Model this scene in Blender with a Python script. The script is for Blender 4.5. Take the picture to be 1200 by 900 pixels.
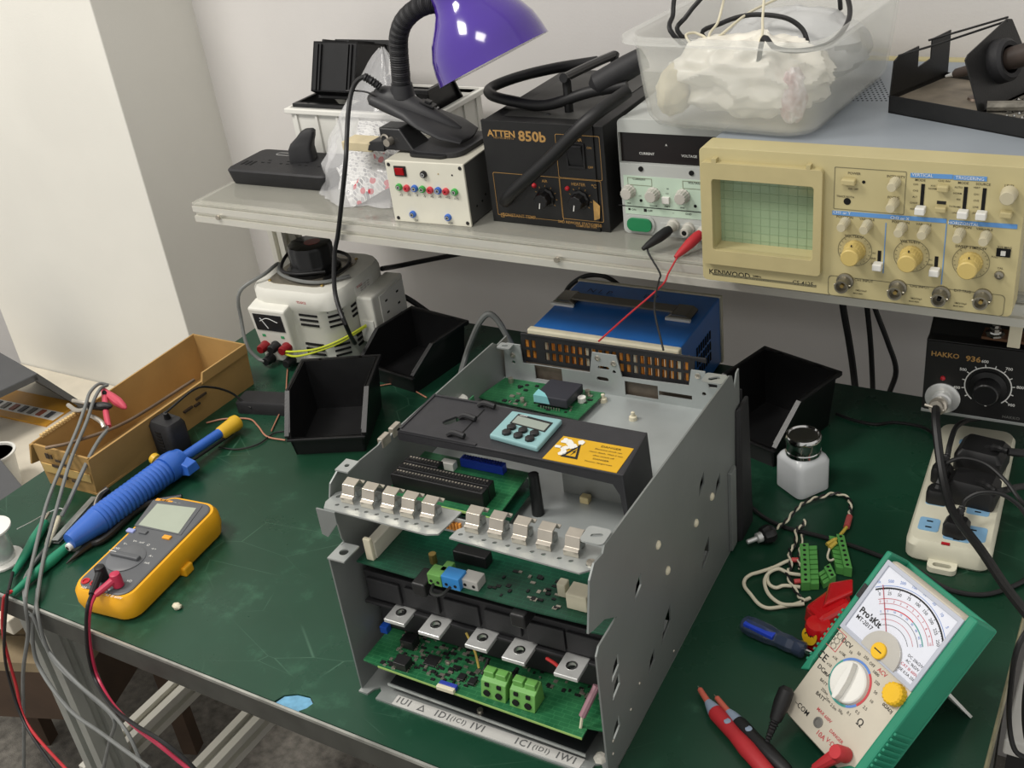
import bpy, bmesh, math, random
from math import sin, cos, pi, radians as R
from mathutils import Vector as V, Matrix as MX
from mathutils.geometry import tessellate_polygon
random.seed(7)
SC = bpy.context.scene
for o in list(bpy.data.objects): bpy.data.objects.remove(o)
COL = SC.collection

# ------------------------------------------------------------------ camera
CAM = V((1.2385, -0.5061, 0.7682)); PIT, YAW, ROL, FPX = 0.5218, -0.5891, -0.1333, 1293.08
_f0 = V((sin(YAW), cos(YAW), 0)); _r0 = V((cos(YAW), -sin(YAW), 0)); _u = V((0, 0, 1))
FWD = cos(PIT)*_f0 - sin(PIT)*_u; _uu = sin(PIT)*_f0 + cos(PIT)*_u
RGT = cos(ROL)*_r0 + sin(ROL)*_uu; UP = -sin(ROL)*_r0 + cos(ROL)*_uu
cd = bpy.data.cameras.new('camera'); cam = bpy.data.objects.new('camera', cd); COL.objects.link(cam)
cam.matrix_world = MX((( RGT.x, UP.x, -FWD.x, CAM.x), (RGT.y, UP.y, -FWD.y, CAM.y), (RGT.z, UP.z, -FWD.z, CAM.z), (0, 0, 0, 1)))
cd.sensor_fit = 'HORIZONTAL'; cd.sensor_width = 36; cd.lens = FPX*36/1200; cd.clip_start = 0.01
SC.camera = cam
# ------------------------------------------------------------------ light
w = bpy.data.worlds.new('room_ambient'); SC.world = w; w.use_nodes = True
w.node_tree.nodes['Background'].inputs[0].default_value = (1.0, 0.98, 0.945, 1)
w.node_tree.nodes['Background'].inputs[1].default_value = 0.60
def area(name, loc, sx, sy, power, col=(1, 0.96, 0.90), target=None):
    l = bpy.data.lights.new(name, 'AREA'); l.shape = 'RECTANGLE'; l.size = sx; l.size_y = sy; l.energy = power; l.color = col
    o = bpy.data.objects.new(name, l); COL.objects.link(o); o.location = loc
    d = (V(target) - V(loc)) if target else V((0, 0, -1))
    o.rotation_euler = d.to_track_quat('-Z', 'Y').to_euler()
    return o
area('ceiling_light', (-0.45, -0.45, 1.95), 0.55, 0.55, 33)
area('ceiling_light', (0.75, -0.75, 1.95), 0.55, 0.55, 13)
vs = SC.view_settings; vs.view_transform = 'Standard'; vs.look = 'None'; vs.exposure = 0.2; vs.gamma = 1.0; vs.use_curve_mapping = False

# ------------------------------------------------------------------ helpers
def pray(p): return FWD + RGT*((p[0]-600)/FPX) + UP*((450-p[1])/FPX)
def az(px, py, z=0.0): d = pray((px, py)); return CAM + d*((z-CAM.z)/d.z)
def ay(px, py, y): d = pray((px, py)); return CAM + d*((y-CAM.y)/d.y)
def ax(px, py, x): d = pray((px, py)); return CAM + d*((x-CAM.x)/d.x)
def zm(x0, y0, s): return lambda x, y: (x0+x/s, y0+y/s)
def Mof(o): return MX.Translation(o.location) @ o.rotation_euler.to_matrix().to_4x4()
def loc(T, p, axis, val):
    "point on the plane local[axis]=val of thing T seen at photo position p, in T's local frame"
    Mi = Mof(T).inverted(); c = Mi @ CAM; d = Mi.to_3x3() @ pray(p)
    return c + d*((val-c[axis])/d[axis])
def lin(h):
    h = h.lstrip('#'); c = [int(h[i:i+2], 16)/255 for i in (0, 2, 4)]
    return tuple(x/12.92 if x <= .04045 else ((x+.055)/1.055)**2.4 for x in c) + (1,)
MATS = {}
def mat(name, col, rough=.5, metal=0, var=.08, scale=30, bump=0, bscale=200, trans=0, ior=1.45, alpha=1, emit=0, coat=0, spec=.5, var2=None):
    if name in MATS: return MATS[name]
    m = bpy.data.materials.new(name); m.use_nodes = True; nt = m.node_tree; b = nt.nodes['Principled BSDF']
    c = lin(col) if isinstance(col, str) else col
    b.inputs['Roughness'].default_value = rough; b.inputs['Metallic'].default_value = metal
    b.inputs['Specular IOR Level'].default_value = spec
    b.inputs['Transmission Weight'].default_value = trans; b.inputs['IOR'].default_value = ior; b.inputs['Alpha'].default_value = alpha
    b.inputs['Coat Weight'].default_value = coat; b.inputs['Coat Roughness'].default_value = .08
    b.inputs['Base Color'].default_value = c
    tc = nt.nodes.new('ShaderNodeTexCoord')
    if var:
        n = nt.nodes.new('ShaderNodeTexNoise'); n.inputs['Scale'].default_value = scale; n.inputs['Detail'].default_value = 5
        nt.links.new(tc.outputs['Object'], n.inputs['Vector'])
        r = nt.nodes.new('ShaderNodeValToRGB'); e = r.color_ramp.elements
        e[0].position = .3; e[1].position = .7
        c2 = lin(var2) if var2 else c
        e[0].color = tuple(x*(1-var) for x in c[:3])+(1,); e[1].color = tuple(min(1, x*(1+var)) for x in c2[:3])+(1,)
        nt.links.new(n.outputs['Fac'], r.inputs['Fac']); nt.links.new(r.outputs['Color'], b.inputs['Base Color'])
    if bump:
        n2 = nt.nodes.new('ShaderNodeTexNoise'); n2.inputs['Scale'].default_value = bscale; n2.inputs['Detail'].default_value = 3
        nt.links.new(tc.outputs['Object'], n2.inputs['Vector'])
        bp = nt.nodes.new('ShaderNodeBump'); bp.inputs['Strength'].default_value = bump; bp.inputs['Distance'].default_value = .002
        nt.links.new(n2.outputs['Fac'], bp.inputs['Height']); nt.links.new(bp.outputs['Normal'], b.inputs['Normal'])
    if emit: b.inputs['Emission Color'].default_value = c; b.inputs['Emission Strength'].default_value = emit
    MATS[name] = m
    return m

class MB:
    "collects shapes for ONE mesh"
    def __init__(s): s.v = []; s.f = []; s.s = []
    def add(s, vs, fs, smooth=False, M=None):
        n = len(s.v); s.v += [V(M @ V(p)) if M else V(p) for p in vs]
        for f in fs: s.f.append([i+n for i in f]); s.s.append(smooth)
        return s
    def box(s, x0, y0, z0, x1, y1, z1, M=None):
        return s.add([(x, y, z) for z in (z0, z1) for y in (y0, y1) for x in (x0, x1)],
                     [(0, 2, 3, 1), (4, 5, 7, 6), (0, 1, 5, 4), (2, 6, 7, 3), (0, 4, 6, 2), (1, 3, 7, 5)], False, M)
    def hexa(s, b, t, M=None):
        "8 corners: bottom ring, top ring (both counter-clockwise from above)"
        return s.add(list(b)+list(t), [(3, 2, 1, 0), (4, 5, 6, 7), (0, 1, 5, 4), (1, 2, 6, 5), (2, 3, 7, 6), (3, 0, 4, 7)], False, M)
    def cyl(s, p0, p1, r0, r1=None, n=16, cap=True, M=None, smooth=True):
        p0, p1 = V(p0), V(p1); r1 = r0 if r1 is None else r1; d = (p1-p0).normalized()
        a = d.orthogonal().normalized(); b = d.cross(a)
        vs = []
        for p, r in ((p0, r0), (p1, r1)):
            for i in range(n): t = 2*pi*i/n; vs.append(p+a*cos(t)*r+b*sin(t)*r)
        fs = [(i, (i+1) % n, n+(i+1) % n, n+i) for i in range(n)]
        s.add(vs, fs, smooth, M)
        if cap: s.add(vs, [tuple(range(n-1, -1, -1)), tuple(range(n, 2*n))], False, M)
        return s
    def lathe(s, prof, n=24, o=(0, 0, 0), d=(0, 0, 1), M=None, flute=0, nf=0, smooth=True):
        o, d = V(o), V(d).normalized(); a = d.orthogonal().normalized(); b = d.cross(a); vs = []; k = len(prof)
        for r, h in prof:
            for i in range(n):
                t = 2*pi*i/n; q = r*(1-flute*(.5+.5*cos(t*nf))) if flute else r
                vs.append(o+d*h+a*cos(t)*q+b*sin(t)*q)
        fs = [(j*n+i, j*n+(i+1) % n, (j+1)*n+(i+1) % n, (j+1)*n+i) for j in range(k-1) for i in range(n)]
        s.add(vs, fs, smooth, M)
        if prof[0][0] > 1e-5: s.add(vs[:n], [tuple(range(n-1, -1, -1))], False, M)
        if prof[-1][0] > 1e-5: s.add(vs[-n:], [tuple(range(n))], False, M)
        return s
    def tube(s, pts, r, n=8, res=5, M=None, curve=True, closed=False, rfun=None):
        P = [V(p) for p in pts]
        if curve and len(P) > 2: P = spline(P, res, closed)
        vs = []; k = len(P); a = None
        for i, p in enumerate(P):
            t = (P[(i+1) % k]-P[i-1]) if closed else (P[min(i+1, k-1)]-P[max(i-1, 0)])
            t = t.normalized() if t.length > 1e-9 else V((0, 0, 1))
            a = t.orthogonal().normalized() if a is None else (a-t*a.dot(t)).normalized()
            b = t.cross(a); q = rfun(i/(k-1)) if rfun else (r[min(i, len(r)-1)] if isinstance(r, (list, tuple)) else r)
            for j in range(n): u = 2*pi*j/n; vs.append(p+a*cos(u)*q+b*sin(u)*q)
        m = k if closed else k-1
        fs = [(i*n+j, i*n+(j+1) % n, ((i+1) % k)*n+(j+1) % n, ((i+1) % k)*n+j) for i in range(m) for j in range(n)]
        s.add(vs, fs, True, M)
        if not closed: s.add(vs[:n], [tuple(range(n-1, -1, -1))], False, M); s.add(vs[-n:], [tuple(range(n))], False, M)
        return s
    def plate(s, outer, holes=(), t=.001, M=None, smooth=False):
        "polygon with holes in the xy plane of frame M, from z=0 to z=t"
        loops = [[V((p[0], p[1], 0)) for p in outer]]+[[V((p[0], p[1], 0)) for p in h] for h in holes]
        tri = tessellate_polygon(loops); fl = [p for l in loops for p in l]; n = len(fl)
        vs = [(p.x, p.y, 0) for p in fl]+[(p.x, p.y, t) for p in fl]
        fs = []
        for a, b, c in tri:
            cr = (fl[b]-fl[a]).cross(fl[c]-fl[a]).z
            if cr < 0: a, c = c, a
            fs += [(c, b, a), (a+n, b+n, c+n)]
        st = 0
        for li, l in enumerate(loops):
            m = len(l); A = sum(l[i].x*l[(i+1) % m].y-l[(i+1) % m].x*l[i].y for i in range(m))
            fwd = (A > 0) == (li == 0)
            for i in range(m):
                i0, i1 = st+i, st+(i+1) % m
                fs.append((i0, i1, i1+n, i0+n) if fwd else (i1, i0, i0+n, i1+n))
            st += m
        return s.add(vs, fs, smooth, M)
    def text(s, txt, size, M, align='CENTER', bold=0, sx=1.0):
        me = text_mesh(txt, align, bold)
        return s.add([(p[0]*size*sx, p[1]*size, 0) for p in me[0]], me[1], False, M)
    def grid(s, fn, nu, nv, thick=0, smooth=True):
        vs = [fn(i/(nu-1), j/(nv-1)) for j in range(nv) for i in range(nu)]
        return s.add(vs, [(j*nu+i, j*nu+i+1, (j+1)*nu+i+1, (j+1)*nu+i) for j in range(nv-1) for i in range(nu-1)], smooth)
def spline(P, res=5, closed=False):
    out = []; n = len(P)
    for i in range(n if closed else n-1):
        p0 = P[i-1] if (closed or i > 0) else P[0]*2-P[1]; p1 = P[i]; p2 = P[(i+1) % n]
        p3 = P[(i+2) % n] if (closed or i+2 < n) else P[-1]*2-P[-2]
        for k in range(res):
            t = k/res; out.append(.5*((2*p1)+(p2-p0)*t+(2*p0-5*p1+4*p2-p3)*t*t+(3*p1-p0-3*p2+p3)*t**3))
    if not closed: out.append(P[-1])
    return out
_tc = {}
def text_mesh(txt, align, bold=0):
    k = (txt, align, bold)
    if k not in _tc:
        c = bpy.data.curves.new('t', 'FONT'); c.body = txt; c.align_x = align; c.align_y = 'CENTER'; c.size = 1.0; c.resolution_u = 2; c.offset = bold
        o = bpy.data.objects.new('t', c); COL.objects.link(o); bpy.context.view_layer.update()
        me = bpy.data.meshes.new_from_object(o.evaluated_get(bpy.context.evaluated_depsgraph_get()))
        _tc[k] = ([tuple(v.co) for v in me.vertices], [tuple(p.vertices) for p in me.polygons])
        bpy.data.objects.remove(o); bpy.data.curves.remove(c); bpy.data.meshes.remove(me)
    return _tc[k]
def frame(o, x, y):
    "4x4 with origin o, x axis x, y axis y"
    x = V(x).normalized(); y = V(y); z = x.cross(y).normalized(); y = z.cross(x)
    return MX(((x.x, y.x, z.x, o[0]), (x.y, y.y, z.y, o[1]), (x.z, y.z, z.z, o[2]), (0, 0, 0, 1)))
def FR(x, z, y=0): return frame((x, y, z), (1, 0, 0), (0, 0, 1))      # on a front panel (faces -y)
def TP(x, y, z): return frame((x, y, z), (1, 0, 0), (0, 1, 0))        # on a top face
def circ(x, y, r, n=12): return [(x+r*cos(2*pi*i/n), y+r*sin(2*pi*i/n)) for i in range(n)]
def rect(x0, y0, x1, y1): return [(x0, y0), (x1, y0), (x1, y1), (x0, y1)]
def rrect(x0, y0, x1, y1, r, n=4):
    out = []
    for cx, cy, a in ((x1-r, y0+r, -pi/2), (x1-r, y1-r, 0), (x0+r, y1-r, pi/2), (x0+r, y0+r, pi)):
        out += [(cx+r*cos(a+pi/2*i/n), cy+r*sin(a+pi/2*i/n)) for i in range(n+1)]
    return out
def slot(x, y, l, w, a=0, n=4):
    pts = [(l/2-w/2+w/2*cos(-pi/2+pi*i/n), w/2*sin(-pi/2+pi*i/n)) for i in range(n+1)]
    pts += [(-l/2+w/2+w/2*cos(pi/2+pi*i/n), w/2*sin(pi/2+pi*i/n)) for i in range(n+1)]
    return [(x+p[0]*cos(a)-p[1]*sin(a), y+p[0]*sin(a)+p[1]*cos(a)) for p in pts]
def mesh_of(mb, name, m, ang=35):
    me = bpy.data.meshes.new(name); me.from_pydata([tuple(p) for p in mb.v], [], mb.f)
    me.polygons.foreach_set('use_smooth', mb.s); me.materials.append(m)
    if any(mb.s): me.set_sharp_from_angle(angle=R(ang))
    me.update(); return me
def obj(name, mb, m, parent=None, bevel=0, seg=2, ang=30):
    o = bpy.data.objects.new(name, mesh_of(mb, name, m)); COL.objects.link(o)
    if parent: o.parent = parent
    if bevel:
        b = o.modifiers.new('bevel', 'BEVEL'); b.width = bevel; b.segments = seg; b.limit_method = 'ANGLE'; b.angle_limit = R(ang); b.harden_normals = False
    return o
def tag(o, label, cat, group=None):
    o['label'] = label; o['category'] = cat
    if group: o['group'] = group
    return o
def thing(name, label, cat, l=(0, 0, 0), rz=0, group=None, rot=None):
    o = bpy.data.objects.new(name, None); COL.objects.link(o); o.location = l; o.rotation_euler = rot or (0, 0, rz)
    o.empty_display_size = .02
    return tag(o, label, cat, group)
def solo(name, mb, m, label, cat, group=None, bevel=0, seg=2): return tag(obj(name, mb, m, None, bevel, seg), label, cat, group)
def struct(name, mb, m, bevel=0):
    o = obj(name, mb, m, None, bevel); o['kind'] = 'structure'; return o
def dup(root, l=None, rz=None, label=None):
    r = root.copy(); COL.objects.link(r)
    if l is not None: r.location = l
    if rz is not None: r.rotation_euler = (0, 0, rz)
    if label: r['label'] = label
    for ch in [c for c in bpy.data.objects if c.parent == root]:
        c = ch.copy(); COL.objects.link(c); c.parent = r
        for g in [q for q in bpy.data.objects if q.parent == ch]:
            e = g.copy(); COL.objects.link(e); e.parent = c
    return r
def cable(name, pts, r, m, label, cat='cable', group=None, res=6, n=8):
    return solo(name, MB().tube(pts, r, n, res), m, label, cat, group)
def lab(o, label): o['label'] = label; return o
# ------------------------------------------------------------------ materials
m_wall = mat('painted_wall', '#cfccc9', .75, var=.03, scale=6, bump=.15, bscale=300)
m_colm = mat('column_paint', '#dcdad2', .75, var=.03, scale=5, bump=.15, bscale=300)
m_floor = mat('carpet', '#77736c', .95, var=.35, scale=60, bump=.8, bscale=500)
m_desk = mat('beige_laminate', '#cfc7b6', .55, var=.06, scale=25)
m_alu = mat('aluminium_profile', '#d6d4ca', .36, .45, var=.05, scale=12)
m_aluend = mat('aluminium_cut', '#c9c7be', .4, .6, var=.05)
m_bk = mat('black_plastic', '#1b1b1c', .42, var=.12, scale=50, bump=.08, bscale=600)
m_bkm = mat('matte_black', '#202022', .6, var=.15, scale=60, bump=.12, bscale=700)
m_bksat = mat('black_satin', '#141415', .3, var=.1, scale=40)
m_rub = mat('black_rubber', '#161617', .5, var=.1, scale=80)
m_gcab = mat('grey_rubber', '#6f716f', .5, var=.1, scale=60)
m_steel = mat('zinc_steel', '#a9adab', .38, .55, var=.10, scale=18, bump=.05, bscale=150)
m_nick = mat('nickel', '#b9b2a6', .28, .8, var=.1, scale=60)
m_chrome = mat('chrome', '#c9c9c7', .12, 1, var=.05)
m_tin = mat('tinned_aluminium', '#d2d3d1', .28, .5, var=.1, scale=80)
m_brass = mat('brass', '#b59a5c', .35, .8)
m_hole = mat('dark_cavity', '#050505', .9, var=0)
m_white = mat('white_plastic', '#d9d8d2', .45, var=.04, scale=20)
m_ivory = mat('ivory_plastic', '#cfc8b0', .5, var=.06, scale=60)
m_red = mat('red_plastic', '#b3202a', .4, var=.1)
m_ink = mat('black_print', '#161616', .7, var=0)
m_inkw = mat('white_print', '#d8d8d4', .7, var=0)
m_inkg = mat('gold_print', '#a8824a', .6, var=.1)
m_inkr = mat('red_print', '#b8444a', .7, var=0)
m_inkb = mat('blue_print', '#5b80c0', .7, var=0)
def pcb_mat(name, c1, c2):
    if name in MATS: return MATS[name]
    m = mat(name, c1, .35, var=.15, scale=40); nt = m.node_tree; b = nt.nodes['Principled BSDF']
    tc = nt.nodes.new('ShaderNodeTexCoord'); br = nt.nodes.new('ShaderNodeTexBrick')
    br.inputs['Scale'].default_value = 55; br.inputs['Mortar Size'].default_value = .018
    br.inputs['Color1'].default_value = lin(c1); br.inputs['Color2'].default_value = lin(c1); br.inputs['Mortar'].default_value = lin(c2)
    br.offset = .37; br.squash = 1.7; br.squash_frequency = 3
    nt.links.new(tc.outputs['Object'], br.inputs['Vector'])
    n = nt.nodes.new('ShaderNodeTexNoise'); n.inputs['Scale'].default_value = 35; nt.links.new(tc.outputs['Object'], n.inputs['Vector'])
    mx = nt.nodes.new('ShaderNodeMix'); mx.data_type = 'RGBA'; mx.inputs['Factor'].default_value = .5
    rp = nt.nodes.new('ShaderNodeValToRGB'); rp.color_ramp.elements[0].color = lin(c1); rp.color_ramp.elements[1].color = lin(c2)
    rp.color_ramp.elements[0].position = .42; rp.color_ramp.elements[1].position = .72
    nt.links.new(n.outputs['Fac'], rp.inputs['Fac']); nt.links.new(br.outputs['Color'], mx.inputs['A']); nt.links.new(rp.outputs['Color'], mx.inputs['B'])
    nt.links.new(mx.outputs['Result'], b.inputs['Base Color'])
    return m
m_pcb = pcb_mat('green_circuit_board', '#1d5836', '#3b7c50')
m_pcbd = pcb_mat('dark_green_circuit_board', '#123f2e', '#1f5a42')
m_pcbe = mat('board_edge', '#8fae62', .6, var=.1)
# ------------------------------------------------------------------ room
ZF = -0.75
struct('floor', MB().box(-2.2, -1.6, ZF-.03, 2.4, 0.95, ZF), m_floor)
struct('wall_back', MB().box(-0.25, 0.90, ZF, 2.4, 0.98, 1.95), m_wall)
struct('wall_column', MB().box(-0.805, 0.693, ZF, -0.25, 0.98, 1.95), m_colm, .002)
struct('wall_left', MB().box(-2.2, 0.93, ZF, -0.805, 0.98, 1.95), m_wall)
# low windowsill-like side desk beyond the bench
sd = thing('side_desk', 'low beige laminate desk standing against the white column', 'desk', (-1.3, .12, ZF))
obj('desk_top', MB().box(0, 0, .478, 1.19, .571, .505), m_desk, sd, .002)
for x in (.03, .55):
    for y in (.03, .50): obj('leg', MB().box(x, y, 0, x+.04, y+.04, .478), m_alu, sd)
# ------------------------------------------------------------------ workbench
BW, BD = 1.187, .747
wb = thing('workbench', 'workbench with a worn glossy green mat top on aluminium legs', 'workbench', (0, 0, ZF))
def bench_mat():
    m = mat('green_bench_mat', '#1f4a36', .22, var=0); nt = m.node_tree; b = nt.nodes['Principled BSDF']
    tc = nt.nodes.new('ShaderNodeTexCoord')
    def noise(sc, det, rough=.6):
        n = nt.nodes.new('ShaderNodeTexNoise'); n.inputs['Scale'].default_value = sc; n.inputs['Detail'].default_value = det; n.inputs['Roughness'].default_value = rough
        nt.links.new(tc.outputs['Object'], n.inputs['Vector']); return n
    def ramp(src, p0, p1, c0, c1):
        r = nt.nodes.new('ShaderNodeValToRGB'); e = r.color_ramp.elements; e[0].position = p0; e[1].position = p1; e[0].color = c0; e[1].color = c1
        nt.links.new(src, r.inputs['Fac']); return r
    base = ramp(noise(3.5, 6).outputs['Fac'], .35, .7, lin('#123524'), lin('#1a4231'))
    wear = ramp(noise(14, 8, .7).outputs['Fac'], .56, .76, (0, 0, 0, 1), (.38, .38, .38, 1))
    # fine scratches: stretched wave in two directions, thresholded and masked
    w1 = nt.nodes.new('ShaderNodeTexVoronoi'); w1.feature = 'DISTANCE_TO_EDGE'; w1.inputs['Scale'].default_value = 9
    mp = nt.nodes.new('ShaderNodeMapping'); mp.inputs['Scale'].default_value = (1, 2.4, 1); mp.inputs['Rotation'].default_value = (0, 0, .7)
    nt.links.new(tc.outputs['Object'], mp.inputs['Vector']); nt.links.new(mp.outputs['Vector'], w1.inputs['Vector'])
    sc = ramp(w1.outputs['Distance'], 0.0, .007, (.22, .22, .22, 1), (0, 0, 0, 1))
    msk = ramp(noise(5, 3).outputs['Fac'], .52, .62, (0, 0, 0, 1), (1, 1, 1, 1))
    mul = nt.nodes.new('ShaderNodeMix'); mul.data_type = 'RGBA'; mul.blend_type = 'MULTIPLY'; mul.inputs['Factor'].default_value = 1
    nt.links.new(sc.outputs['Color'], mul.inputs['A']); nt.links.new(msk.outputs['Color'], mul.inputs['B'])
    mx = nt.nodes.new('ShaderNodeMix'); mx.data_type = 'RGBA'; nt.links.new(wear.outputs['Color'], mx.inputs['Factor'])
    nt.links.new(base.outputs['Color'], mx.inputs['A']); mx.inputs['B'].default_value = lin('#4f8266')
    mx2 = nt.nodes.new('ShaderNodeMix'); mx2.data_type = 'RGBA'; nt.links.new(mul.outputs['Result'], mx2.inputs['Factor'])
    nt.links.new(mx.outputs['Result'], mx2.inputs['A']); mx2.inputs['B'].default_value = lin('#7aa58c')
    nt.links.new(mx2.outputs['Result'], b.inputs['Base Color'])
    rr = ramp(noise(8, 5).outputs['Fac'], .3, .7, (.22, .22, .22, 1), (.42, .42, .42, 1)); nt.links.new(rr.outputs['Color'], b.inputs['Roughness'])
    return m
m_mat = bench_mat()
H = -ZF
obj('board', MB().box(.002, .004, H-.027, BW-.002, BD-.002, H-.002), mat('dark_board', '#3a3a36', .6, var=.2), wb)
nx, ny = .352+.02, .004   # torn notch of the mat at the front edge
p = az(347, 824, 0)
out = [(0, 0), (p.x-.022, 0), (p.x-.018, .010), (p.x-.006, .017), (p.x+.008, .019), (p.x+.016, .014), (p.x+.014, .006), (p.x+.009, 0), (BW, 0), (BW, BD), (0, BD)]
obj('green_mat', MB().plate(out, (), .002, TP(0, 0, H-.002)), m_mat, wb)
obj('torn_patch', MB().plate([(p.x-.02, 0), (p.x-.017, .0095), (p.x-.006, .0162), (p.x+.008, .0182), (p.x+.0152, .0135), (p.x+.0133, .006), (p.x+.0085, 0)], (), .0008, TP(0, 0, H-.0018)), mat('pale_blue_backing', '#6498b6', .6, var=.2, scale=120), wb)
obj('edge_strip', MB().box(0, -.003, H-.032, BW, .0015, H-.0015), mat('dark_edge', '#4b4c48', .35, .4, var=.15, scale=40), wb, .001)
obj('edge_strip', MB().box(BW-.001, -.003, H-.032, BW+.002, BD, H-.001), mat('worn_edge', '#8a8468', .6, var=.25, scale=60), wb)
obj('edge_strip', MB().box(-.002, -.003, H-.032, .001, BD, H-.001), MATS['dark_edge'], wb)
def profile(L, s, w2=None):
    "slotted aluminium extrusion, cross-section s x (w2 or s), length L along z"
    b = w2 or s; g = s*.16
    def side(a): 
        k = max(1, round(a/s)); o = []
        for i in range(k):
            c = (i+.5)*a/k; o += [(c-g, 0), (c-g, g*1.6), (c+g, g*1.6), (c+g, 0)]
        return o
    pts = [(0, 0)]+[(x, y) for x, y in side(s)]+[(s, 0)]+[(s-y, x) for x, y in side(b)]+[(s, b)]+[(s-x, b-y) for x, y in side(s)]+[(0, b)]+[(y, b-x) for x, y in side(b)]
    return MB().plate(pts, (), L)
def prof_obj(name, L, s, w2, M, parent, m=None):
    mb = profile(L, s, w2)
    for q in mb.v: q.xyz = M @ q
    return obj(name, mb, m or m_alu, parent)
LEG = mat('leg_aluminium', '#a9aba5', .45, .5, var=.08)
for x, y in ((.072, .05), (BW-.07, .055), (.02, BD-.06), (BW-.07, BD-.06)):
    prof_obj('leg', H-.027, .045, .045, MX.Translation((x, y, 0)), wb, LEG)
for x in (.205, .055): prof_obj('cross_rail', .62, .035, .035, frame((x, .05, H-.43), (0, 0, 1), (1, 0, 0)), wb, m_alu)
prof_obj('long_rail', BW-.13, .04, .04, frame((.06, BD-.05, H-.40), (0, 1, 0), (0, 0, 1)), wb, LEG)
prof_obj('long_rail', BW-.23, .04, .04, frame((.16, .06, H-.0665), (0, 1, 0), (0, 0, 1)), wb, LEG)
# ------------------------------------------------------------------ shelf above the bench
SZ = .252
sh = thing('equipment_shelf', 'aluminium profile equipment shelf with a clear plate over the workbench', 'shelf', (.028, .540, 0))
SL = 1.155
m_acr = mat('clear_sheet', '#c4c3b8', .10, var=.03, trans=0, alpha=.45, coat=.4)
prof_obj('front_rail', SL, .02, .024, frame((0, 0, SZ-.029), (0, 1, 0), (0, 0, 1)), sh)
prof_obj('back_rail', SL, .02, .024, frame((0, .31, SZ-.029), (0, 1, 0), (0, 0, 1)), sh)
for x in (.0, .40, .78, SL-.02): prof_obj('side_rail', .29, .024, .02, frame((x, .02, SZ-.029), (0, 0, 1), (1, 0, 0)), sh)
obj('shelf_board', MB().box(.0, .02, SZ-.0045, SL, .33, SZ-.0035), mat('grey_shelf_board', '#96948a', .5, var=.06), sh)
obj('clear_plate', MB().box(0, .001, SZ-.0035, SL, .33, SZ), m_acr, sh, .0006)
for x in (-.022, SL-.03):
    prof_obj('post', SZ-.029, .03, .045, MX.Translation((x+.0, .155, 0)), sh)
obj('bolt', MB().cyl((.05, -.001, SZ-.017), (.05, -.004, SZ-.017), .0035, n=12), m_nick, sh)
obj('bolt', MB().cyl((.60, -.001, SZ-.017), (.60, -.004, SZ-.017), .0035, n=12), m_nick, sh)
for (a, b) in ((.003, SZ-.0262), (.003, SZ-.0072), (.016, SZ-.0262), (.016, SZ-.0072)):
    obj('core_hole', MB().cyl((-.0004, a+.0005, b), (-.001, a+.0005, b), .0022, n=10), m_hole, sh)
obj('edge_trim', MB().box(0, -.0034, H-.0042, BW, -.0008, H-.0004), mat('worn_bright_edge', '#a9aaa4', .35, .6, var=.4, scale=25), wb)
# ------------------------------------------------------------------ converter drive lying on its back
DR = thing('converter_drive', 'opened grey sheet-metal converter drive lying on the green bench', 'drive', (.648, .0473, 0), .0404)
DW, DD = .266, .352
m_gs = mat('grey_steel_panel', '#868a88', .45, .45, var=.07, scale=10, bump=.04, bscale=120)
m_tray = mat('zinc_tray', '#a6abaa', .4, .4, var=.12, scale=14)
def zt(y): return .234-.07*max(0, y)          # upper edge of the side panels
def dl(p, axis, val): return loc(DR, p, axis, val)
s1 = zm(340, 380, 2.2222); s2 = zm(380, 560, 2.647); s3 = zm(540, 380, 3.529); s5 = zm(660, 560, 2.646)
YZ = lambda x: frame((x, 0, 0), (0, 1, 0), (0, 0, 1))                 # local (u,v) -> (y,z), thickness along +x
T = .0016
# right side panel with punched openings
out = [(-.012, .0), (.356, .0), (.352, .205), (.345, .2035), (.338, .190), (.330, .209), (.323, .213), (.043, .2315), (.020, .233), (.016, .228), (.0, .231), (-.010, .222), (-.019, .185), (-.021, .178), (-.012, .174), (.008, .168), (.030, .152), (-.006, .152), (-.012, .146)]
holes = []
def tri(px, py, w=.018, h=.019):
    q = dl(s5(px, py), 0, DW); return [(q.y-w/2, q.z-h/2), (q.y+w/2, q.z-h*.2), (q.y+w/2, q.z+h/2), (q.y-w*.1, q.z+h*.2)]
for a in [(230, 340), (440, 238), (318, 455), (273, 572), (160, 590), (163, 648), (163, 780), (428, 20), (478, 22)]:
    big = a in [(318, 455), (440, 238)]
    holes.append(tri(a[0], a[1], .026 if big else .017, .028 if big else .019))
sp = obj('side_panel', MB().plate(out, holes, T, YZ(DW-T)), m_gs, DR)
for a in [(293, 208), (323, 287), (411, 140), (460, 58)]:
    q = dl(s5(*a), 0, DW); obj('rivet', MB().lathe([(.0042, 0), (.004, .0012), (.0025, .0022), (0, .0026)], 12, (DW, q.y, q.z), (1, 0, 0)), m_ivory, DR)
for a in [(237, 637), (210, 718), (155, 815), (155, 855), (343, 537)]:
    q = dl(s5(*a), 0, DW); obj('rivet', MB().lathe([(.0016, 0), (.0012, .0008), (0, .001)], 8, (DW, q.y, q.z), (1, 0, 0)), m_nick, DR)
for a in [(318, 455), (440, 238)]:
    q = dl(s5(*a), 0, DW); obj('pressed_tab', MB().hexa([(DW-.010, q.y-.006, q.z-.007), (DW-.002, q.y-.006, q.z-.007), (DW-.002, q.y+.004, q.z-.003), (DW-.010, q.y+.004, q.z-.003)], [(DW-.010, q.y-.004, q.z-.004), (DW, q.y-.004, q.z-.004), (DW, q.y+.006, q.z), (DW-.010, q.y+.006, q.z)]), m_steel, DR)
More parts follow.
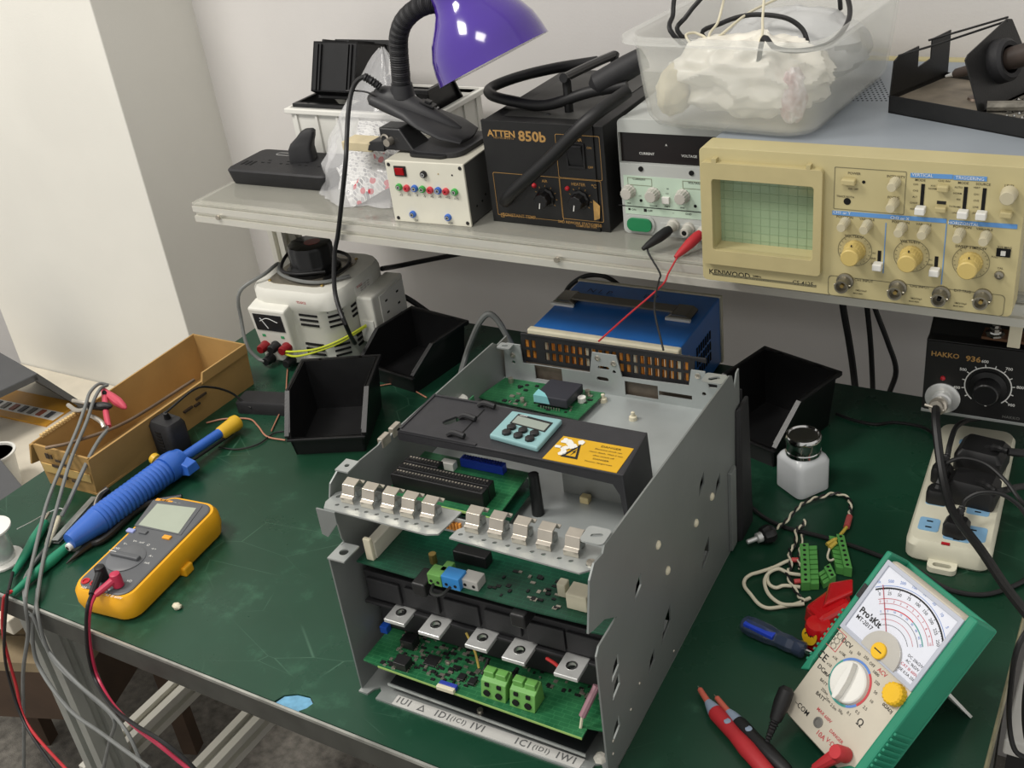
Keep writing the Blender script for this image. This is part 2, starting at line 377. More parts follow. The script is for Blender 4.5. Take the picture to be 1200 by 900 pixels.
# black fan cowl along the rear right edge
obj('fan_cowl', MB().hexa([(DW+.0005, .330, 0), (DW+.007, .336, 0), (DW+.007, .374, 0), (DW+.0005, .374, 0)], [(DW+.0005, .336, .165), (DW+.005, .342, .165), (DW+.005, .368, .165), (DW+.0005, .368, .165)]), m_bkm, DR, .002)
obj('panel_flange', MB().box(DW, .31, .005, DW+.004, .326, .105), m_gs, DR, .0006)
# left side panel
out = [(0.0, 0.0), (.352, 0.0), (.352, .205), (.330, .205), (.322, .2115), (.135, .2195), (.128, .2215), (.118, .2185), (.108, .2235), (.098, .221), (.062, .224), (.055, .2315), (.036, .233), (.024, .228), (.019, .216), (.022, .168), (.024, .163), (0.0, .161)]
obj('side_panel', MB().plate(out, [rect(.05, .17, .07, .19)], T, YZ(0)), m_gs, DR)
obj('fold_tab', MB().plate([(0, 0), (.0185, 0), (.0185, .024), (0, .024)], [circ(.010, .012, .0044, 16)], T, TP(-.001, .0, .161)), m_steel, DR)
obj('fold_tab', MB().plate([(0, 0), (.014, 0), (.014, .018), (0, .018)], [circ(.007, .009, .0024)], T, TP(-.001, .036, .233)), m_steel, DR)
obj('fold_tab', MB().plate(rrect(0, 0, .02, .020, .004), [slot(.011, .010, .010, .004, .4)], T, TP(DW-.021, .018, .2325)), m_steel, DR)
for y0 in (.103, .122): obj('edge_clip', MB().box(-.003, y0, .214, .003, y0+.014, .2245), m_nick, DR, .001)
# base plate with front lip and keyhole slots
lip = [(0, .352), (0, -.004), (.010, -.004), (.013, .004), (.017, .008), (.021, .004), (.021, -.006), (.245, -.012), (.247, .0), (.252, .003), (.256, -.002), (.257, -.012), (DW, -.012), (DW, .352)]
obj('base_plate', MB().plate(lip, (), .002, TP(0, 0, 0)), m_steel, DR)
obj('insulating_sheet', MB().plate([(.030, .0085), (.238, .0005), (.242, .16), (.03, .16)], (), .0015, TP(0, 0, .010)), mat('insulating_film', '#26282a', .3, var=.1), DR)
obj('sheet_rim', MB().hexa([(.028, .0072, .0085), (.239, -.0008, .0085), (.239, .0005, .0085), (.028, .0085, .0085)], [(.028, .0072, .0118), (.239, -.0008, .0118), (.239, .0005, .0118), (.028, .0085, .0118)]), m_steel, DR)
ls = obj('terminal_label', MB().plate([(.040, -.0062), (.236, -.0095), (.237, .0018), (.040, .0052)], (), .0006, TP(0, 0, .002)), mat('label_foil', '#c9c8c4', .4, .2, var=.05), DR)
zz = .0028
for s_, x_, sz in (('1U1', .050, .0105), ('1D1', .093, .0105), ('(1C1)', .1105, .0072), ('1V1', .131, .0105), ('1C1', .178, .0105), ('(1D1)', .1965, .0072), ('1W1', .221, .0105)): obj('lettering', MB().text(s_, sz, TP(x_, -.0004-(x_-.04)*.0168, zz) @ MX.Rotation(-.0168, 4, 'Z'), bold=.012), MATS.get('grey_print') or mat('grey_print', '#5b5c5c', .6, var=0), ls)
t = MB().plate([(.066, -.0045), (.0745, -.0045), (.0702, .003)], [[(.0678, -.0033), (.0727, -.0033), (.0702, .0011)]], .0002, TP(0, 0, zz-.0001))
obj('hazard_mark', t, MATS['grey_print'], ls)
obj('screw', MB().cyl((.130, .008, .0115), (.130, .008, .0155), .003, n=8), m_nick, DR)
obj('sealant_blob', MB().lathe([(.0065, 0), (.006, .002), (.004, .0045), (0, .0055)], 7, (.249, .008, .002)), mat('white_sealant', '#d9d5ca', .6, bump=.5, bscale=250), DR)
# lower board
lb = obj('lower_circuit_board', MB().plate([(.012, .0), (.03, -.002), (.243, -.010), (.243, .002), (.258, .004), (.262, .20), (.012, .20)], (), .0016, TP(0, 0, .042)), m_pcb, DR)
LZ = .0436
obj('board_rim', MB().hexa([(.03, -.0026, .0418), (.243, -.0106, .0418), (.243, -.0098, .0418), (.03, -.0018, .0418)], [(.03, -.0026, .0437), (.243, -.0106, .0437), (.243, -.0098, .0437), (.03, -.0018, .0437)]), m_pcbe, DR)
def chips(parent, Z, n, x0, x1, y0, y1, seed, m=None, smax=.006):
    rnd = random.Random(seed); mb = MB(); mp = MB()
    for i in range(n):
        x = rnd.uniform(x0, x1); y = rnd.uniform(y0, y1); a = rnd.uniform(.0008, .0028); b = rnd.uniform(.0008, .002)
        (mb if rnd.random() < .55 else mp).box(x-a, y-b, Z, x+a, y+b, Z+rnd.uniform(.0006, .0016))
    o1 = obj('small_components', mb, m_bk, parent); o2 = obj('small_components', mp, m_nick, parent)
    for o in (o1, o2): o['kind'] = 'stuff'
chips(lb, LZ, 150, .03, .125, .0, .055, 3); chips(lb, LZ, 50, .15, .24, .03, .06, 4)
def ic(parent, x, y, z, w, d, h=.0025, rz=0, name='chip', m=None):
    M = MX.Translation((x, y, z)) @ MX.Rotation(rz, 4, 'Z'); mb = MB().box(-w/2, -d/2, .0004, w/2, d/2, h, M)
    pn = MB(); k = int(d/.0022)
    for i in range(k):
        for sgn in (-1, 1): pn.box(sgn*w/2-.001, -d/2+(i+.5)*d/k-.0004, 0, sgn*w/2+.001, -d/2+(i+.5)*d/k+.0004, .0012, M)
    o = obj(name, mb, m or m_bk, parent, .0003); q = obj('pins', pn, m_nick, o); return o
for a, w, d, h in [((335, 567), .013, .013, .002), ((243, 572), .014, .012, .009), ((265, 505), .014, .012, .010), ((427, 618), .007, .008, .003), ((460, 632), .007, .008, .003)]:
    q = dl(s2(*a), 2, LZ+h*.6); ic(DR, q.x, q.y, LZ, w, d, h)
q = dl(s2(380, 648), 2, LZ+.003); obj('coding_header', MB().box(q.x-.009, q.y-.004, LZ, q.x+.009, q.y, LZ+.0045), m_ivory, DR, .0004); obj('coding_header', MB().box(q.x-.009, q.y+.0005, LZ, q.x+.009, q.y+.005, LZ+.004), mat('blue_header', '#2f3f9a', .4), DR, .0004)
q = dl(s2(190, 465), 2, LZ+.004); obj('trimmer', MB().box(q.x-.004, q.y-.004, LZ, q.x+.004, q.y+.004, LZ+.008), mat('blue_trimmer', '#1f50b0', .4), DR, .0005)
m_gt = mat('green_terminal', '#659c4e', .42, var=.06, scale=60)
for px, py in ((528, 665), (618, 695)):
    q = dl(s2(px, py), 2, LZ+.006)
    x0, y0 = q.x-.0125, q.y-.004
    tb = obj('terminal_block', MB().hexa([(x0, y0, LZ), (x0+.025, y0, LZ), (x0+.025, y0+.020, LZ), (x0, y0+.020, LZ)], [(x0, y0+.004, LZ+.017), (x0+.025, y0+.004, LZ+.017), (x0+.025, y0+.018, LZ+.022), (x0, y0+.018, LZ+.022)]), m_gt, DR, .0008)
    for k in (.0065, .0185):
        obj('wire_port', MB().cyl((x0+k, y0+.0012, LZ+.006), (x0+k, y0-.0002, LZ+.006), .0034, n=12), m_hole, tb)
        obj('release_slot', MB().box(x0+k-.002, y0+.002, LZ+.0125, x0+k+.002, y0+.004, LZ+.016), m_hole, tb)
        obj('terminal_tower', MB().box(x0+k-.005, y0+.008, LZ+.017, x0+k+.005, y0+.016, LZ+.0245), m_gt, tb, .0006)
q0 = dl(s2(845, 645), 2, LZ+.035); q1 = dl(s2(800, 740), 2, LZ+.012); q2 = dl(s2(795, 775), 2, LZ)
obj('sleeved_lead', MB().tube([q0, (q0+q1)/2, q1], .0032, 8), mat('mauve_sleeve', '#8d6a72', .5), DR); obj('lead_tip', MB().tube([q1, q2], .0014, 6, curve=False), m_ivory, DR)
# busbar lugs with threaded holes
for px, py in ((238, 420), (345, 458), (490, 498), (605, 537), (767, 585)):
    q = dl(s2(px, py), 2, .091); x, y = q.x, q.y
    lg = obj('busbar_lug', MB().plate(rect(x-.0112, y-.0125, x+.0112, y+.045), [circ(x, y+.0005, .0042, 16)], .004, TP(0, 0, .0875)), m_tin, DR, .0006)
    obj('thread_ring', MB().plate(circ(x, y+.0005, .0052, 16), [circ(x, y+.0005, .0036, 16)], .0004, TP(0, 0, .0915)), m_chrome, lg)
# black carrier between the boards
cb = MB(); cb.box(.006, .034, .090, .256, .30, .124); carrier = obj('black_carrier', cb, m_bkm, DR, .0012)
for i, x in enumerate((.010, .052, .094, .136, .178, .216)):
    obj('carrier_rib', MB().box(x, .0305, .095+.002*(i % 2), x+.036, .0345, .118), m_bkm, carrier, .001)
obj('carrier_ledge', MB().box(.004, .029, .087, .258, .05, .0905), m_bkm, carrier, .001)
for px, py in ((310, 325), (615, 420)):
    q = dl(s2(px, py), 1, .022); obj('latch', MB().box(q.x-.007, .012, q.z-.008, q.x+.007, .035, q.z+.006), m_bk, carrier, .0015)
obj('carrier_slab', MB().box(.006, .045, .046, .256, .30, .090), mat('heatsink_dark', '#2a2a2b', .6, var=.2), DR, .001)
# loom of wires behind the lugs
for pts, r, mm in (([(440, 480), (468, 540), (480, 590)], .0012, 'ochre_wire'), ([(690, 560), (720, 580), (735, 600)], .0016, 'red_wire'), ([(510, 560), (500, 590), (490, 610)], .002, 'black_wire'), ([(600, 590), (590, 605), (585, 615)], .002, 'black_wire')):
    col = {'ochre_wire': '#a08a3f', 'red_wire': '#a82c2c', 'black_wire': '#191919'}[mm]
    obj('wire', MB().tube([dl(s2(*a), 1, .030-.006*i) for i, a in enumerate(pts)], r, 6), mat(mm, col, .5), DR)
# upper board
ub = obj('upper_circuit_board', MB().plate([(.012, .022), (.10, .0195), (.20, .0185), (.246, .020), (.246, .012), (.262, .014), (.262, .30), (.012, .30)], (), .0016, TP(0, 0, .144)), m_pcbd, DR)
UZ = .1456
chips(ub, UZ, 34, .145, .22, .026, .06, 9)
obj('carrier_upper', MB().box(.03, .05, .124, .25, .30, .1435), m_bkm, DR)
m_bt = mat('blue_terminal', '#2f7fc0', .42)
for (px, py), w, mm, hh in (((352, 305), .014, m_gt, .012), ((382, 292), .008, m_gt, .012), ((402, 315), .018, m_bt, .013), ((460, 320), .017, mat('grey_terminal', '#a9a7a2', .5), .010)):
    q = dl(s2(px, py), 2, UZ+hh*.5)
    tb = obj('plug_terminal', MB().box(q.x-w/2, q.y-.006, UZ, q.x+w/2, q.y+.008, UZ+hh), mm, DR, .0007)
    for k in (-.25, .25): obj('wire_port', MB().cyl((q.x+k*w, q.y-.0055, UZ+.0045), (q.x+k*w, q.y-.0063, UZ+.0045), .0016, n=8), m_hole, tb)
q = dl(s2(355, 345), 2, UZ+.003); obj('wire_loop', MB().tube([(q.x-.008, q.y+.004, UZ+.003), (q.x-.004, q.y-.006, UZ+.002), (q.x+.006, q.y-.006, UZ+.003), (q.x+.010, q.y+.004, UZ+.005)], .0014, 6), m_rub, DR)
q = dl(s2(450, 255), 2, UZ+.006); obj('relay', MB().box(q.x-.017, q.y, UZ, q.x+.017, q.y+.012, UZ+.012), m_bk, DR, .001)
q = dl(s2(340, 262), 2, UZ); obj('standoff', MB().cyl((q.x, q.y, UZ), (q.x, q.y, UZ+.010), .0035, n=10), m_brass, DR)
q = dl(s2(795, 385), 2, UZ+.006); obj('ivory_block', MB().box(q.x-.011, q.y-.005, UZ, q.x+.008, q.y+.012, UZ+.016), m_ivory, DR, .001)
q = dl(s2(740, 350), 2, UZ+.005); obj('ivory_clip', MB().box(q.x-.004, q.y-.003, UZ, q.x+.004, q.y+.006, UZ+.014), m_ivory, DR, .001)
q = dl(s2(150, 215), 2, UZ+.010); ib = obj('ribbon_socket', MB().box(q.x-.005, q.y-.003, UZ, q.x+.005, q.y+.05, UZ+.018), mat('pale_socket', '#b9b5a6', .5), DR, .001)
obj('socket_latch', MB().box(q.x-.004, q.y-.007, UZ, q.x+.004, q.y-.003, UZ+.024), m_ivory, ib, .0008)
# tray that carries the electronics
TZ = .160
obj('tray_floor', MB().plate(rect(T, .092, DW-T, .336), (), .0012, TP(0, 0, TZ)), m_tray, DR)
obj('tray_rear_wall', MB().plate([(.004, .161), (.262, .161), (.262, .2005), (.249, .2005), (.249, .189), (.2405, .1885), (.2365, .206), (.222, .206), (.219, .187), (.1455, .185), (.1405, .210), (.1130, .210), (.1085, .1845), (.028, .1835), (.027, .206), (.010, .206), (.006, .197)],
    [rect(.148, .164, .185, .181), rect(.186, .170, .222, .1755), rect(.042, .166, .075, .184), circ(.119, .204, .0024), circ(.137, .200, .0022), circ(.137, .190, .002), slot(.125, .193, .013, .004), circ(.0165, .192, .0025), circ(.0165, .183, .0022), circ(.229, .200, .0026), circ(.235, .180, .0022), slot(.123, .179, .014, .005)], T, frame((0, .336, 0), (1, 0, 0), (0, 0, 1))), m_tray, DR)
for x, z in ((.119, .204), (.137, .200), (.229, .200), (.0165, .192)): obj('screw', MB().lathe([(.0034, 0), (.003, .0015), (.0012, .002), (0, .0012)], 10, (x, .335, z), (0, -1, 0)), m_nick, DR)
obj('fold_tab', MB().plate(rrect(0, 0, .022, .018, .003), [slot(.011, .009, .013, .005, .6)], T, TP(.238, .318, .2035)), m_steel, DR)
obj('fold_tab', MB().plate(rrect(0, 0, .016, .012, .002), [slot(.008, .006, .007, .003, .3)], T, TP(.004, .322, .205)), m_steel, DR)
# tray front bulkhead below the cover
obj('tray_bulkhead', MB().box(.158, .160, TZ+.001, .234, .1615, .222), mat('tray_back_sheet', '#8d8f8c', .5, .3, var=.1), DR)
# perforated black grille with the orange coils behind it
gh = []
for r_ in (0, 1):
    for i in range(24):
        if i in (2,): continue
        x = .030+i*.0079; z = .1880+r_*.0128; gh.append([(x, z), (x+.0049, z), (x+.0053, z+.0098), (x+.0004, z+.0098)])
obj('grille', MB().plate([(.024, .183), (.222, .183), (.224, .214), (.236, .2125), (.2365, .2165), (.026, .2175)], gh, T, frame((0, .342, 0), (1, 0, 0), (0, 0, 1))), m_bkm, DR)
obj('grille_top_fold', MB().box(.026, .3400, .2150, .236, .3425, .2178), m_bkm, DR, .0005)
m_org = mat('orange_copper', '#d98f3c', .5, 0, var=.25, scale=120)
for i in range(26):
    x = .030+i*.0074; z0 = .17+.004*(i % 3)
    obj('coil_winding', MB().cyl((x, .3462, z0), (x, .3462, .2135), .0034, n=8), m_org if i % 7 != 3 else m_ivory, DR)
for x in (.075, .085, .09, .150): obj('wire', MB().tube([(x, .352, .187), (x+.006, .353, .193), (x+.012, .351, .188)], .0016, 6), MATS['red_wire'], DR)
obj('core_block', MB().box(.03, .3395, .1615, .24, .3435, .1825), mat('brown_core', '#5d544a', .5, .2, var=.3, scale=60), DR)
obj('rear_plate', MB().box(.004, .372, .002, .262, .3735, .168), m_bkm, DR)
# rear control board with the memory module
rb = obj('control_board', MB().plate([dl(s1(*a), 2, .168).xy for a in [(490, 190), (750, 248), (820, 180), (560, 140)]], (), .0016, TP(0, 0, .167)), m_pcb, DR)
chips(rb, .1686, 40, .03, .12, .275, .318, 21)
q = dl(s1(700, 180), 2, .177)
mm_ = obj('memory_module', MB().hexa([(q.x-.020, q.y-.018, .1716), (q.x+.018, q.y-.018, .1716), (q.x+.020, q.y+.018, .1716), (q.x-.018, q.y+.018, .1716)], [(q.x-.020, q.y-.018, .182), (q.x+.018, q.y-.018, .182), (q.x+.020, q.y+.018, .182), (q.x-.018, q.y+.018, .182)]), mat('charcoal_plastic', '#2b2c33', .5, var=.1), DR, .0012)
obj('module_corner', MB().hexa([(q.x-.0205, q.y-.0186, .174), (q.x-.002, q.y-.0186, .174), (q.x-.008, q.y-.010, .174), (q.x-.0205, q.y-.006, .174)], [(q.x-.0205, q.y-.0186, .1826), (q.x-.004, q.y-.0186, .1826), (q.x-.010, q.y-.012, .1826), (q.x-.0205, q.y-.006, .1826)]), mat('teal_plastic', '#79b4b8', .5), mm_)
pn = MB()
for i in range(8): pn.cyl((q.x-.012+i*.003, q.y-.020, .1686), (q.x-.012+i*.003, q.y-.020, .1716), .0007, n=5)
obj('pin_row', pn, m_nick, mm_)
for a, w in (((760, 198), .009), ((775, 180), .006), ((575, 148), .006), ((605, 200), .005)):
    q = dl(s1(*a), 2, .170); obj('capacitor', MB().cyl((q.x, q.y, .1686), (q.x, q.y, .174), w/2, n=10), m_white if w > .008 else m_nick, DR)
# small vertical green card and white buzzer at the left
a_ = dl(s1(450, 165), 0, .030); obj('daughter_card', MB().box(.028, a_.y-.018, TZ, .0295, a_.y+.018, .205), m_pcb, DR)
a_ = dl(s1(430, 185), 2, .192); obj('buzzer', MB().lathe([(.010, 0), (.010, .010), (.008, .012), (0, .012)], 16, (a_.x+.003, a_.y, .178)), m_white, DR)
# nylon standoffs and clips on the tray floor
for a in ((815, 195), (893, 242)): q = dl(s1(*a), 2, TZ+.004); obj('standoff', MB().lathe([(.0045, 0), (.004, .004), (.002, .005), (.002, .009), (0, .010)], 10, (q.x, q.y, TZ+.001)), m_ivory, DR)
q = dl(s1(768, 455), 2, TZ+.004); obj('nylon_clip', MB().box(q.x-.004, q.y-.004, TZ+.001, q.x+.005, q.y+.004, TZ+.008), mat('amber_nylon', '#c9b98c', .4), DR, .001)
# connector board in front of the cover
cbz = .182
cbd = obj('connector_board', MB().plate([(.014, .078), (.133, .077), (.130, .150), (.014, .150)], (), .0016, TP(0, 0, cbz)), m_pcb, DR)
obj('board_rim', MB().box(.014, .0765, cbz-.0002, .133, .0775, cbz+.0018), m_pcbe, cbd)
obj('lower_card', MB().plate([(.02, .085), (.138, .085), (.136, .155), (.02, .155)], (), .0016, TP(0, 0, cbz-.012)), m_pcbd, DR)
for i in range(3):
    y0 = .086+i*.0115; x1 = .1165 if i < 2 else .056; z0 = cbz+.0016; z1 = .2005
    sk = obj('edge_socket', MB().box(.0185, y0, z0, x1, y0+.0108, z1), m_bksat, DR, .0008)
    n = int((x1-.022)/.0033); w_ = MB(); h_ = MB()
    for k in range(n):
        xx = .0215+k*.0033; w_.box(xx, y0+.0066, z1, xx+.0018, y0+.0082, z1+.0005); h_.box(xx-.0002, y0+.0018, z1-.0001, xx+.0022, y0+.0045, z1+.0004)
    obj('contact_row', w_, m_nick, sk); obj('slot_row', h_, m_hole, sk)
bh = obj('pin_header', MB().box(.062, .138, cbz+.0016, .108, .146, cbz+.011), mat('blue_pin_header', '#2440b4', .4), DR, .0005)
pn = MB()
for i in range(14):
    for j in (0, 1): pn.box(.0645+i*.003, .1395+j*.0035, cbz+.011, .0658+i*.003, .1408+j*.0035, cbz+.0125)
obj('pin_row', pn, mat('dark_blue', '#1d2a70', .5), bh)
obj('white_socket', MB().box(.046, .128, cbz+.0016, .060, .136, cbz+.010), m_white, DR, .0006)
obj('cover_post', MB().cyl((.150, .122, TZ+.001), (.150, .122, .205), .006, .005, n=12), m_bksat, DR)
# black cover bridge with keypad and warning label
m_cov = mat('cover_black', '#2c2c2f', .5, var=.08, scale=90, bump=.12, bscale=900)
CZ = .226
def cv(px, py, dz=0): q = dl(s1(px, py), 2, CZ+dz); return q
out = [(.010, .119), (.2395, .1185), (.2345, .186), (.012, .187)]
sl = [(p_.x, p_.y) for p_ in []]
q = cv(422, 250)
obj('cover', MB().plate(out, [slot(q.x, q.y, .019, .0085, .95)], .0025, TP(0, 0, CZ-.0025)), m_cov, DR, .0008)
obj('cover_skirt', MB().plate([(.010, CZ-.0025), (.2395, CZ-.0025), (.2425, .163), (.2395, .163), (.2350, .204), (.229, .2140), (.12, .2175), (.010, .2155)], (), .002, frame((0, .121, 0), (1, 0, 0), (0, 0, 1))), m_cov, DR)
obj('cover_skirt', MB().box(.012, .184, .212, .2345, .186, CZ-.002), m_cov, DR)
obj('cover_end', MB().hexa([(.2415, .1185, .162), (.2435, .1185, .162), (.2385, .1865, .162), (.2365, .1865, .162)], [(.2378, .1185, CZ), (.2398, .1185, CZ), (.2348, .1865, CZ), (.2328, .1865, CZ)]), m_cov, DR, .0006)
obj('cover_rim', MB().box(.010, .119, CZ, .095, .122, CZ+.0012), m_cov, DR); obj('cover_rim', MB().box(.010, .119, CZ, .0125, .187, CZ+.0012), m_cov, DR); obj('cover_rim', MB().box(.012, .1845, CZ, .065, .187, CZ+.0012), m_cov, DR)
for a in ((435, 295), (465, 250), (515, 218)):
    q = cv(*a); obj('hinge_clip', MB().tube([(q.x-.010, q.y, CZ+.001), (q.x-.004, q.y+.001, CZ+.004), (q.x+.008, q.y, CZ+.003)], .0028, 8), m_bkm, DR)
obj('cover_seam', MB().box(cv(440, 292).x-.0006, cv(440, 292).y, CZ, cv(440, 292).x+.0006, cv(505, 222).y, CZ+.0004), m_hole, DR)
m_cy = mat('cyan_plastic', '#82a8aa', .45, var=.04)
A, B, C_, D_ = [cv(*a) for a in ((520, 300), (645, 335), (710, 260), (580, 237))]
kp = obj('keypad', MB().hexa([(p_.x, p_.y, CZ) for p_ in (A, B, C_, D_)], [(p_.x, p_.y, CZ+.0055) for p_ in (A, B, C_, D_)]), m_cy, DR, .0015)
U = frame(((A+B)/2).to_tuple(), (B-A), (D_-A)); kx = (B-A).length; ky = (D_-A).length
kc = lambda u, v, z=.0058: V((A.x, A.y, CZ))+V(((B-A).x, (B-A).y, 0))*u+V(((D_-A).x, (D_-A).y, 0))*v+V((0, 0, z))
def quad(u0, v0, u1, v1, z0, z1): return MB().hexa([kc(u0, v0, z0), kc(u1, v0, z0), kc(u1, v1, z0), kc(u0, v1, z0)], [kc(u0, v0, z1), kc(u1, v0, z1), kc(u1, v1, z1), kc(u0, v1, z1)])
obj('display_bezel', quad(.17, .55, .90, .93, .005, .0059), m_bk, kp); obj('display', quad(.20, .58, .87, .85, .005, .0062), mat('lcd_grey', '#8d968c', .2, var=.03), kp)
for r_ in range(2):
    for c_ in range(3):
        u_, v_ = .28+c_*.24, .40-r_*.21; ctr = kc(u_, v_, .005)
        obj('key', MB().lathe([(.0046, 0), (.0044, .003), (.0034, .0036), (0, .0036)], 8, ctr), m_bk, kp)
t = MB().text('SIEMENS', .0022, TP(*kc(.30, .895, .0062)), bold=.02); obj('lettering', t, m_inkw, kp)
A, B, C_, D_ = [cv(*a) for a in ((657, 350), (850, 388), (895, 325), (712, 292))]
wl = obj('warning_label', MB().hexa([(p_.x, p_.y, CZ) for p_ in (A, B, C_, D_)], [(p_.x, p_.y, CZ+.0005) for p_ in (A, B, C_, D_)]), mat('warning_yellow', '#c99c18', .5, var=.04), DR)
t = MB(); 
t.plate([tuple(kc(*u_, 0).xy) for u_ in ((.19, .20), (.42, .20), (.305, .80))], [[tuple(kc(*u_, 0).xy) for u_ in ((.235, .27), (.375, .27), (.305, .64))]], .0003, TP(0, 0, CZ+.0005))
t.plate([tuple(kc(*u_, 0).xy) for u_ in ((.315, .58), (.285, .44), (.305, .45), (.295, .31), (.33, .47), (.31, .47))], (), .0003, TP(0, 0, CZ+.0005))
ang = math.atan2((B-A).y, (B-A).x)
for i, (s_, k) in enumerate((('DANGER', .0038), ('Electrical shock can', .0026), ('cause death. Wait 5 min', .0026), ('after switch off', .0026), ('DANGER', .003), ('Tension dangereuse', .0026))):
    c = kc(.70, .86-.13*i, .0008); t.text(s_, k, MX.Translation(c) @ MX.Rotation(ang, 4, 'Z'), sx=1.25)
obj('lettering', t, m_ink, wl)['kind'] = 'stuff'
wp = MB(); rnd = random.Random(5)
for i in range(22):
    u_, v_ = rnd.uniform(.06, .3), rnd.uniform(.12, .9)
    if u_ > .2 and v_ < .5: continue
    c = kc(u_, v_, .0006); wp.plate([(c.x+rnd.uniform(.0015, .0045)*cos(k*pi/4), c.y+rnd.uniform(.0015, .004)*sin(k*pi/4)) for k in range(8)], (), .0002, TP(0, 0, CZ+.0005+.00003*i))
obj('torn_paper', wp, m_white, wl)['kind'] = 'stuff'
# shield clamp strips at the front
PZ = .2155
def strip(xa, xb, pts, xs, ends):
    hs = []
    for x in xs: hs += [slot(x-.006, .0115, .0042, .0026, .5), slot(x+.004, .0115, .0042, .0026, .5)]
    hs += [slot(*e, .009, .0035, .9) for e in ends]
    st = obj('clamp_strip', MB().plate(pts, hs, T, TP(0, 0, PZ)), m_steel, DR)
    for x in xs:
        x += .002
        cl = MB()
        pr = [(1.15*a_-.002, 1.2*b_) for a_, b_ in [(-.004, .0), (-.0045, .005), (-.0015, .006), (.001, .013), (.009, .0145), (.012, .009), (.015, .0095), (.015, .0085), (.0115, .008), (.0085, .0130), (.002, .0118), (-.0005, .005), (-.0035, .004), (-.0032, 0)]]
        cl.plate([(a, b) for a, b in pr], (), .0130, frame((x-.0065, .0225, PZ+T), (0, 1, 0), (0, 0, 1)))
        o = obj('cable_clamp', cl, m_nick, DR, .0004)
        obj('clamp_spring', MB().box(x-.0045, .027, PZ+T, x+.0045, .034, PZ+.008), m_steel, o, .001)
strip(0, 0, [(.002, .012), (.006, .004), (.112, .002), (.122, .006), (.1255, .0385), (.108, .0385), (.010, .034), (.003, .026)], [.021, .042, .063, .083, .103], [(.010, .024)])
strip(0, 0, [(.133, .0045), (.252, .0005), (.262, .010), (.2635, .026), (.258, .034), (.150, .0385), (.134, .016)], [.146, .168, .190, .212, .236], [(.256, .014)])
obj('strip_bracket', MB().plate([(.0, .0), (.020, .0), (.020, -.012), (.006, -.030), (.0, -.028)], (), T, frame((-.002, .004, PZ), (1, 0, 0), (0, 0, 1))), m_gs, DR)
obj('strip_bracket', MB().box(.10, .030, .20, .16, .0315, PZ), m_steel, DR)
for i in range(5): obj('orange_contact', MB().box(.114+i*.0032, .028, .204, .1162+i*.0032, .034, .212), m_org, DR)
obj('screw', MB().lathe([(.004, 0), (.0035, .002), (0, .0025)], 10, (.256, .014, PZ+T)), m_nick, DR)
# ------------------------------------------------------------------ instruments on the shelf
def knob(P, x, z, r, L, m, y=0, n=20, flute=0, nf=12, skirt=None, ptr=None, name='knob', ang=0):
    prof = ([(skirt, 0), (skirt, L*.18), (r*1.02, L*.25)] if skirt else [(r*1.04, 0)])+[(r, L*.3), (r*.95, L*.93), (r*.85, L), (0, L)]
    o = obj(name, MB().lathe(prof, max(n, nf*4 if flute else n), (x, y, z), (0, -1, 0), flute=flute, nf=nf), m, P)
    if ptr:
        a = R(90+ang); M = FR(x, z, y-L-.0002)
        obj('pointer', MB().box(r*.15, -.0006, 0, r*.9, .0006, .0004, M @ MX.Rotation(a, 4, 'Z')), ptr, o)
    return o
def lettering(P, items, m, y=-.0003, name='lettering'):
    t = MB(); k = .82 if len(items) > 12 else 1
    for it in items:
        s_, x, z, sz = it[:4]; u = t if len(items) > 12 else MB()
        u.text(s_, sz*k, FR(x, z, y), it[4] if len(it) > 4 else 'CENTER', bold=.008)
        if u is not t: obj(name, u, m, P)
    if t.v: o = obj(name, t, m, P); o['kind'] = 'stuff'; return o
# ---- oscilloscope
m_cream = mat('cream_plastic', '#b9ae82', .45, var=.05, scale=14)
m_creamd = mat('aged_cream', '#b2a67a', .5, var=.06, scale=30)
m_gryp = mat('blue_grey_paint', '#8d949b', .5, var=.04, scale=20)
m_kgrey = mat('warm_grey_knob', '#b9b196', .45, var=.04)
m_kyel = mat('yellowed_knob', '#c3ad69', .42, var=.05)
m_bluep = mat('panel_blue', '#5c8fc9', .6, var=.03)
SX, SY = .8268, .5023
OS = thing('oscilloscope', 'cream analogue oscilloscope with green gridded screen and many knobs', 'oscilloscope', (SX, SY, SZ))
SW, SH, SD = .306, .1464, .335
z6 = zm(820, 150, 3.158); z8 = zm(960, 180, 4.5)
f6 = lambda x, y, d=0: loc(OS, z6(x, y), 1, d); f8 = lambda x, y, d=0: loc(OS, z8(x, y), 1, d)
q = f6(48, 440); scr0 = (q.x+.003, q.z); q = f6(430, 195); scr1 = (q.x, q.z-.004)
q0 = f6(12, 500, -.007); q1 = f6(455, 158, -.007); bz = (q0.x, q0.z, q1.x, q1.z)
front = MB().plate(rrect(0, 0, SW, SH, .005), [rect(scr0[0], scr0[1], scr1[0], scr1[1])], .03, frame((0, .03, 0), (1, 0, 0), (0, 0, 1)))
obj('front_bezel', front, m_cream, OS, .0015)
obj('case', MB().box(.003, .03, .002, SW-.003, SD, SH-.002), m_gryp, OS, .002)
obj('rear_trim', MB().box(.0, SD, 0, SW, SD+.014, SH), m_cream, OS, .003)
sb = obj('screen_bezel', MB().plate(rrect(bz[0], bz[1], bz[2], bz[3], .004), [rrect(scr0[0], scr0[1], scr1[0], scr1[1], .003)], .008, FR(0, 0, .001)), m_creamd, OS, .0015)
obj('screen_bezel_top', MB().box(bz[0]+.012, -.007, bz[3], bz[0]+.017, 0, bz[3]+.004), m_creamd, OS); obj('screen_bezel_top', MB().box(bz[2]-.016, -.007, bz[3], bz[2]-.012, 0, bz[3]+.004), m_creamd, OS)
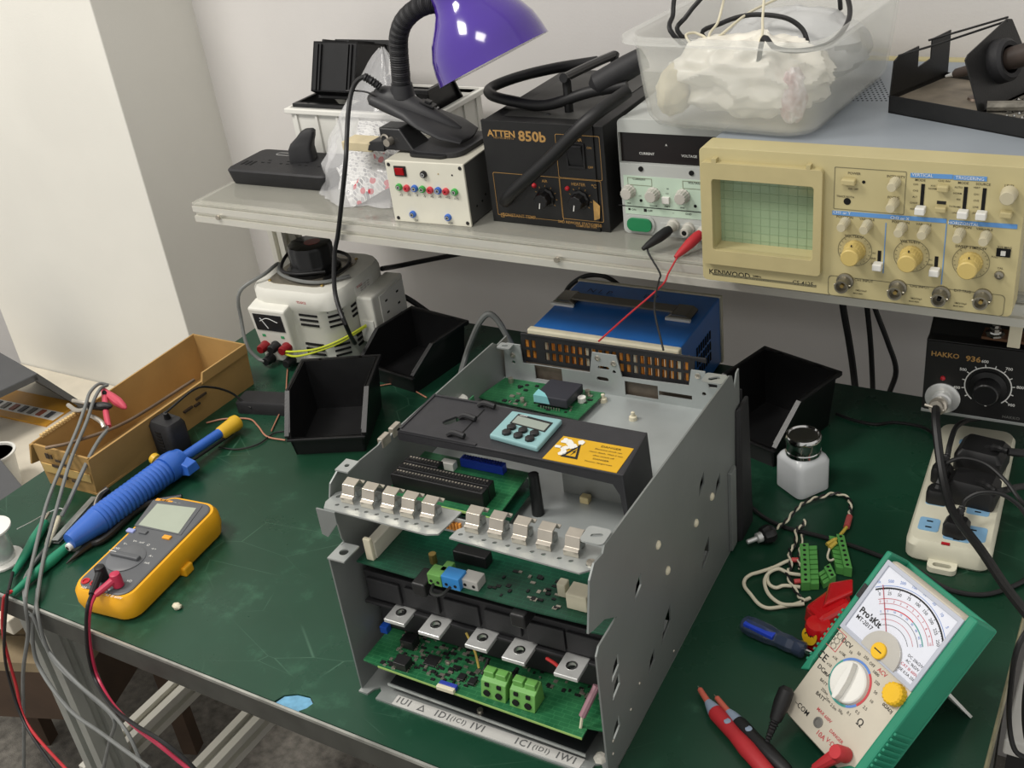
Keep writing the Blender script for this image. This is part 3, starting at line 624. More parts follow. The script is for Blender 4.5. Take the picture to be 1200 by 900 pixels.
scn = obj('screen', MB().box(scr0[0]-.004, .018, scr0[1]-.004, scr1[0]+.004, .022, scr1[1]+.004), mat('screen_green', '#94a888', .08, var=.03, coat=.6), OS)
g = MB(); nx_, nz_ = 10, 8
for i in range(nx_+1): x = scr0[0]+.004+(scr1[0]-scr0[0]-.008)*i/nx_; g.box(x-.00022, .0176, scr0[1], x+.00022, .018, scr1[1])
for i in range(nz_+1): z = scr0[1]+.004+(scr1[1]-scr0[1]-.008)*i/nz_; g.box(scr0[0], .0176, z-.00022, scr1[0], .018, z+.00022)
obj('graticule', g, mat('graticule_green', '#8fa583', .6, var=0), scn)
# raised sub panels and outlines
def outline(P, x0, z0, x1, z1, w, m, y=-.0002, r=.001): return obj('panel_outline', MB().plate(rrect(x0, z0, x1, z1, r), [rrect(x0+w, z0+w, x1-w, z1-w, r)], .0002, FR(0, 0, y)), m, P)
m_line = mat('panel_line', '#6e6a52', .6, var=0)
a, b = f8(75, 290), f8(462, 100); outline(OS, a.x, a.z, b.x, b.z+.001, .0005, m_line)
a, b = f8(45, 735), f8(990, 690); outline(OS, a.x, a.z-.002, b.x, f8(60, 640).z, .0005, m_line, r=.004)
for (u0, v0, u1, v1) in ((70, 310, 672, 355), (482, 113, 705, 122), (708, 125, 885, 134), (685, 360, 1045, 385)):
    a, b = f8(u0, v0), f8(u1, v1); w_ = .0042
    obj('blue_band', MB().hexa([(a.x, -.0006, a.z-w_/2), (b.x, -.0006, b.z-w_/2), (b.x, 0, b.z-w_/2), (a.x, 0, a.z-w_/2)], [(a.x, -.0006, a.z+w_/2), (b.x, -.0006, b.z+w_/2), (b.x, 0, b.z+w_/2), (a.x, 0, a.z+w_/2)]), m_bluep, OS)
for u, v0, v1 in ((355, 365, 630), (668, 370, 690)):
    a, b = f8(u, v0), f8(u-20, v1); obj('blue_divider', MB().box((a.x+b.x)/2-.0004, -.0004, b.z, (a.x+b.x)/2+.0004, 0, a.z), m_bluep, OS)
# knobs: (position in the photo, radius, length)
for u, v in ((395, 160), (388, 270), (130, 372), (248, 385), (430, 400), (552, 412), (738, 430), (875, 445)):
    q = f8(u, v, -.006); knob(OS, q.x, q.z, .0047, .0165, m_kgrey, skirt=.0053, flute=.05, nf=16)
q = f8(998, 222, -.006); knob(OS, q.x, q.z, .0068, .014, m_kgrey, skirt=.0074)
for u, v in ((180, 525), (480, 555), (795, 590)):
    q = f8(u-4, v+2, -.008)
    obj('dial_ring', MB().plate(circ(q.x, q.z, .0165, 32), [circ(q.x, q.z, .0161, 32)], .0002, FR(0, 0, -.0002)), m_line, OS)
    tk = MB()
    for i in range(22):
        th = 2*pi*i/22; tk.box(.0138, -.0002, 0, .0152, .0002, .0002, FR(q.x, q.z, -.0002) @ MX.Rotation(th, 4, 'Z'))
    obj('dial_marks', tk, m_line, OS)
    k = knob(OS, q.x, q.z, .0098, .014, m_kyel, skirt=.0108, flute=.04, nf=20)
    obj('inner_knob', MB().lathe([(.0090, 0), (.0088, .006), (.0078, .0072), (0, .0072)], 20, (q.x, -.0135, q.z), (0, -1, 0)), m_kyel, k); obj('pointer', MB().box(q.x-.0006, -.0146, q.z+.0095, q.x+.0006, -.013, q.z+.0112), m_ink, k)
m_bnc = mat('bnc_metal', '#8f8a7c', .3, .8, var=.08)
for u, v in ((125, 690), (405, 725), (635, 760), (855, 775)):
    q = f8(u, v, -.009)
    c = obj('bnc_connector', MB().lathe([(.0085, 0), (.0085, .003), (.0064, .0035), (.0064, .012), (.0068, .013), (.0068, .016), (.0052, .016), (.0050, .009), (0, .009)], 20, (q.x, 0, q.z), (0, -1, 0)), m_bnc, OS)
    obj('centre_pin', MB().cyl((q.x, -.009, q.z), (q.x, -.0135, q.z), .002, n=8), m_brass if u != 635 else m_hole, c)
    for s_ in (-1, 1): obj('bayonet_stud', MB().cyl((q.x+s_*.006, -.011, q.z), (q.x+s_*.008, -.011, q.z), .0012, n=6), m_bnc, c)
# slide switches and push buttons
for u, v0, v1, kv in ((545, 160, 285, 305), (770, 175, 305, 325), (868, 182, 315, 332), (318, 512, 580, 600), (618, 542, 610, 630)):
    a, b = f8(u+2, v0), f8(u-4, v1); x = (a.x+b.x)/2
    sl_ = obj('slide_slot', MB().box(x-.0016, -.0005, b.z, x+.0016, .001, a.z), m_hole, OS)
    c = f8(u-10, kv, -.006); obj('slide_cap', MB().box(x-.0045, -.0095, c.z-.003, x+.0045, 0, c.z+.004), m_white, sl_, .001)
for u, v, w_, h_ in ((155, 150, .013, .006), (652, 185, .010, .006), (640, 295, .010, .0055), (985, 322, .010, .006)):
    q = f8(u, v, -.004); obj('push_button', MB().box(q.x-w_/2, -.007, q.z-h_/2, q.x+w_/2, 0, q.z+h_/2), m_creamd, OS, .0012)
q = f8(645, 258); obj('dark_label', MB().box(q.x-.004, -.0005, q.z-.0015, q.x+.004, 0, q.z+.0015), m_ink, OS)
q = f8(972, 522); obj('indicator_window', MB().box(q.x-.006, -.001, q.z-.004, q.x+.006, 0, q.z+.004), m_hole, OS); obj('slide_cap', MB().box(q.x-.002, -.003, q.z-.002, q.x+.002, 0, q.z+.002), m_white, OS)
for u, v, r_ in ((235, 150, .0016), (148, 252, .0035)): q = f8(u, v); obj('hole', MB().cyl((q.x, 0, q.z), (q.x, -.0004, q.z), r_, n=12), m_hole, OS)
q = f8(950, 640); obj('calibration_stud', MB().lathe([(.0045, 0), (.004, .002), (.0015, .003), (.0015, .006), (0, .0065)], 12, (q.x, 0, q.z), (0, -1, 0)), m_bnc, OS)
it = []
for s_, u, v, sz in (('POWER', 185, 105, .0042), ('ON  OFF', 180, 187, .003), ('TRACE ROTA', 138, 227, .0034), ('INTENSITY', 405, 122, .0042), ('FOCUS', 392, 232, .0042), ('MODE', 533, 140, .004), ('CH2 INV', 660, 145, .0034), ('MODE', 760, 155, .004), ('SOURCE', 865, 162, .004), ('LEVEL', 1005, 170, .004),
    ('CH1', 510, 162, .003), ('CH2', 508, 195, .003), ('ALT', 505, 228, .003), ('CHOP', 498, 260, .003), ('ADD', 495, 292, .003), ('X10', 600, 170, .003), ('NORM', 598, 185, .003), ('AUTO', 735, 178, .003), ('NORM', 730, 210, .003), ('FIX', 735, 242, .003), ('TV-FRAME', 715, 280, .0028), ('LINE', 715, 312, .0028), ('VERT', 832, 180, .003), ('CH1', 830, 215, .003), ('CH2', 828, 248, .003), ('LINE', 825, 282, .003), ('EXT', 822, 314, .003),
    ('POSITION', 135, 335, .0044), ('VARIABLE', 252, 347, .004), ('VOLTS/DIV', 185, 437, .0046), ('POSITION', 430, 362, .0044), ('VARIABLE', 552, 374, .004), ('VOLTS/DIV', 480, 465, .0046), ('POSITION', 755, 388, .0044), ('VARIABLE', 872, 400, .004), ('SWEEP TIME/DIV', 800, 495, .0046), ('X10 MAG', 978, 495, .0036), ('AC', 290, 525, .003), ('GND', 285, 553, .003), ('DC', 283, 580, .003), ('AC', 588, 560, .003), ('GND', 585, 586, .003), ('PULL', 925, 545, .003), ('CAL', 955, 605, .0034),
    ('CH1 INPUT', 235, 670, .0044), ('CH2 INPUT', 530, 702, .0044), ('EXT.TRIG', 755, 725, .0044), ('1M\u03a9//20pF', 220, 723, .003), ('MAX 400V', 205, 738, .0026), ('1M\u03a9//20pF', 510, 765, .003), ('MAX 400V', 500, 780, .0026), ('1M\u03a9//20pF', 745, 790, .003), ('MAX 400V', 735, 805, .0026)):
    q = f8(u, v); it.append((s_, q.x, q.z, sz))
lettering(OS, it, mat('brown_print', '#4a4433', .7, var=0))
it = []
for s_, u, v in (('VERTICAL', 545, 114), ('TRIGGERING', 795, 131), ('CH1 or Y', 120, 312), ('CH2 or X', 425, 341), ('HORIZONTAL', 760, 370)): q = f8(u, v, -.0006); it.append((s_, q.x, q.z, .0042))
lettering(OS, it, mat('pale_print', '#d5dbe0', .7, var=0), -.0009)
q = f6(110, 540); q2 = f6(205, 552); q3 = f6(382, 575)
lettering(OS, [('KENWOOD', q.x, q.z, .0085), ('20MHz', q2.x+.002, q2.z+.001, .0032), ('OSCILLOSCOPE', q2.x+.006, q2.z-.002, .0032), ('CS-4125', q3.x, q3.z, .0062)], m_ink)
a, b = f6(48, 555), f6(432, 570); outline(OS, a.x, b.z-.004, b.x, a.z+.005, .0005, m_line)
# perforated vent on the cover
v_ = MB()
for i in range(9):
    for j in range(12): c = az(1000+i*5.5-j*1.2, 118-j*2.4, SZ+SH-.002); v_.cyl((c.x-SX, c.y-SY, SH-.0022), (c.x-SX, c.y-SY, SH-.0017), .0012, n=6)
vv = obj('vent_holes', v_, m_hole, OS); vv['kind'] = 'stuff'
# ---- hot air station
m_blkp = mat('black_powder_coat', '#191919', .45, var=.12, scale=90, bump=.1, bscale=900)
AT = thing('hot_air_station', 'black hot air rework station with gold lettering and two dials', 'rework station', (.5129, .5911, SZ), .005)
AW, AH, AD = .161, .130, .22
za = zm(560, 120, 5.622); fa = lambda x, y, d=0: loc(AT, za(x, y), 1, d)
obj('case', MB().box(0, .003, 0, AW, AD, AH), m_blkp, AT, .001)
obj('front_panel', MB().box(-.001, -.002, 0, AW-.012, .003, AH+.001), m_blkp, AT, .0006)
obj('panel_flange', MB().box(AW-.012, .0, .0, AW+.0005, .003, AH), m_blkp, AT, .0006)
obj('case_top', MB().box(.02, .02, AH, AW-.02, AD-.02, AH+.0008), mat('grey_worn_top', '#3d3d3b', .5, var=.2), AT)
for a0, a1, w_ in (((540, 490), (805, 220), 0), ((140, 735), (545, 490), 0), ((565, 760), (815, 515), 0)):
    a, b = fa(a0[0], a0[1]), fa(a1[0], a1[1]); x0, x1 = sorted((a.x, b.x)); z0, z1 = sorted((a.z, b.z)); outline(AT, x0, z0, x1, z1, .0005, m_inkg, -.0023, .002)
for u, v in ((430, 640), (655, 655)):
    q = fa(u+20, v-15, -.002)
    tk = MB()
    for i in range(9): tk.box(.0135, -.0003, 0, .0155, .0003, .0003, FR(q.x, q.z, -.0023) @ MX.Rotation(R(-40+i*32.5), 4, 'Z'))
    obj('dial_marks', tk, m_inkg, AT)
    knob(AT, q.x, q.z, .0098, .016, m_bksat, y=-.002, skirt=.0125, flute=.1, nf=9, ptr=m_inkw, ang=170)
q = fa(645, 350, -.002); sw = obj('power_switch', MB().plate(rect(q.x-.0125, q.z-.0155, q.x+.0125, q.z+.0155), [rect(q.x-.0095, q.z-.0125, q.x+.0095, q.z+.0125)], .002, FR(0, 0, -.002)), m_bksat, AT, .0006)
obj('rocker', MB().hexa([(q.x-.0095, -.002, q.z-.0125), (q.x+.0095, -.002, q.z-.0125), (q.x+.0095, .002, q.z-.0125), (q.x-.0095, .002, q.z-.0125)], [(q.x-.0095, -.0075, q.z+.0125), (q.x+.0095, -.0075, q.z+.0125), (q.x+.0095, .002, q.z+.0125), (q.x-.0095, .002, q.z+.0125)]), m_bkm, sw, .0006)
for u, v in ((372, 547), (590, 566)): q = fa(u, v, -.002); obj('indicator_lamp', MB().lathe([(.003, 0), (.0028, .002), (.0015, .0035), (0, .004)], 12, (q.x, -.002, q.z), (0, -1, 0)), m_red, AT)
it = [(s_, fa(u, v).x, fa(u, v).z, sz) for s_, u, v, sz in (('ATTEN', 160, 204, .0112), ('850b', 362, 225, .017), ('I N S T R U M E N T S', 175, 232, .003), ('POWER', 645, 243, .0052), ('AIR', 445, 515, .0048), ('HEATER', 667, 537, .0052), ('\u2103', 770, 550, .006), ('ON', 738, 297, .004), ('OFF', 748, 425, .004), ('CONSTANT TEMP.', 278, 745, .006), ('SMD REWORK STATION', 660, 792, .0048), ('COMPUTER TYPE', 720, 815, .0036), ('850', 800, 808, .006))]
for s_, x, z, sz in it: obj('lettering', MB().text(s_, sz, FR(x, z, -.0023), bold=.03 if sz > .01 else .01, sx=1.1 if sz > .01 else 1), m_inkg, AT)
q = fa(170, 738); outline(AT, q.x-.0025, q.z-.0025, q.x+.0025, q.z+.0025, .0006, m_inkg, -.0023, .0005)
q = fa(785, 712, -.002); obj('torn_sticker', MB().plate([(q.x-.0045, q.z-.013), (q.x+.003, q.z-.010), (q.x+.0045, q.z+.006), (q.x+.001, q.z+.009), (q.x-.004, q.z+.013)], (), .0004, FR(0, 0, -.002)), mat('tan_tape', '#b58f52', .5, var=.3, scale=120), AT)
for x in (.012, AW-.025): obj('foot', MB().cyl((x, .02, 0), (x, .02, -.0), .004, n=10) if 0 else MB().box(x, .01, 0, x+.012, .022, .002), m_rub, AT)
q = fa(430, 115, .05); obj('top_screw', MB().lathe([(.004, 0), (.003, .0015), (0, .002)], 10, (fa(440, 118, .02).x, .03, AH)), m_bkm, AT)
hl = obj('carry_handle', MB().tube([loc(AT, p_, 1, d) for p_, d in (((668, 142), .045), ((664, 95), .045), ((664, 90), .046), ((716, 66), .16), ((720, 70), .165), ((722, 110), .165))], .0055, 10, 4), m_bksat, AT)
# hose with the hot-air handle lying on top
hp = [loc(AT, p_, 1, d) for p_, d in (((592, 236), -.004), ((600, 226), -.022), ((645, 185), -.030), ((690, 140), -.020), ((735, 107), .03))]
obj('hose', MB().tube(hp, .0078, 12, 6), m_rub, AT)
hp = [V(v_) for v_ in (loc(AT, (735, 100), 1, .06), loc(AT, (690, 108), 1, .05), loc(AT, (640, 125), 1, .04), loc(AT, (600, 132), 1, .05), loc(AT, (577, 124), 1, .07), loc(AT, (577, 108), 1, .10), loc(AT, (608, 90), 1, .13), loc(AT, (650, 80), 1, .14), loc(AT, (700, 72), 1, .15))]
for v_ in hp: v_.z = max(v_.z, AH+.009)
hs = obj('hose', MB().tube(hp, .0068, 12, 6), m_rub, AT)
a, b = loc(AT, (694, 103), 1, .055), loc(AT, (742, 75), 1, .07)
obj('handpiece', MB().lathe([(.008, 0), (.0145, .008), (.0145, .05), (.013, .07), (0, .072)], 16, a, b-a), m_bkm, AT)
# ---- bench power supply (green/white)
PS = thing('bench_power_supply', 'pale grey bench power supply with dark meter window and green switch', 'power supply', (.690, .5969, SZ), .02)
PW, PH, PD = .138, .139, .22
zp = zm(700, 120, 4.5); fp = lambda x, y, d=0: loc(PS, zp(x, y), 1, d)
m_psu = mat('pale_grey_case', '#b4b7b3', .45, var=.04, scale=20); m_mint = mat('mint_panel', '#bcd0bd', .5, var=.05)
obj('case', MB().box(.002, .012, .004, PW-.002, PD, PH-.001), m_psu, PS, .003)
a = fp(118, 318); b = V((0, 0, PH-.016))
obj('front_bezel', MB().plate(rrect(0, 0, PW, PH, .006), [rect(a.x, a.z, PW-.008, b.z)], .012, FR(0, 0, .012)), m_psu, PS, .0012)
mw = obj('meter_window', MB().box(a.x-.002, .006, a.z-.002, PW-.006, .010, b.z+.004), mat('dark_red_window', '#100707', .3, var=.05), PS)
it = [(s_, fp(u, v).x, fp(u, v).z, sz) for s_, u, v, sz in (('CURRENT', 250, 280, .0042), ('VOLTAGE', 475, 294, .0042), ('A', 353, 235, .0036))]
lettering(PS, it, m_inkw, .0057)
a = fp(110, 580); b = fp(110, 380); obj('mint_panel', MB().box(.004, -.0006, a.z, PW-.004, .001, b.z), m_mint, PS)
for u, v in ((162, 475), (290, 490), (445, 500)): q = fp(u+8, v-8); knob(PS, q.x, q.z, .0075, .012, mat('light_grey_knob', '#b9b6ad', .45), skirt=.0088, flute=.08, nf=14)
for u, v, r_ in ((230, 350, .003), (497, 372, .003), (232, 516, .0018), (518, 546, .0018)): q = fp(u, v); obj('hole', MB().cyl((q.x, 0, q.z), (q.x, -.0012, q.z), r_, n=12), m_hole, PS)
q = fp(365, 515); obj('slide_switch', MB().box(q.x-.0045, -.004, q.z-.0035, q.x+.0045, 0, q.z+.0045), m_white, PS, .0006)
q = fp(228, 640); gs = obj('switch_frame', MB().plate(rrect(q.x-.0185, q.z-.0105, q.x+.0185, q.z+.0105, .008), (), .002, FR(0, 0, 0)), m_psu, PS); obj('green_switch', MB().plate(rrect(q.x-.0155, q.z-.008, q.x+.0155, q.z+.008, .007), (), .005, FR(0, 0, 0)), mat('green_rocker', '#1d7a4c', .35, var=.05), gs, .001)
it = [(s_, fp(u, v).x, fp(u, v).z, sz) for s_, u, v, sz in (('CURRENT', 222, 404, .0044), ('VOLTAGE', 515, 425, .0044), ('FINE', 168, 530, .003), ('COARSE', 298, 545, .003), ('FINE', 450, 555, .003), ('CC', 228, 492, .003), ('HI', 372, 455, .003), ('LO', 370, 480, .003), ('AMPS', 370, 548, .0036), ('\u25a0 ON', 185, 563, .0044), ('\u2588 OFF', 270, 570, .0044), ('GND', 482, 588, .0042), ('\u2013', 402, 582, .005))]
lettering(PS, it, m_ink, -.0009)
a, b = fp(113, 540), fp(540, 577); obj('panel_rule', MB().hexa([(a.x, -.001, a.z-.0004), (b.x+.02, -.001, b.z-.0007), (b.x+.02, 0, b.z-.0007), (a.x, 0, a.z-.0004)], [(a.x, -.001, a.z+.0004), (b.x+.02, -.001, b.z+.0003), (b.x+.02, 0, b.z+.0003), (a.x, 0, a.z+.0004)]), m_ink, PS)
for (u0, v0, u1) in ((160, 393, 288), (450, 412, 560)):
    a, b = fp(u0, v0), fp(u1, v0+12); outline(PS, a.x, a.z-.009, b.x, a.z, .0004, m_line, -.0008, .0002)
a, b = fp(350, 650), fp(545, 690); obj('terminal_plate', MB().box(a.x-.004, -.001, b.z-.006, PW-.004, 0, a.z+.004), m_psu, PS, .0006)
posts = []
for u, v in ((400, 650), (480, 668), (556, 688)):
    q = fp(u+4, v-6); posts.append(q); bp_ = obj('binding_post', MB().lathe([(.0075, 0), (.0075, .004), (.0058, .005), (.0058, .014), (.0050, .016), (0, .016)], 18, (q.x, 0, q.z), (0, -1, 0), flute=.05, nf=12), mat('light_grey_knob', '#b9b6ad', .45), PS)
    obj('socket_hole', MB().cyl((q.x, -.016, q.z), (q.x, -.0163, q.z), .003, n=12), m_hole, bp_)
for x in (.015, .06): obj('foot', MB().box(x, .01, 0, x+.012, .022, .004), m_rub, PS)
# croc leads from the supply down to the drive
PSM = Mof(PS)
def lead(px0, px1, mm, lname, label, path, cat='clip lead'):
    th_ = thing(lname, label, cat, (0, 0, 0))
    a = ay(*px0, .575); b = ay(*px1, .545)
    obj('boot', MB().lathe([(.0046, 0), (.0062, .006), (.0062, .018), (.004, .034), (.0022, .042), (0, .042)], 14, a, b-a), mm, th_)
    obj('cord', MB().tube([b-(b-a)*.1]+path, .0011, 6, 8), mm, th_); return th_
m_rw = mat('red_lead', '#b02a30', .5); 
lead(zp(385, 668), zp(262, 757), m_rub, 'clip_lead', 'thin black clip lead running from the grey power supply to the drive', [ay(*zp(268, 790), .54), ay(*zp(330, 900), .52), ay(772, 330, .50), ay(767, 362, .45), Mof(DR) @ V((.190, .343, .2195))])
lead(zp(545, 690), zp(430, 800), m_rw, 'clip_lead', 'thin red clip lead running from the grey power supply to the drive', [ay(*zp(420, 820), .54), ay(*zp(375, 900), .52), ay(775, 335, .50), ay(735, 370, .45), Mof(DR) @ V((.118, .343, .2195))])
# ---- white box with coloured sockets
WB = thing('socket_test_box', 'white test box with red switch and coloured banana sockets', 'test box', (.3806, .5587, SZ), .059)
BWd, BH, BDp = .114, .082, .10
zw = zm(440, 140, 6.43); fw_ = lambda x, y, d=0: loc(WB, zw(x, y), 1, d)
m_off = mat('off_white_panel', '#d4d1c2', .5, var=.03)
obj('case', MB().box(.001, .002, .001, BWd-.001, BDp, BH-.001), mat('dark_grey_case', '#4a4a48', .5, var=.06), WB, .001)
obj('case_lid', MB().box(.0, .001, BH-.002, BWd, BDp, BH), mat('light_case_top', '#b9b6a8', .5, var=.04), WB, .0005)
obj('front_panel', MB().box(0, -.0015, 0, BWd, .002, BH), m_off, WB, .0008)
for x, z in ((.005, .077), (.109, .077), (.006, .005), (.109, .005)): obj('panel_screw', MB().lathe([(.0026, 0), (.002, .001), (0, .0013)], 10, (x, -.0015, z), (0, -1, 0)), m_bk, WB)
q = fw_(192, 385); rs = obj('switch_frame', MB().box(q.x-.0088, -.003, q.z-.0068, q.x+.0088, -.0015, q.z+.0068), m_bk, WB, .0005); obj('red_rocker', MB().hexa([(q.x-.006, -.0042, q.z-.0045), (q.x+.006, -.0042, q.z-.0045), (q.x+.006, -.003, q.z-.0045), (q.x-.006, -.003, q.z-.0045)], [(q.x-.006, -.006, q.z+.0045), (q.x+.006, -.006, q.z+.0045), (q.x+.006, -.003, q.z+.0045), (q.x-.006, -.003, q.z+.0045)]), mat('red_rocker', '#a8141c', .25, coat=.4), rs)
cols = {'g': mat('socket_green', '#3fa04a', .4), 'r': mat('socket_red', '#c8404a', .4), 'b': mat('socket_blue', '#3a66b8', .4), 'k': m_bk}
for u, v, c in ((186, 503, 'g'), (243, 512, 'r'), (303, 514, 'b'), (361, 520, 'g'), (419, 527, 'r'), (480, 530, 'b'), (538, 537, 'r'), (604, 541, 'g'), (290, 708, 'b'), (555, 732, 'b'), (370, 408, 'k')):
    q = fw_(u, v); so = obj('banana_socket', MB().lathe([(.0046, 0), (.0046, .0025), (.0038, .0042), (.0030, .0042), (.0028, .001), (0, .001)], 16, (q.x, -.0015, q.z), (0, -1, 0)), cols[c], WB)
    obj('socket_sleeve', MB().lathe([(.0026, .001), (.0026, .0046), (.0016, .0046), (.0016, .001)], 12, (q.x, -.0015, q.z), (0, -1, 0)), m_chrome if c != 'r' else cols['r'], so)
for u, v, r_, mm in ((477, 408, .0009, m_brass), (582, 417, .0012, m_hole)): q = fw_(u, v); obj('pilot_hole', MB().cyl((q.x, -.0015, q.z), (q.x, -.0019, q.z), r_, n=8), mm, WB)
t = MB()
for s_, u, v in (('-15', 198, 565), ('-12', 255, 565), ('-9', 318, 570), ('-5', 375, 575), ('+5', 430, 580), ('+9', 490, 583), ('+12', 550, 585), ('+15', 615, 595), ('-24', 312, 757), ('+24', 570, 778), ('~', 385, 457)):
    q = fw_(u, v); obj('handwriting', MB().text(s_, .0045, FR(q.x, q.z, -.0018) @ MX.Rotation(.1, 4, 'Z')), m_ink, WB)
for y, z in ((.02, .020), (.035, .021), (.045, .026)): obj('side_hole', MB().cyl((BWd-.001, y, z), (BWd-.0004, y, z), .0016, n=10), m_hole, WB)
# ------------------------------------------------------------------ more things on the shelf
from mathutils import noise as NZ
def loft(mb, rings, cap0=True, cap1=True, smooth=True, closed=True):
    n = len(rings[0]); vs = [p for r_ in rings for p in r_]; k = n if closed else n-1
    mb.add(vs, [(j*n+i, j*n+(i+1) % n, (j+1)*n+(i+1) % n, (j+1)*n+i) for j in range(len(rings)-1) for i in range(k)], smooth)
    if cap0: mb.add(rings[0], [tuple(range(n-1, -1, -1))])
    if cap1: mb.add(rings[-1], [tuple(range(n))])
    return mb
def ring(x0, y0, x1, y1, r, z, n=4): return [(x, y, z) for x, y in rrect(x0, y0, x1, y1, r, n)]
def blob(mb, c, rx, ry, rz, amp, fr, seed, nu=40, nv=24, zmin=None):
    c = V(c); so = V((seed*3.1, seed*1.7, seed*.9)); vs = []
    for j in range(nv+1):
        th = pi*j/nv
        for i in range(nu):
            ph = 2*pi*i/nu; d = V((sin(th)*cos(ph), sin(th)*sin(ph), cos(th)))
            k = 1+amp*(1-2*abs(NZ.noise(d*fr+so)))+amp*.5*NZ.noise(d*fr*2.7+so)
            p_ = c+V((d.x*rx*k, d.y*ry*k, d.z*rz*k))
            if zmin is not None: p_.z = max(p_.z, zmin)
            vs.append(p_)
    return mb.add(vs, [(j*nu+i, (j+1)*nu+i, (j+1)*nu+(i+1) % nu, j*nu+(i+1) % nu) for j in range(nv) for i in range(nu)], True)
# ---- small black storage bins, one shape
m_bin = mat('bin_black', '#151516', .35, var=.15, scale=60, bump=.06, bscale=500)
def make_bin(label, l, rz, w=.105, d=.125, h=.075, rot=None, group='small black storage bins'):
    t_ = thing('storage_bin', label, 'storage bin', l, rz, group, rot)
    i = .006; th_ = .0022; lip = .028; ys = .045
    obj('bin_floor', MB().hexa([(i, i, 0), (w-i, i, 0), (w-i, d-i, 0), (i, d-i, 0)], [(i, i, th_), (w-i, i, th_), (w-i, d-i, th_), (i, d-i, th_)]), m_bin, t_)
    for s_ in (0, 1):
        xb, xt = (i, 0) if s_ == 0 else (w-i-th_, w-th_)
        pts = [(i, 0), (d-i, 0), (d, h), (ys, h), (.004, lip+.008), (.002, lip)]
        vs = [(xb+(xt-xb)*z/h, y, z) for y, z in pts]; vs2 = [(x+th_, y, z) for x, y, z in vs]; n = len(pts)
        mb = MB().add(vs+vs2, [tuple(range(n)), tuple(range(2*n-1, n-1, -1))]+[(j, j+n, (j+1) % n+n, (j+1) % n) for j in range(n)])
        obj('side_wall', mb, m_bin, t_)
        xr = (-.004 if s_ == 0 else w-th_)
        obj('side_rim', MB().hexa([(xr, ys, h-.005), (xr+.0062, ys, h-.005), (xr+.0062, d, h-.005), (xr, d, h-.005)], [(xr, ys, h), (xr+.0062, ys, h), (xr+.0062, d, h), (xr, d, h)]), m_bin, t_, .0008)
        obj('slope_rim', MB().hexa([(xr+(.002 if s_ == 0 else -.002), .002, lip), (xr+.006+(.002 if s_ == 0 else -.002), .002, lip), (xr+.0062, ys, h-.005), (xr, ys, h-.005)], [(xr+(.002 if s_ == 0 else -.002), .0, lip+.005), (xr+.006+(.002 if s_ == 0 else -.002), .0, lip+.005), (xr+.0062, ys, h), (xr, ys, h)]), m_bin, t_)
    obj('back_wall', MB().hexa([(i, d-i-th_, 0), (w-i, d-i-th_, 0), (w-i, d-i, 0), (i, d-i, 0)], [(0, d-th_, h), (w, d-th_, h), (w, d, h), (0, d, h)]), m_bin, t_)
    for x in (.022, w-.026): obj('back_rib', MB().hexa([(x, d-i, 0), (x+.004, d-i, 0), (x+.004, d-i+.003, 0), (x, d-i+.003, 0)], [(x, d, h), (x+.004, d, h), (x+.004, d+.003, h), (x, d+.003, h)]), m_bin, t_)
    obj('back_rim', MB().box(-.004, d-th_, h-.006, w+.004, d+.006, h), m_bin, t_, .0008)
    obj('front_lip', MB().hexa([(i, i, 0), (w-i, i, 0), (w-i, i+th_, 0), (i, i+th_, 0)], [(.003, .002, lip), (w-.003, .002, lip), (w-.003, .002+th_, lip), (.003, .002+th_, lip)]), m_bin, t_)
    obj('front_rim', MB().box(.0, -.002, lip-.003, w, .0045, lip), m_bin, t_, .0008)
    return t_
make_bin('black storage bin on the green mat beside the brown cardboard box', (.311, .344, 0), R(25))
make_bin('black storage bin standing against the white variable transformer', (.279, .546, 0), R(-8), h=.062, d=.118)
make_bin('black storage bin behind the white solvent bottle', (.797, .560, 0), R(-17))
# ---- white crate behind, holding black bins
m_crate = mat('crate_white', '#dad9d2', .4, var=.03)
CX, CY, CW, CD, CH = .088, .715, .262, .135, .088
cr = thing('white_crate', 'white ribbed plastic crate holding black bins at the back of the shelf', 'crate', (CX, CY, SZ))
for nm, a in (('crate_floor', (.006, .006, 0, CW-.006, CD-.006, .003)), ('crate_wall', (.004, .002, 0, CW-.004, .005, CH)), ('crate_wall', (.004, CD-.005, 0, CW-.004, CD-.002, CH)), ('crate_wall', (.002, .004, 0, .005, CD-.004, CH)), ('crate_wall', (CW-.005, .004, 0, CW-.002, CD-.004, CH))): obj(nm, MB().box(*a), m_crate, cr)
for a in ((-.004, -.004, CH-.008, CW+.004, .005, CH), (-.004, CD-.005, CH-.008, CW+.004, CD+.004, CH), (-.004, .005, CH-.008, .005, CD-.005, CH), (CW-.005, .005, CH-.008, CW+.004, CD-.005, CH)): obj('crate_rim', MB().box(*a), m_crate, cr, .0015)
for i_ in range(7): x = .012+i_*.039; obj('crate_rib', MB().box(x, -.001, 0, x+.004, .002, CH-.008), m_crate, cr)
for i_ in range(4): y = .012+i_*.034; obj('crate_rib', MB().box(CW-.002, y, 0, CW+.001, y+.004, CH-.008), m_crate, cr)
b_ = make_bin('black storage bin lying lowest in the white crate', (.204, .838, SZ+.0035), R(180), d=.112, h=.090, group='black bins in the white crate')
b_ = make_bin('black storage bin tipped on end with its ribbed base facing out of the crate', (.203, .742, SZ+.100), 0, w=.094, d=.084, h=.066, rot=(R(113), 0, R(180)), group='black bins in the white crate')
for x in (.014, .077): obj('base_rib', MB().box(x, .008, -.003, x+.003, .074, 0), m_bin, b_)
for x in (.020, .071): obj('base_rib', MB().box(x, .008, -.003, x+.003, .074, 0), m_bin, b_)
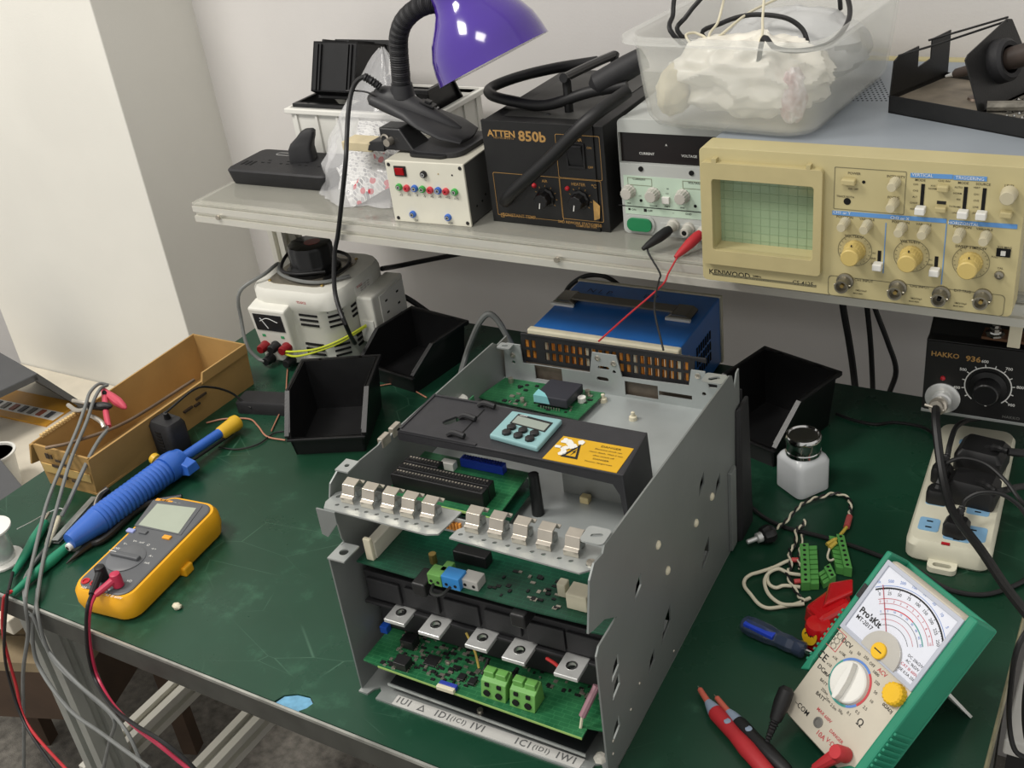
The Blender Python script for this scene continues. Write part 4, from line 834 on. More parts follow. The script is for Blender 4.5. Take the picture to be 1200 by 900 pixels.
b_ = make_bin('black storage bin at the far end of the white crate behind the lamp', (.338, .836, SZ+.010), R(180), h=.11, d=.105, group='black bins in the white crate'); b_.rotation_euler = (0, 0, R(180))
# ---- black power strip with a plug adapter
PB = thing('power_strip', 'flat black power strip at the left end of the shelf', 'power strip', (.0305, .6171, SZ), R(1.6))
loft_b = MB(); loft(loft_b, [ring(.006, .004, .181, .088, .008, 0), ring(.004, .002, .185, .091, .010, .004), ring(0, 0, .187, .092, .010, .021), ring(.002, .002, .185, .090, .010, .0235)])
obj('strip_body', loft_b, m_bkm, PB)
for x in (.012, .020, .028): obj('usb_slot', MB().box(x, .022, .0234, x+.004, .038, .0239), m_hole, PB)
for x in (.050, .085, .120, .155):
    for dx, dy in ((-.006, .0), (.006, 0), (0, .010)): obj('socket_slot', MB().box(x+dx-.0025, .036+dy-.001, .0234, x+dx+.0025, .036+dy+.001, .0239), m_hole, PB)
for x in (.135, .165): obj('socket_slot', MB().cyl((x, .068, .0234), (x, .068, .0239), .002, n=8), m_hole, PB)
obj('printed_mark', MB().plate(slot(.055, .074, .030, .012), [slot(.055, .074, .026, .008)], .0003, TP(0, 0, .0235)), mat('grey_ink', '#8a8a88', .6, var=0), PB)
ad = thing('plug_adapter', 'chunky black plug adapter stuck in the flat black power strip', 'plug', Mof(PB) @ V((.105, .058, .0238)), R(20))
ab = MB(); loft(ab, [ring(-.019, -.014, .019, .014, .006, 0), ring(-.018, -.013, .018, .013, .006, .018), ring(-.014, -.010, .020, .012, .006, .026), ring(-.004, -.008, .024, .010, .006, .034), ring(.004, -.006, .026, .008, .005, .042), ring(.010, -.004, .024, .006, .004, .045)])
obj('adapter_body', ab, m_bkm, ad)
# ---- plastic bag with printed packets
m_film = mat('clear_film', '#e9e9ea', .18, var=.02, alpha=.30, coat=.5, bump=.5, bscale=60)
bg = thing('plastic_bag', 'crumpled clear plastic bag with red and white printed packets', 'bag', (.290, .637, SZ))
mb = MB(); NR = 22; rings = []
for j in range(NR):
    t_ = j/(NR-1); z = .001+t_*.185; f_ = (1-t_)**.75
    rx = .084*f_*(1+.25*sin(t_*3))+.004; ry = .050*f_+.003; cx = .012*t_; cy = .055*t_
    rr_ = []
    for i in range(48):
        a = 2*pi*i/48; k = 1+.22*NZ.noise(V((cos(a)*2.2, sin(a)*2.2, t_*4)))+.10*NZ.noise(V((cos(a)*6, sin(a)*6, t_*9)))
        rr_.append((cx+rx*k*cos(a), cy+ry*k*sin(a), z*(1+.04*NZ.noise(V((cos(a), sin(a), 3))))))
    rings.append(rr_)
loft(mb, rings, True, True); obj('bag_film', mb, m_film, bg)
def packet_mat(name, seed):
    m = mat(name, '#dcdbd8', .4, var=0); nt = m.node_tree; b = nt.nodes['Principled BSDF']
    tc = nt.nodes.new('ShaderNodeTexCoord'); mp = nt.nodes.new('ShaderNodeMapping'); mp.inputs['Location'].default_value = (seed, seed, 0); nt.links.new(tc.outputs['Object'], mp.inputs['Vector'])
    v_ = nt.nodes.new('ShaderNodeTexVoronoi'); v_.inputs['Scale'].default_value = 70; nt.links.new(mp.outputs['Vector'], v_.inputs['Vector'])
    r_ = nt.nodes.new('ShaderNodeValToRGB'); e = r_.color_ramp.elements; r_.color_ramp.interpolation = 'CONSTANT'
    e[0].color = lin('#c23a48'); e[1].position = .33; e[1].color = (0, 0, 0, 1)
    w_ = nt.nodes.new('ShaderNodeTexBrick'); w_.inputs['Scale'].default_value = 90; w_.inputs['Color1'].default_value = lin('#8d8d90'); w_.inputs['Color2'].default_value = lin('#dcdbd8'); w_.inputs['Mortar'].default_value = lin('#e0dfdc'); w_.inputs['Mortar Size'].default_value = .03
    nt.links.new(mp.outputs['Vector'], w_.inputs['Vector'])
    n_ = nt.nodes.new('ShaderNodeTexNoise'); n_.inputs['Scale'].default_value = 18; nt.links.new(mp.outputs['Vector'], n_.inputs['Vector'])
    r2 = nt.nodes.new('ShaderNodeValToRGB'); r2.color_ramp.interpolation = 'CONSTANT'; r2.color_ramp.elements[1].position = .5; nt.links.new(n_.outputs['Fac'], r2.inputs['Fac'])
    v2 = nt.nodes.new('ShaderNodeMath'); v2.operation = 'LESS_THAN'; v2.inputs[1].default_value = .34; nt.links.new(v_.outputs['Distance'], v2.inputs[0])
    v3 = nt.nodes.new('ShaderNodeMath'); v3.operation = 'MULTIPLY'; nt.links.new(v2.outputs[0], v3.inputs[0]); nt.links.new(r2.outputs['Color'], v3.inputs[1])
    mx = nt.nodes.new('ShaderNodeMix'); mx.data_type = 'RGBA'; nt.links.new(v3.outputs[0], mx.inputs['Factor']); nt.links.new(w_.outputs['Color'], mx.inputs['A']); mx.inputs['B'].default_value = lin('#c23a48')
    nt.links.new(mx.outputs['Result'], b.inputs['Base Color']); return m
for i_, (x, y, z, a, tl) in enumerate(((.012, -.024, .036, .15, 1.0), (-.030, .0, .034, -.5, 1.1), (.012, .018, .066, .3, .9))):
    pk = MB(); M_ = MX.Translation((x, y, z)) @ MX.Rotation(a, 4, 'Z') @ MX.Rotation(tl, 4, 'X') @ MX.Rotation(.5-i_*.3, 4, 'Z'); n_ = 10
    for sd_ in (1, -1):
        g_ = [(M_ @ V(((u/(n_-1)-.5)*.078, (v/(n_-1)-.5)*.062, sd_*.006*(sin(pi*u/(n_-1))*sin(pi*v/(n_-1)))**.5+.004*NZ.noise(V((u*.6, v*.6, i_)))))) for v in range(n_) for u in range(n_)]
        f_ = [(v*n_+u, v*n_+u+1, (v+1)*n_+u+1, (v+1)*n_+u) for v in range(n_-1) for u in range(n_-1)]
        pk.add(g_, f_ if sd_ > 0 else [tuple(reversed(q_)) for q_ in f_], True)
    obj('printed_packet', pk, packet_mat('printed_packet_%d' % i_, i_*3.3), bg)
# ---- clamp lamp
zl = zm(400, 0, 4.5); L_ = lambda x, y, Y=.62: ay(*zl(x, y), Y)
m_lamp = mat('lamp_black', '#2b2b2d', .5, var=.08, bump=.1, bscale=900)
m_purp = mat('purple_enamel', '#42268c', .14, var=.03, coat=.8)
BT = SZ+BH
LP = thing('clamp_lamp', 'purple clamp desk lamp with black gooseneck on the white test box', 'lamp', (0, 0, 0))
FE = V((.468, .632, BT+.010)); RE = V((.333, .612, .398)); dv = (RE-FE); Ln = dv.length; dv.normalize(); sd_ = V((-dv.y, dv.x, 0)).normalized(); nv_ = sd_.cross(dv)*-1
if nv_.z < 0: nv_ = -nv_
def lev(tab, mb):
    rings = []
    for t_, hw, lo, hi in tab:
        c = FE+dv*(Ln*t_); rings.append([c+sd_*(hw*cos(a))+nv_*((hi if sin(a) > 0 else -lo)*abs(sin(a))**.8*(1 if sin(a) >= 0 else 1)) for a in [2*pi*i/24 for i in range(24)]])
    return loft(mb, rings)
obj('upper_lever', lev([(0, .006, .001, .004), (.03, .03, .003, .005), (.2, .040, .004, .007), (.42, .036, .005, .009), (.6, .026, .006, .011), (.8, .022, .008, .013), (.95, .019, .007, .011), (1.0, .010, .003, .006)], MB()), m_lamp, LP)
obj('lever_ridge', lev([(.12, .003, 0, .008), (.2, .009, 0, .012), (.5, .015, 0, .020), (.75, .018, 0, .026), (.9, .014, 0, .020), (.97, .006, 0, .012)], MB()), m_lamp, LP)
c = FE+dv*(Ln*.46)+nv_*.019; sw_ = obj('switch_frame', MB().box(-.010, -.006, 0, .010, .006, .003, frame(c, dv, sd_ if nv_.dot(dv.cross(sd_)) > 0 else -sd_)), m_bk, LP, .0006)
obj('slide_button', MB().box(-.004, -.004, .003, .004, .004, .006, frame(c, dv, sd_ if nv_.dot(dv.cross(sd_)) > 0 else -sd_)), m_bksat, sw_, .0006)
for k in range(4):
    c = FE+dv*(Ln*(.42+.07*k)); obj('grip_rib', MB().tube([c-sd_*(.030-.002*k)-nv_*.004, c-sd_*(.029-.002*k)+nv_*.004, c-sd_*(.022-.002*k)+nv_*.010], .0016, 6), m_bksat, LP)
obj('lower_jaw', MB().plate(rrect(.402, .580, .478, .668, .018, 6), (), .006, TP(0, 0, BT+.0005)), m_lamp, LP, .001)
obj('jaw_pad', MB().plate(rrect(.404, .574, .462, .60, .010, 5), (), .004, TP(0, 0, BT+.0005)), m_bk, LP, .001)
obj('hinge_arm', MB().hexa([(.358, .585, BT+.003), (.410, .585, BT+.003), (.410, .625, BT+.003), (.358, .625, BT+.003)], [(.352, .592, BT+.03), (.385, .592, BT+.03), (.385, .62, BT+.03), (.352, .62, BT+.03)]), m_bk, LP, .002)
obj('hinge_pin', MB().cyl((.372, .578, BT+.015), (.372, .632, BT+.015), .005, n=12), m_nick, LP)
obj('hinge_spring', MB().tube([(.363+.007*cos(a*.9), .586+.0012*a, BT+.015+.007*sin(a*.9)) for a in range(24)], .0014, 6, 3), m_nick, LP)
obj('rear_jaw', MB().hexa([(.335, .583, BT+.001), (.362, .583, BT+.001), (.362, .622, BT+.001), (.335, .622, BT+.001)], [(.338, .586, BT+.012), (.362, .586, BT+.015), (.362, .62, BT+.015), (.338, .62, BT+.012)]), m_bk, LP, .001)
obj('wooden_spacer', MB().box(.292, .585, BT-.002, .34, .615, BT+.010), mat('pale_wood', '#c3b695', .6, var=.08, scale=40), LP, .001)
gp = [L_(318, 470), L_(312, 380), L_(303, 270), L_(303, 190), L_(328, 115), L_(390, 52), L_(470, 18, .622), L_(548, 22, .625)]
P_ = spline([V(p_) for p_ in gp], 30); 
mbg = MB().tube(P_, .0118, 14, curve=False, rfun=lambda t_: .0118+.0007*sin(t_*2*pi*64)); obj('gooseneck', mbg, m_bkm, LP)
obj('neck_collar', MB().cyl(L_(322, 505), L_(318, 440), .0165, .0135, n=18), m_lamp, LP)
rc = V((.5155, .630, .4435)); axv = V((-.415, .02, .905)).normalized()
shp = [(.0735, 0), (.0728, .003), (.0715, .014), (.068, .030), (.060, .047), (.049, .062), (.0405, .074), (.0365, .084), (.0355, .096), (.034, .112), (.028, .122), (.012, .126)]
shp_in = [(r_-.0012, h_) for r_, h_ in reversed(shp[:-1])]
obj('lamp_shade', MB().lathe(shp+[(.010, .1245)]+shp_in+[(.0735, 0)], 48, rc, axv), m_purp, LP)
obj('bulb', MB().lathe([(.012, .115), (.013, .085), (.022, .060), (.026, .045), (.020, .030), (.010, .024), (0, .022)], 20, rc, axv), m_white, LP)
obj('shade_socket', MB().tube([gp[-1], (gp[-1]+V((.012, 0, -.002))), rc+axv*.105+V((-.026, 0, -.005))], .014, 12, 3), m_bkm, LP)
obj('strain_relief', MB().tube([L_(205, 460, .605), L_(165, 430, .600), L_(118, 402, .597)], .0055, 10, 8, rfun=lambda t_: .0050+.0008*sin(t_*60)), m_rub, LP)
obj('cord', MB().tube([L_(122, 403, .597), L_(85, 425, .594), L_(55, 480, .588), L_(38, 580, .575), L_(30, 700, .56), ay(405, 190, .535), ay(400, 240, .532), ay(396, 275, .534), ay(392, 300, .53), ay(393, 345, .51), ay(407, 385, .49), az(418, 405, .012), az(430, 415, .004)], .0031, 8, 6), m_rub, LP)
obj('thin_wire', MB().tube([L_(180, 505, .60), L_(130, 485, .596), L_(70, 478, .592), L_(25, 480, .588)], .0012, 6, 5), m_rub, LP)
# ---- translucent tub on top of the oscilloscope and the power supply
TBZ = SZ+SH
TB = thing('plastic_tub', 'translucent white plastic tub full of bags on top of the oscilloscope', 'tub', (.7335, .5420, TBZ), R(-4.5))
m_tub = mat('translucent_plastic', '#dfe0da', .28, var=.03, alpha=.30, coat=.4)
TW, TD, THt = .205, .262, .098
mb = MB(); o_ = []
for z, i_ in ((.0, .018), (.003, .012), (.012, .007), (.05, .003), (.085, .0), (THt-.006, -.002), (THt-.006, -.010), (THt, -.010), (THt, .0), (.085, .002), (.05, .005), (.012, .0095), (.005, .014), (.003, .02)): o_.append(ring(i_, i_, TW-i_, TD-i_, .028, z, 6))
loft(mb, o_); obj('tub_shell', mb, m_tub, TB)
m_bagw = mat('crumpled_white_film', '#e4e0d4', .35, var=.06, scale=30, bump=.5, bscale=50, coat=.2)
tc_ = lambda x, y, z: Mof(TB) @ V((x, y, z))
bw = thing('crumpled_bag', 'crumpled off-white plastic bag lying inside the translucent tub', 'bag', tc_(.105, .075, .005))
obj('bag_film', blob(MB(), (0, 0, .038), .074, .048, .036, .22, 1.9, 2, 96, 60, 0.0006), m_bagw, bw)
bw = thing('paper_roll', 'rolled cream paper wrapping at the left end of the tub', 'paper', tc_(.030, .050, .005))
obj('paper_sheet', blob(MB(), (0, 0, .026), .016, .034, .025, .12, 2.0, 7, 40, 24, 0.0006), mat('cream_paper', '#ddd2b0', .6, var=.05), bw)
bw = thing('red_wrapper', 'small red and white wrapper inside the translucent tub', 'wrapper', tc_(.163, .046, .005))
obj('wrapper_sheet', blob(MB(), (0, 0, .027), .012, .014, .026, .2, 2.4, 4, 30, 18, 0.0006), mat('red_wrapper', '#c0404a', .4, var=.5, scale=60, var2='#e8e0dc'), bw)
bw = thing('grey_film_pack', 'grey translucent wrap packed at the back of the tub', 'wrap', tc_(.11, .185, .005))
obj('wrap_film', blob(MB(), (0, 0, .040), .075, .055, .038, .12, 2.2, 9, 40, 24, 0.0006), mat('grey_wrap', '#c9cac9', .3, var=.05, alpha=.85), bw)
zt_ = zm(700, 0, 2.4)
def tp(x, y, Y): return ay(*zt_(x, y), Y)
cable('cable', [tc_(.075, .09, .03), tp(215, 100, .60), tp(213, 40, .62), tp(220, -20, .63), tp(250, -90, .65), tp(330, -60, .65), tp(255, 40, .63), tp(235, 100, .62), tc_(.09, .10, .035)], .0026, m_rub, 'black cable looped high at the left of the translucent tub', group='black cables in the tub')
cable('cable', [tc_(.11, .12, .03), tp(300, 105, .64), tp(350, 65, .65), tp(430, 42, .66), tp(520, 48, .66), tp(570, 75, .66), tp(590, 115, .65), tc_(.15, .13, .035)], .0026, m_rub, 'black cable arched across the middle of the translucent tub', group='black cables in the tub')
cable('cable', [tc_(.12, .05, .03), tp(465, 112, .565), tp(500, 135, .555), tp(560, 143, .55), tp(640, 128, .56), tp(695, 80, .60), tp(710, 20, .65), tp(680, -60, .69), tc_(.15, .21, .08)], .0026, m_rub, 'black cable hanging over the front rim of the translucent tub', group='black cables in the tub')
cable('wire', [tc_(.07, .10, .04), tp(315, 110, .62), tp(340, 60, .64), tp(360, -20, .66)], .0014, m_ivory, 'thin cream wire standing up in the left half of the tub', group='cream wires in the tub')
cable('wire', [tc_(.10, .07, .05), tp(460, 110, .60), tp(465, 50, .62), tp(470, -20, .64)], .0014, m_ivory, 'thin cream wire standing up near the middle of the tub', group='cream wires in the tub')
cable('wire', [tc_(.06, .06, .06), tp(250, 105, .61), tp(270, 92, .62), tp(295, 100, .62), tp(330, 110, .62), tp(420, 40, .66), tp(520, -10, .70)], .0014, m_ivory, 'cream wire curled low along the tub rim', group='cream wires in the tub')
# ---- soldering iron stand
ST = thing('soldering_stand', 'black steel soldering iron stand on top of the oscilloscope', 'stand', (.9783, .6425, TBZ-.002), R(-22.8))
m_stl = mat('black_enamel_steel', '#1a1a1a', .4, var=.15, scale=60, bump=.1, bscale=600)
zh = zm(1030, 20, 6)
W2, D2 = .20, .098
obj('tray_floor', MB().box(0, 0, 0, W2, D2, .0015), m_stl, ST)
for a in ((0, 0, 0, W2, .0015, .018), (0, D2-.0015, 0, W2, D2, .018), (0, 0, 0, .0015, D2, .018), (W2-.0015, 0, 0, W2, D2, .018)): obj('tray_wall', MB().box(*a), m_stl, ST)
obj('rust_plate', MB().box(.002, .002, .012, .094, D2-.002, .0135), mat('rusty_plate', '#7d7466', .55, .3, var=.3, scale=40), ST)
obj('end_panel', MB().plate([(0, .015), (D2, .015), (D2, .062), (.066, .060), (.066, .040), (.044, .036), (.044, .058), (.012, .056), (.004, .052)], (), .0015, YZ(0)), m_stl, ST)
b0 = V((.098, 0, .015)); tx = -.024; hz = .070
Mi_ = frame((.098, .0, .015), (0, 1, 0), (tx, 0, hz)); LL = math.hypot(tx, hz)
hc = (.050, .038)
obj('holder_panel', MB().plate([(.004, 0), (D2, 0), (D2+.002, .022), (.084, LL-.002), (.076, LL), (.006, LL-.018), (.0, LL-.022)], [circ(hc[0], hc[1], .0135, 20)], .0015, Mi_), m_stl, ST)
hcw = Mi_ @ V((hc[0], hc[1], 0)); nrm = (Mi_.to_3x3() @ V((0, 0, 1))).normalized()
obj('holder_ring', MB().lathe([(.0135, -.004), (.0205, -.004), (.0215, 0), (.0205, .012), (.0175, .015), (.0135, .014), (.0135, -.004)], 28, hcw, nrm), m_bkm, ST)
obj('top_bar', MB().tube([(.001, .010, .056), (.03, .03, .066), (.076, .076, .0835)], .0012, 6, curve=False), m_stl, ST); obj('top_bar', MB().tube([(.001, .06, .060), (.074, .080, .086)], .0012, 6, curve=False), m_stl, ST)
obj('back_flange', MB().box(.045, D2-.003, .015, .094, D2-.0015, .034), m_stl, ST)
obj('bolt', MB().lathe([(.009, 0), (.008, .002), (.003, .0025), (.0025, .009), (0, .010)], 14, (.070, .045, .0135)), mat('rusty_bolt', '#5d5046', .4, .6, var=.3), ST)
obj('sponge_rod', MB().tube([(.102, .012, .020), (.150, .04, .021), (W2-.006, .075, .021)], .005, 8), mat('dross_grey', '#77736a', .6, .3, var=.3, scale=90, bump=.6), ST)
d_ = MB(); rnd = random.Random(11)
for i_ in range(70): d_.lathe([(.0001, 0), (rnd.uniform(.0012, .003), .001), (.0001, .0025)], 6, (rnd.uniform(.104, W2-.006), rnd.uniform(.005, D2-.006), .0145))
o_ = obj('solder_dross', d_, m_chrome, ST); o_['kind'] = 'stuff'
obj('dross_tray', MB().box(.102, .002, .012, W2-.002, D2-.002, .0145), mat('dross_grey', '#77736a'), ST)
SI = thing('soldering_iron', 'dark soldering iron resting in the ring of the black stand', 'soldering iron', (0, 0, 0))
tipw = Mof(ST) @ (hcw-nrm*0.0); dr_ = (Mof(ST).to_3x3() @ nrm).normalized()
if dr_.x < 0: dr_ = -dr_
dr_ = (dr_+V((0, .06, .03))).normalized(); tp0 = tipw-dr_*.058
obj('tip', MB().lathe([(0, 0), (.0012, .001), (.0026, .010), (.0026, .012)], 12, tp0, dr_), m_tin, SI)
obj('barrel', MB().lathe([(.0030, .010), (.0048, .013), (.0052, .040), (.0060, .046), (.0105, .050), (.0118, .062), (.0100, .066), (.0108, .072), (.0112, .12), (.0095, .15), (.008, .20), (0, .20)], 18, tp0, dr_), mat('scorched_brown', '#3a312c', .5, var=.25, scale=60), SI)
# ---- soldering station hung under the shelf
HK = thing('soldering_station', 'black soldering station with round temperature dial hung under the shelf', 'soldering station', (1.042, .600, .075), R(2))
HW, HH, HD = .122, .089, .16
zk = zm(1040, 340, 5); fk = lambda x, y, d=0: loc(HK, zk(x, y), 1, d)
obj('case', MB().plate([(0, 0), (HD, 0), (HD, .120), (.060, .120), (.052, .105), (.040, .105), (.014, HH), (0, HH)], (), HW, frame((0, 0, 0), (0, 1, 0), (0, 0, 1))), m_blkp, HK, .0015)
obj('front_panel', MB().plate(rrect(.001, .002, HW-.001, HH-.001, .003), (), .002, FR(0, 0, 0)), m_blkp, HK)
obj('base_edge', MB().box(0, -.002, -.002, HW, .02, .0015), m_steel, HK, .0004)
for x in (.035, .088): obj('hanger', MB().box(x, .10, .118, x+.014, .14, SZ-.029-.075), m_stl, HK)
q = fk(590, 560); dc = q
pts = [(q.x+.0240*cos(R(a)), q.z+.0240*sin(R(a))) for a in range(230, -51, -10)]; pin = [(q.x+.0228*cos(R(a)), q.z+.0228*sin(R(a))) for a in range(-50, 231, 10)]
obj('dial_scale', MB().plate(pts+pin, (), .0003, FR(0, 0, -.002)), m_inkw, HK)
for i_, s_ in enumerate(('', '400', '', '500', '', '600', '', '700', '', '800', '', '900')):
    a = R(215-i_*23); M_ = FR(q.x, q.z, -.002) @ MX.Rotation(a, 4, 'Z'); obj('dial_mark', MB().box(.0240, -.0005, 0, .0268, .0005, .0003, M_), m_inkw, HK)
    if s_: obj('dial_number', MB().text(s_, .0048, FR(q.x+.0318*cos(a), q.z+.0305*sin(a), -.0023), bold=.02), m_inkw, HK)
knob(HK, q.x, q.z, .0135, .020, m_bksat, y=-.002, skirt=.0195, ptr=None)
obj('pointer_nub', MB().box(q.x-.001, -.006, q.z-.0225, q.x+.001, -.002, q.z-.0195), m_inkw, HK)
q = fk(340, 380); obj('lettering', MB().text('HAKKO', .0082, FR(q.x, q.z+.001, -.0023), bold=.02), m_inkg, HK)
q = fk(505, 400); obj('lettering', MB().text('936', .0088, FR(q.x, q.z, -.0023), bold=.03, sx=1.15), m_inkg, HK)
q = fk(725, 742); obj('lettering', MB().text('HAKKO', .005, FR(q.x, q.z, -.0023)), mat('dim_print', '#6b6b68', .6, var=0), HK)
q = fk(327, 510); obj('indicator_lamp', MB().lathe([(.0028, 0), (.0025, .0015), (0, .003)], 12, (q.x, -.002, q.z), (0, -1, 0)), m_red, HK)
q = fk(325, 625); cn = V((q.x, -.002, q.z))
ck = obj('connector', MB().lathe([(.0185, 0), (.0185, .0015), (.0172, .0025), (.0105, .003), (.0105, .009), (.0085, .010), (.0085, .016), (0, .016)], 28, cn, (0, -1, 0)), m_tin, HK)
pe = fk(285, 690, -.032); obj('plug_shell', MB().lathe([(.0085, 0), (.0095, .004), (.0095, .010), (.0075, .012), (.0075, .018), (0, .018)], 18, cn+V((0, -.014, 0)), pe-cn-V((0, -.014, 0))), m_nick, ck)
obj('clamp_screw', MB().tube([pe+V((-.012, 0, .002)), pe+V((.008, 0, -.002))], .0016, 6, curve=False), m_nick, ck)
HKW = Mof(HK); hk_cable0 = HKW @ pe
# bracket strap and bolt in front of the station
sb_ = thing('strap_bracket', 'pale metal strap with a bolt hanging beside the black soldering station', 'bracket', (0, 0, 0))
a, b = ay(1187, 408, .56), ay(1197, 345, .56)
obj('strap', MB().hexa([a+V((-.006, 0, 0)), a+V((.006, 0, 0)), a+V((.006, .002, 0)), a+V((-.006, .002, 0))], [b+V((-.004, 0, .05)), b+V((.008, 0, .05)), b+V((.008, .002, .05)), b+V((-.004, .002, .05))]), m_ivory, sb_, .0008)
c = HKW @ V((.094, .03, .100)); c = ay(1166, 392, .615)
obj('bolt', MB().lathe([(.010, 0), (.010, .002), (.006, .0025), (.006, .008), (.0045, .009), (.0045, .012), (0, .012)], 8, c), m_chrome, sb_); obj('rusty_angle', MB().box(c.x-.012, c.y-.008, c.z-.003, c.x+.035, c.y+.03, c.z), mat('brown_steel', '#5a3d28', .6, .2, var=.3), sb_)
# ------------------------------------------------------------------ things on the bench, left half
za2 = zm(0, 380, 2.812)
A_ = lambda x, y, z=0: az(*za2(x, y), z)
# ---- cardboard box
m_card = mat('brown_cardboard', '#a1804c', .75, var=.1, scale=18, bump=.15, bscale=120); m_cedge = mat('cardboard_edge', '#c9ab74', .8, var=.1)
CB = thing('cardboard_box', 'long open brown cardboard box on the left of the green bench', 'box', (.034, .178, 0), R(.5))
def slab(mb, a, b, t_, z0a, z0b, ha, hb):
    "upright board from a to b (xy), thickness t_, top heights ha, hb"
    a, b = V((a[0], a[1], 0)), V((b[0], b[1], 0)); d = (b-a).normalized(); n = V((-d.y, d.x, 0))*t_
    return mb.hexa([a+V((0, 0, z0a)), b+V((0, 0, z0b)), b+n+V((0, 0, z0b)), a+n+V((0, 0, z0a))], [a+V((0, 0, ha)), b+V((0, 0, hb)), b+n+V((0, 0, hb)), a+n+V((0, 0, ha))])
def wall2(name, bot, top, t_, m, P):
    "board with its own lower and upper edge (each two points), thickness inwards t_"
    b0, b1 = map(V, bot); t0, t1 = map(V, top); n = (b1-b0).cross(t0-b0).normalized()*-t_
    return obj(name, MB().hexa([b0, b1, b1+n, b0+n], [t0, t1, t1+n, t0+n]), m, P)
bx, by, bh = .092, .296, .066
wall2('box_wall', [(0, 0, 0), (.085, .004, 0)], [(-.004, -.001, bh-.004), (.093, .004, bh-.008)], .003, m_card, CB)
wall2('box_wall', [(.086, .004, 0), (.094, .300, 0)], [(.094, .004, bh-.008), (.097, .205, bh-.006)] if 0 else [(.094, .004, bh-.010), (.099, .300, bh-.008)], .003, m_card, CB)
wall2('box_wall', [(.094, .301, 0), (.004, .297, 0)], [(.098, .301, bh+.002), (-.002, .299, bh+.004)], .003, m_card, CB)
wall2('box_wall', [(.002, .297, 0), (0, 0, 0)], [(-.003, .299, bh+.004), (-.005, 0, bh-.002)], .003, m_card, CB)
obj('torn_edge', MB().hexa([(.095, .206, bh-.012), (.0985, .206, bh-.012), (.1005, .299, bh-.011), (.097, .299, bh-.011)], [(.0955, .212, bh+.003), (.0985, .212, bh+.003), (.1005, .299, bh+.003), (.097, .299, bh+.003)]), m_card, CB)
obj('box_floor', MB().box(.003, .003, 0.0002, .088, .296, .003), m_card, CB)
obj('side_flap', MB().hexa([(-.006, -.004, bh-.003), (-.003, -.004, bh-.004), (-.003, .03, bh-.003), (-.006, .03, bh-.003)][::1], [(-.016, -.006, bh-.034), (-.013, -.006, bh-.034), (-.012, .026, bh-.040), (-.015, .026, bh-.040)]), m_card, CB)
rim = MB()
for i_ in range(14): rim.box(-.0055, .014+i_*.0045, bh-.003, -.0005, .0168+i_*.0045, bh+.0015)
obj('corrugated_edge', rim, m_cedge, CB)['kind'] = 'stuff'
obj('packing_tape', MB().hexa([(.004, -.0022, .022), (.086, .0025, .020), (.086, .0030, .020), (.004, -.0016, .022)], [(.003, -.0030, .036), (.088, .0018, .033), (.088, .0030, .033), (.003, -.0016, .036)]), mat('tape', '#c9a86a', .15, var=.1, coat=.6), CB)
for s_, u, v, sz in (('\u25b2\u25b2', .030, .044, .012), ('MADE IN', .045, .030, .010), ('\u2602 \u2191\u2191', .060, .014, .012)): pass
pm = MB()
for (u, v, w_, h_) in ((.018, .046, .006, .008), (.026, .047, .004, .006), (.034, .044, .010, .003), (.024, .034, .012, .004), (.046, .040, .012, .003), (.030, .018, .016, .005), (.052, .016, .012, .004)):
    pm.box(u, -.0034+.05*u*.9-.0004, v, u+w_, -.0026+.05*u*.9, v+h_)
obj('faded_print', pm, mat('faded_print', '#3b2f22', .8, var=.3), CB)['kind'] = 'stuff'
pm = MB()
for (y, z, l_) in ((.115, .018, .014), (.125, .034, .010), (.165, .030, .016), (.19, .036, .020), (.185, .028, .010)): pm.box(.0930, y, z, .0965+z*.02, y+l_, z+.003)
obj('faded_print', pm, mat('faded_print', '#3b2f22', .8), CB)['kind'] = 'stuff'
st_ = cable('metal_rod', [A_(150, 408, .068), A_(250, 385, .066), A_(420, 320, .060), A_(640, 183, .062)], .0022, mat('rusty_rod', '#6b5a4a', .5, .4, var=.3), 'thin rusty rod lying across the open cardboard box', 'rod')
# ---- black wall adapter and its lead, inline block
AD = thing('wall_adapter', 'black plug-in power adapter standing against the cardboard box', 'adapter', (.120, .288, 0), R(-4))
mb = MB(); loft(mb, [ring(.002, .002, .042, .030, .006, 0), ring(0, 0, .044, .032, .007, .006), ring(0, 0, .044, .032, .007, .046), ring(.003, .003, .041, .029, .007, .053)])
AD.location = (.125, .282, 0); obj('adapter_body', mb, m_bkm, AD)
for i_ in range(7): obj('grip_rib', MB().box(.016, -.0008, .010+i_*.005, .026, .001, .0125+i_*.005), m_bk, AD)
obj('cord_boot', MB().cyl((.022, .020, .051), (.026, .016, .064), .005, .003, n=10), m_rub, AD)
w0 = Mof(AD) @ V((.026, .016, .064))
obj('cord', MB().tube([(Mof(AD).inverted() @ q) for q in (w0, A_(640, 215, .070), A_(700, 208, .055), A_(760, 225, .035), A_(800, 255, .018), A_(828, 275, .011))], .0016, 8, 6), m_rub, AD)
IB = thing('inline_block', 'small black inline power block on the mat next to the near bin', 'power block', (.160, .405, 0), R(14))
mb = MB(); loft(mb, [ring(0, 0, .082, .034, .005, 0), ring(0, 0, .082, .034, .005, .016), ring(.002, .002, .080, .032, .005, .019)]); obj('block_body', mb, m_bkm, IB)
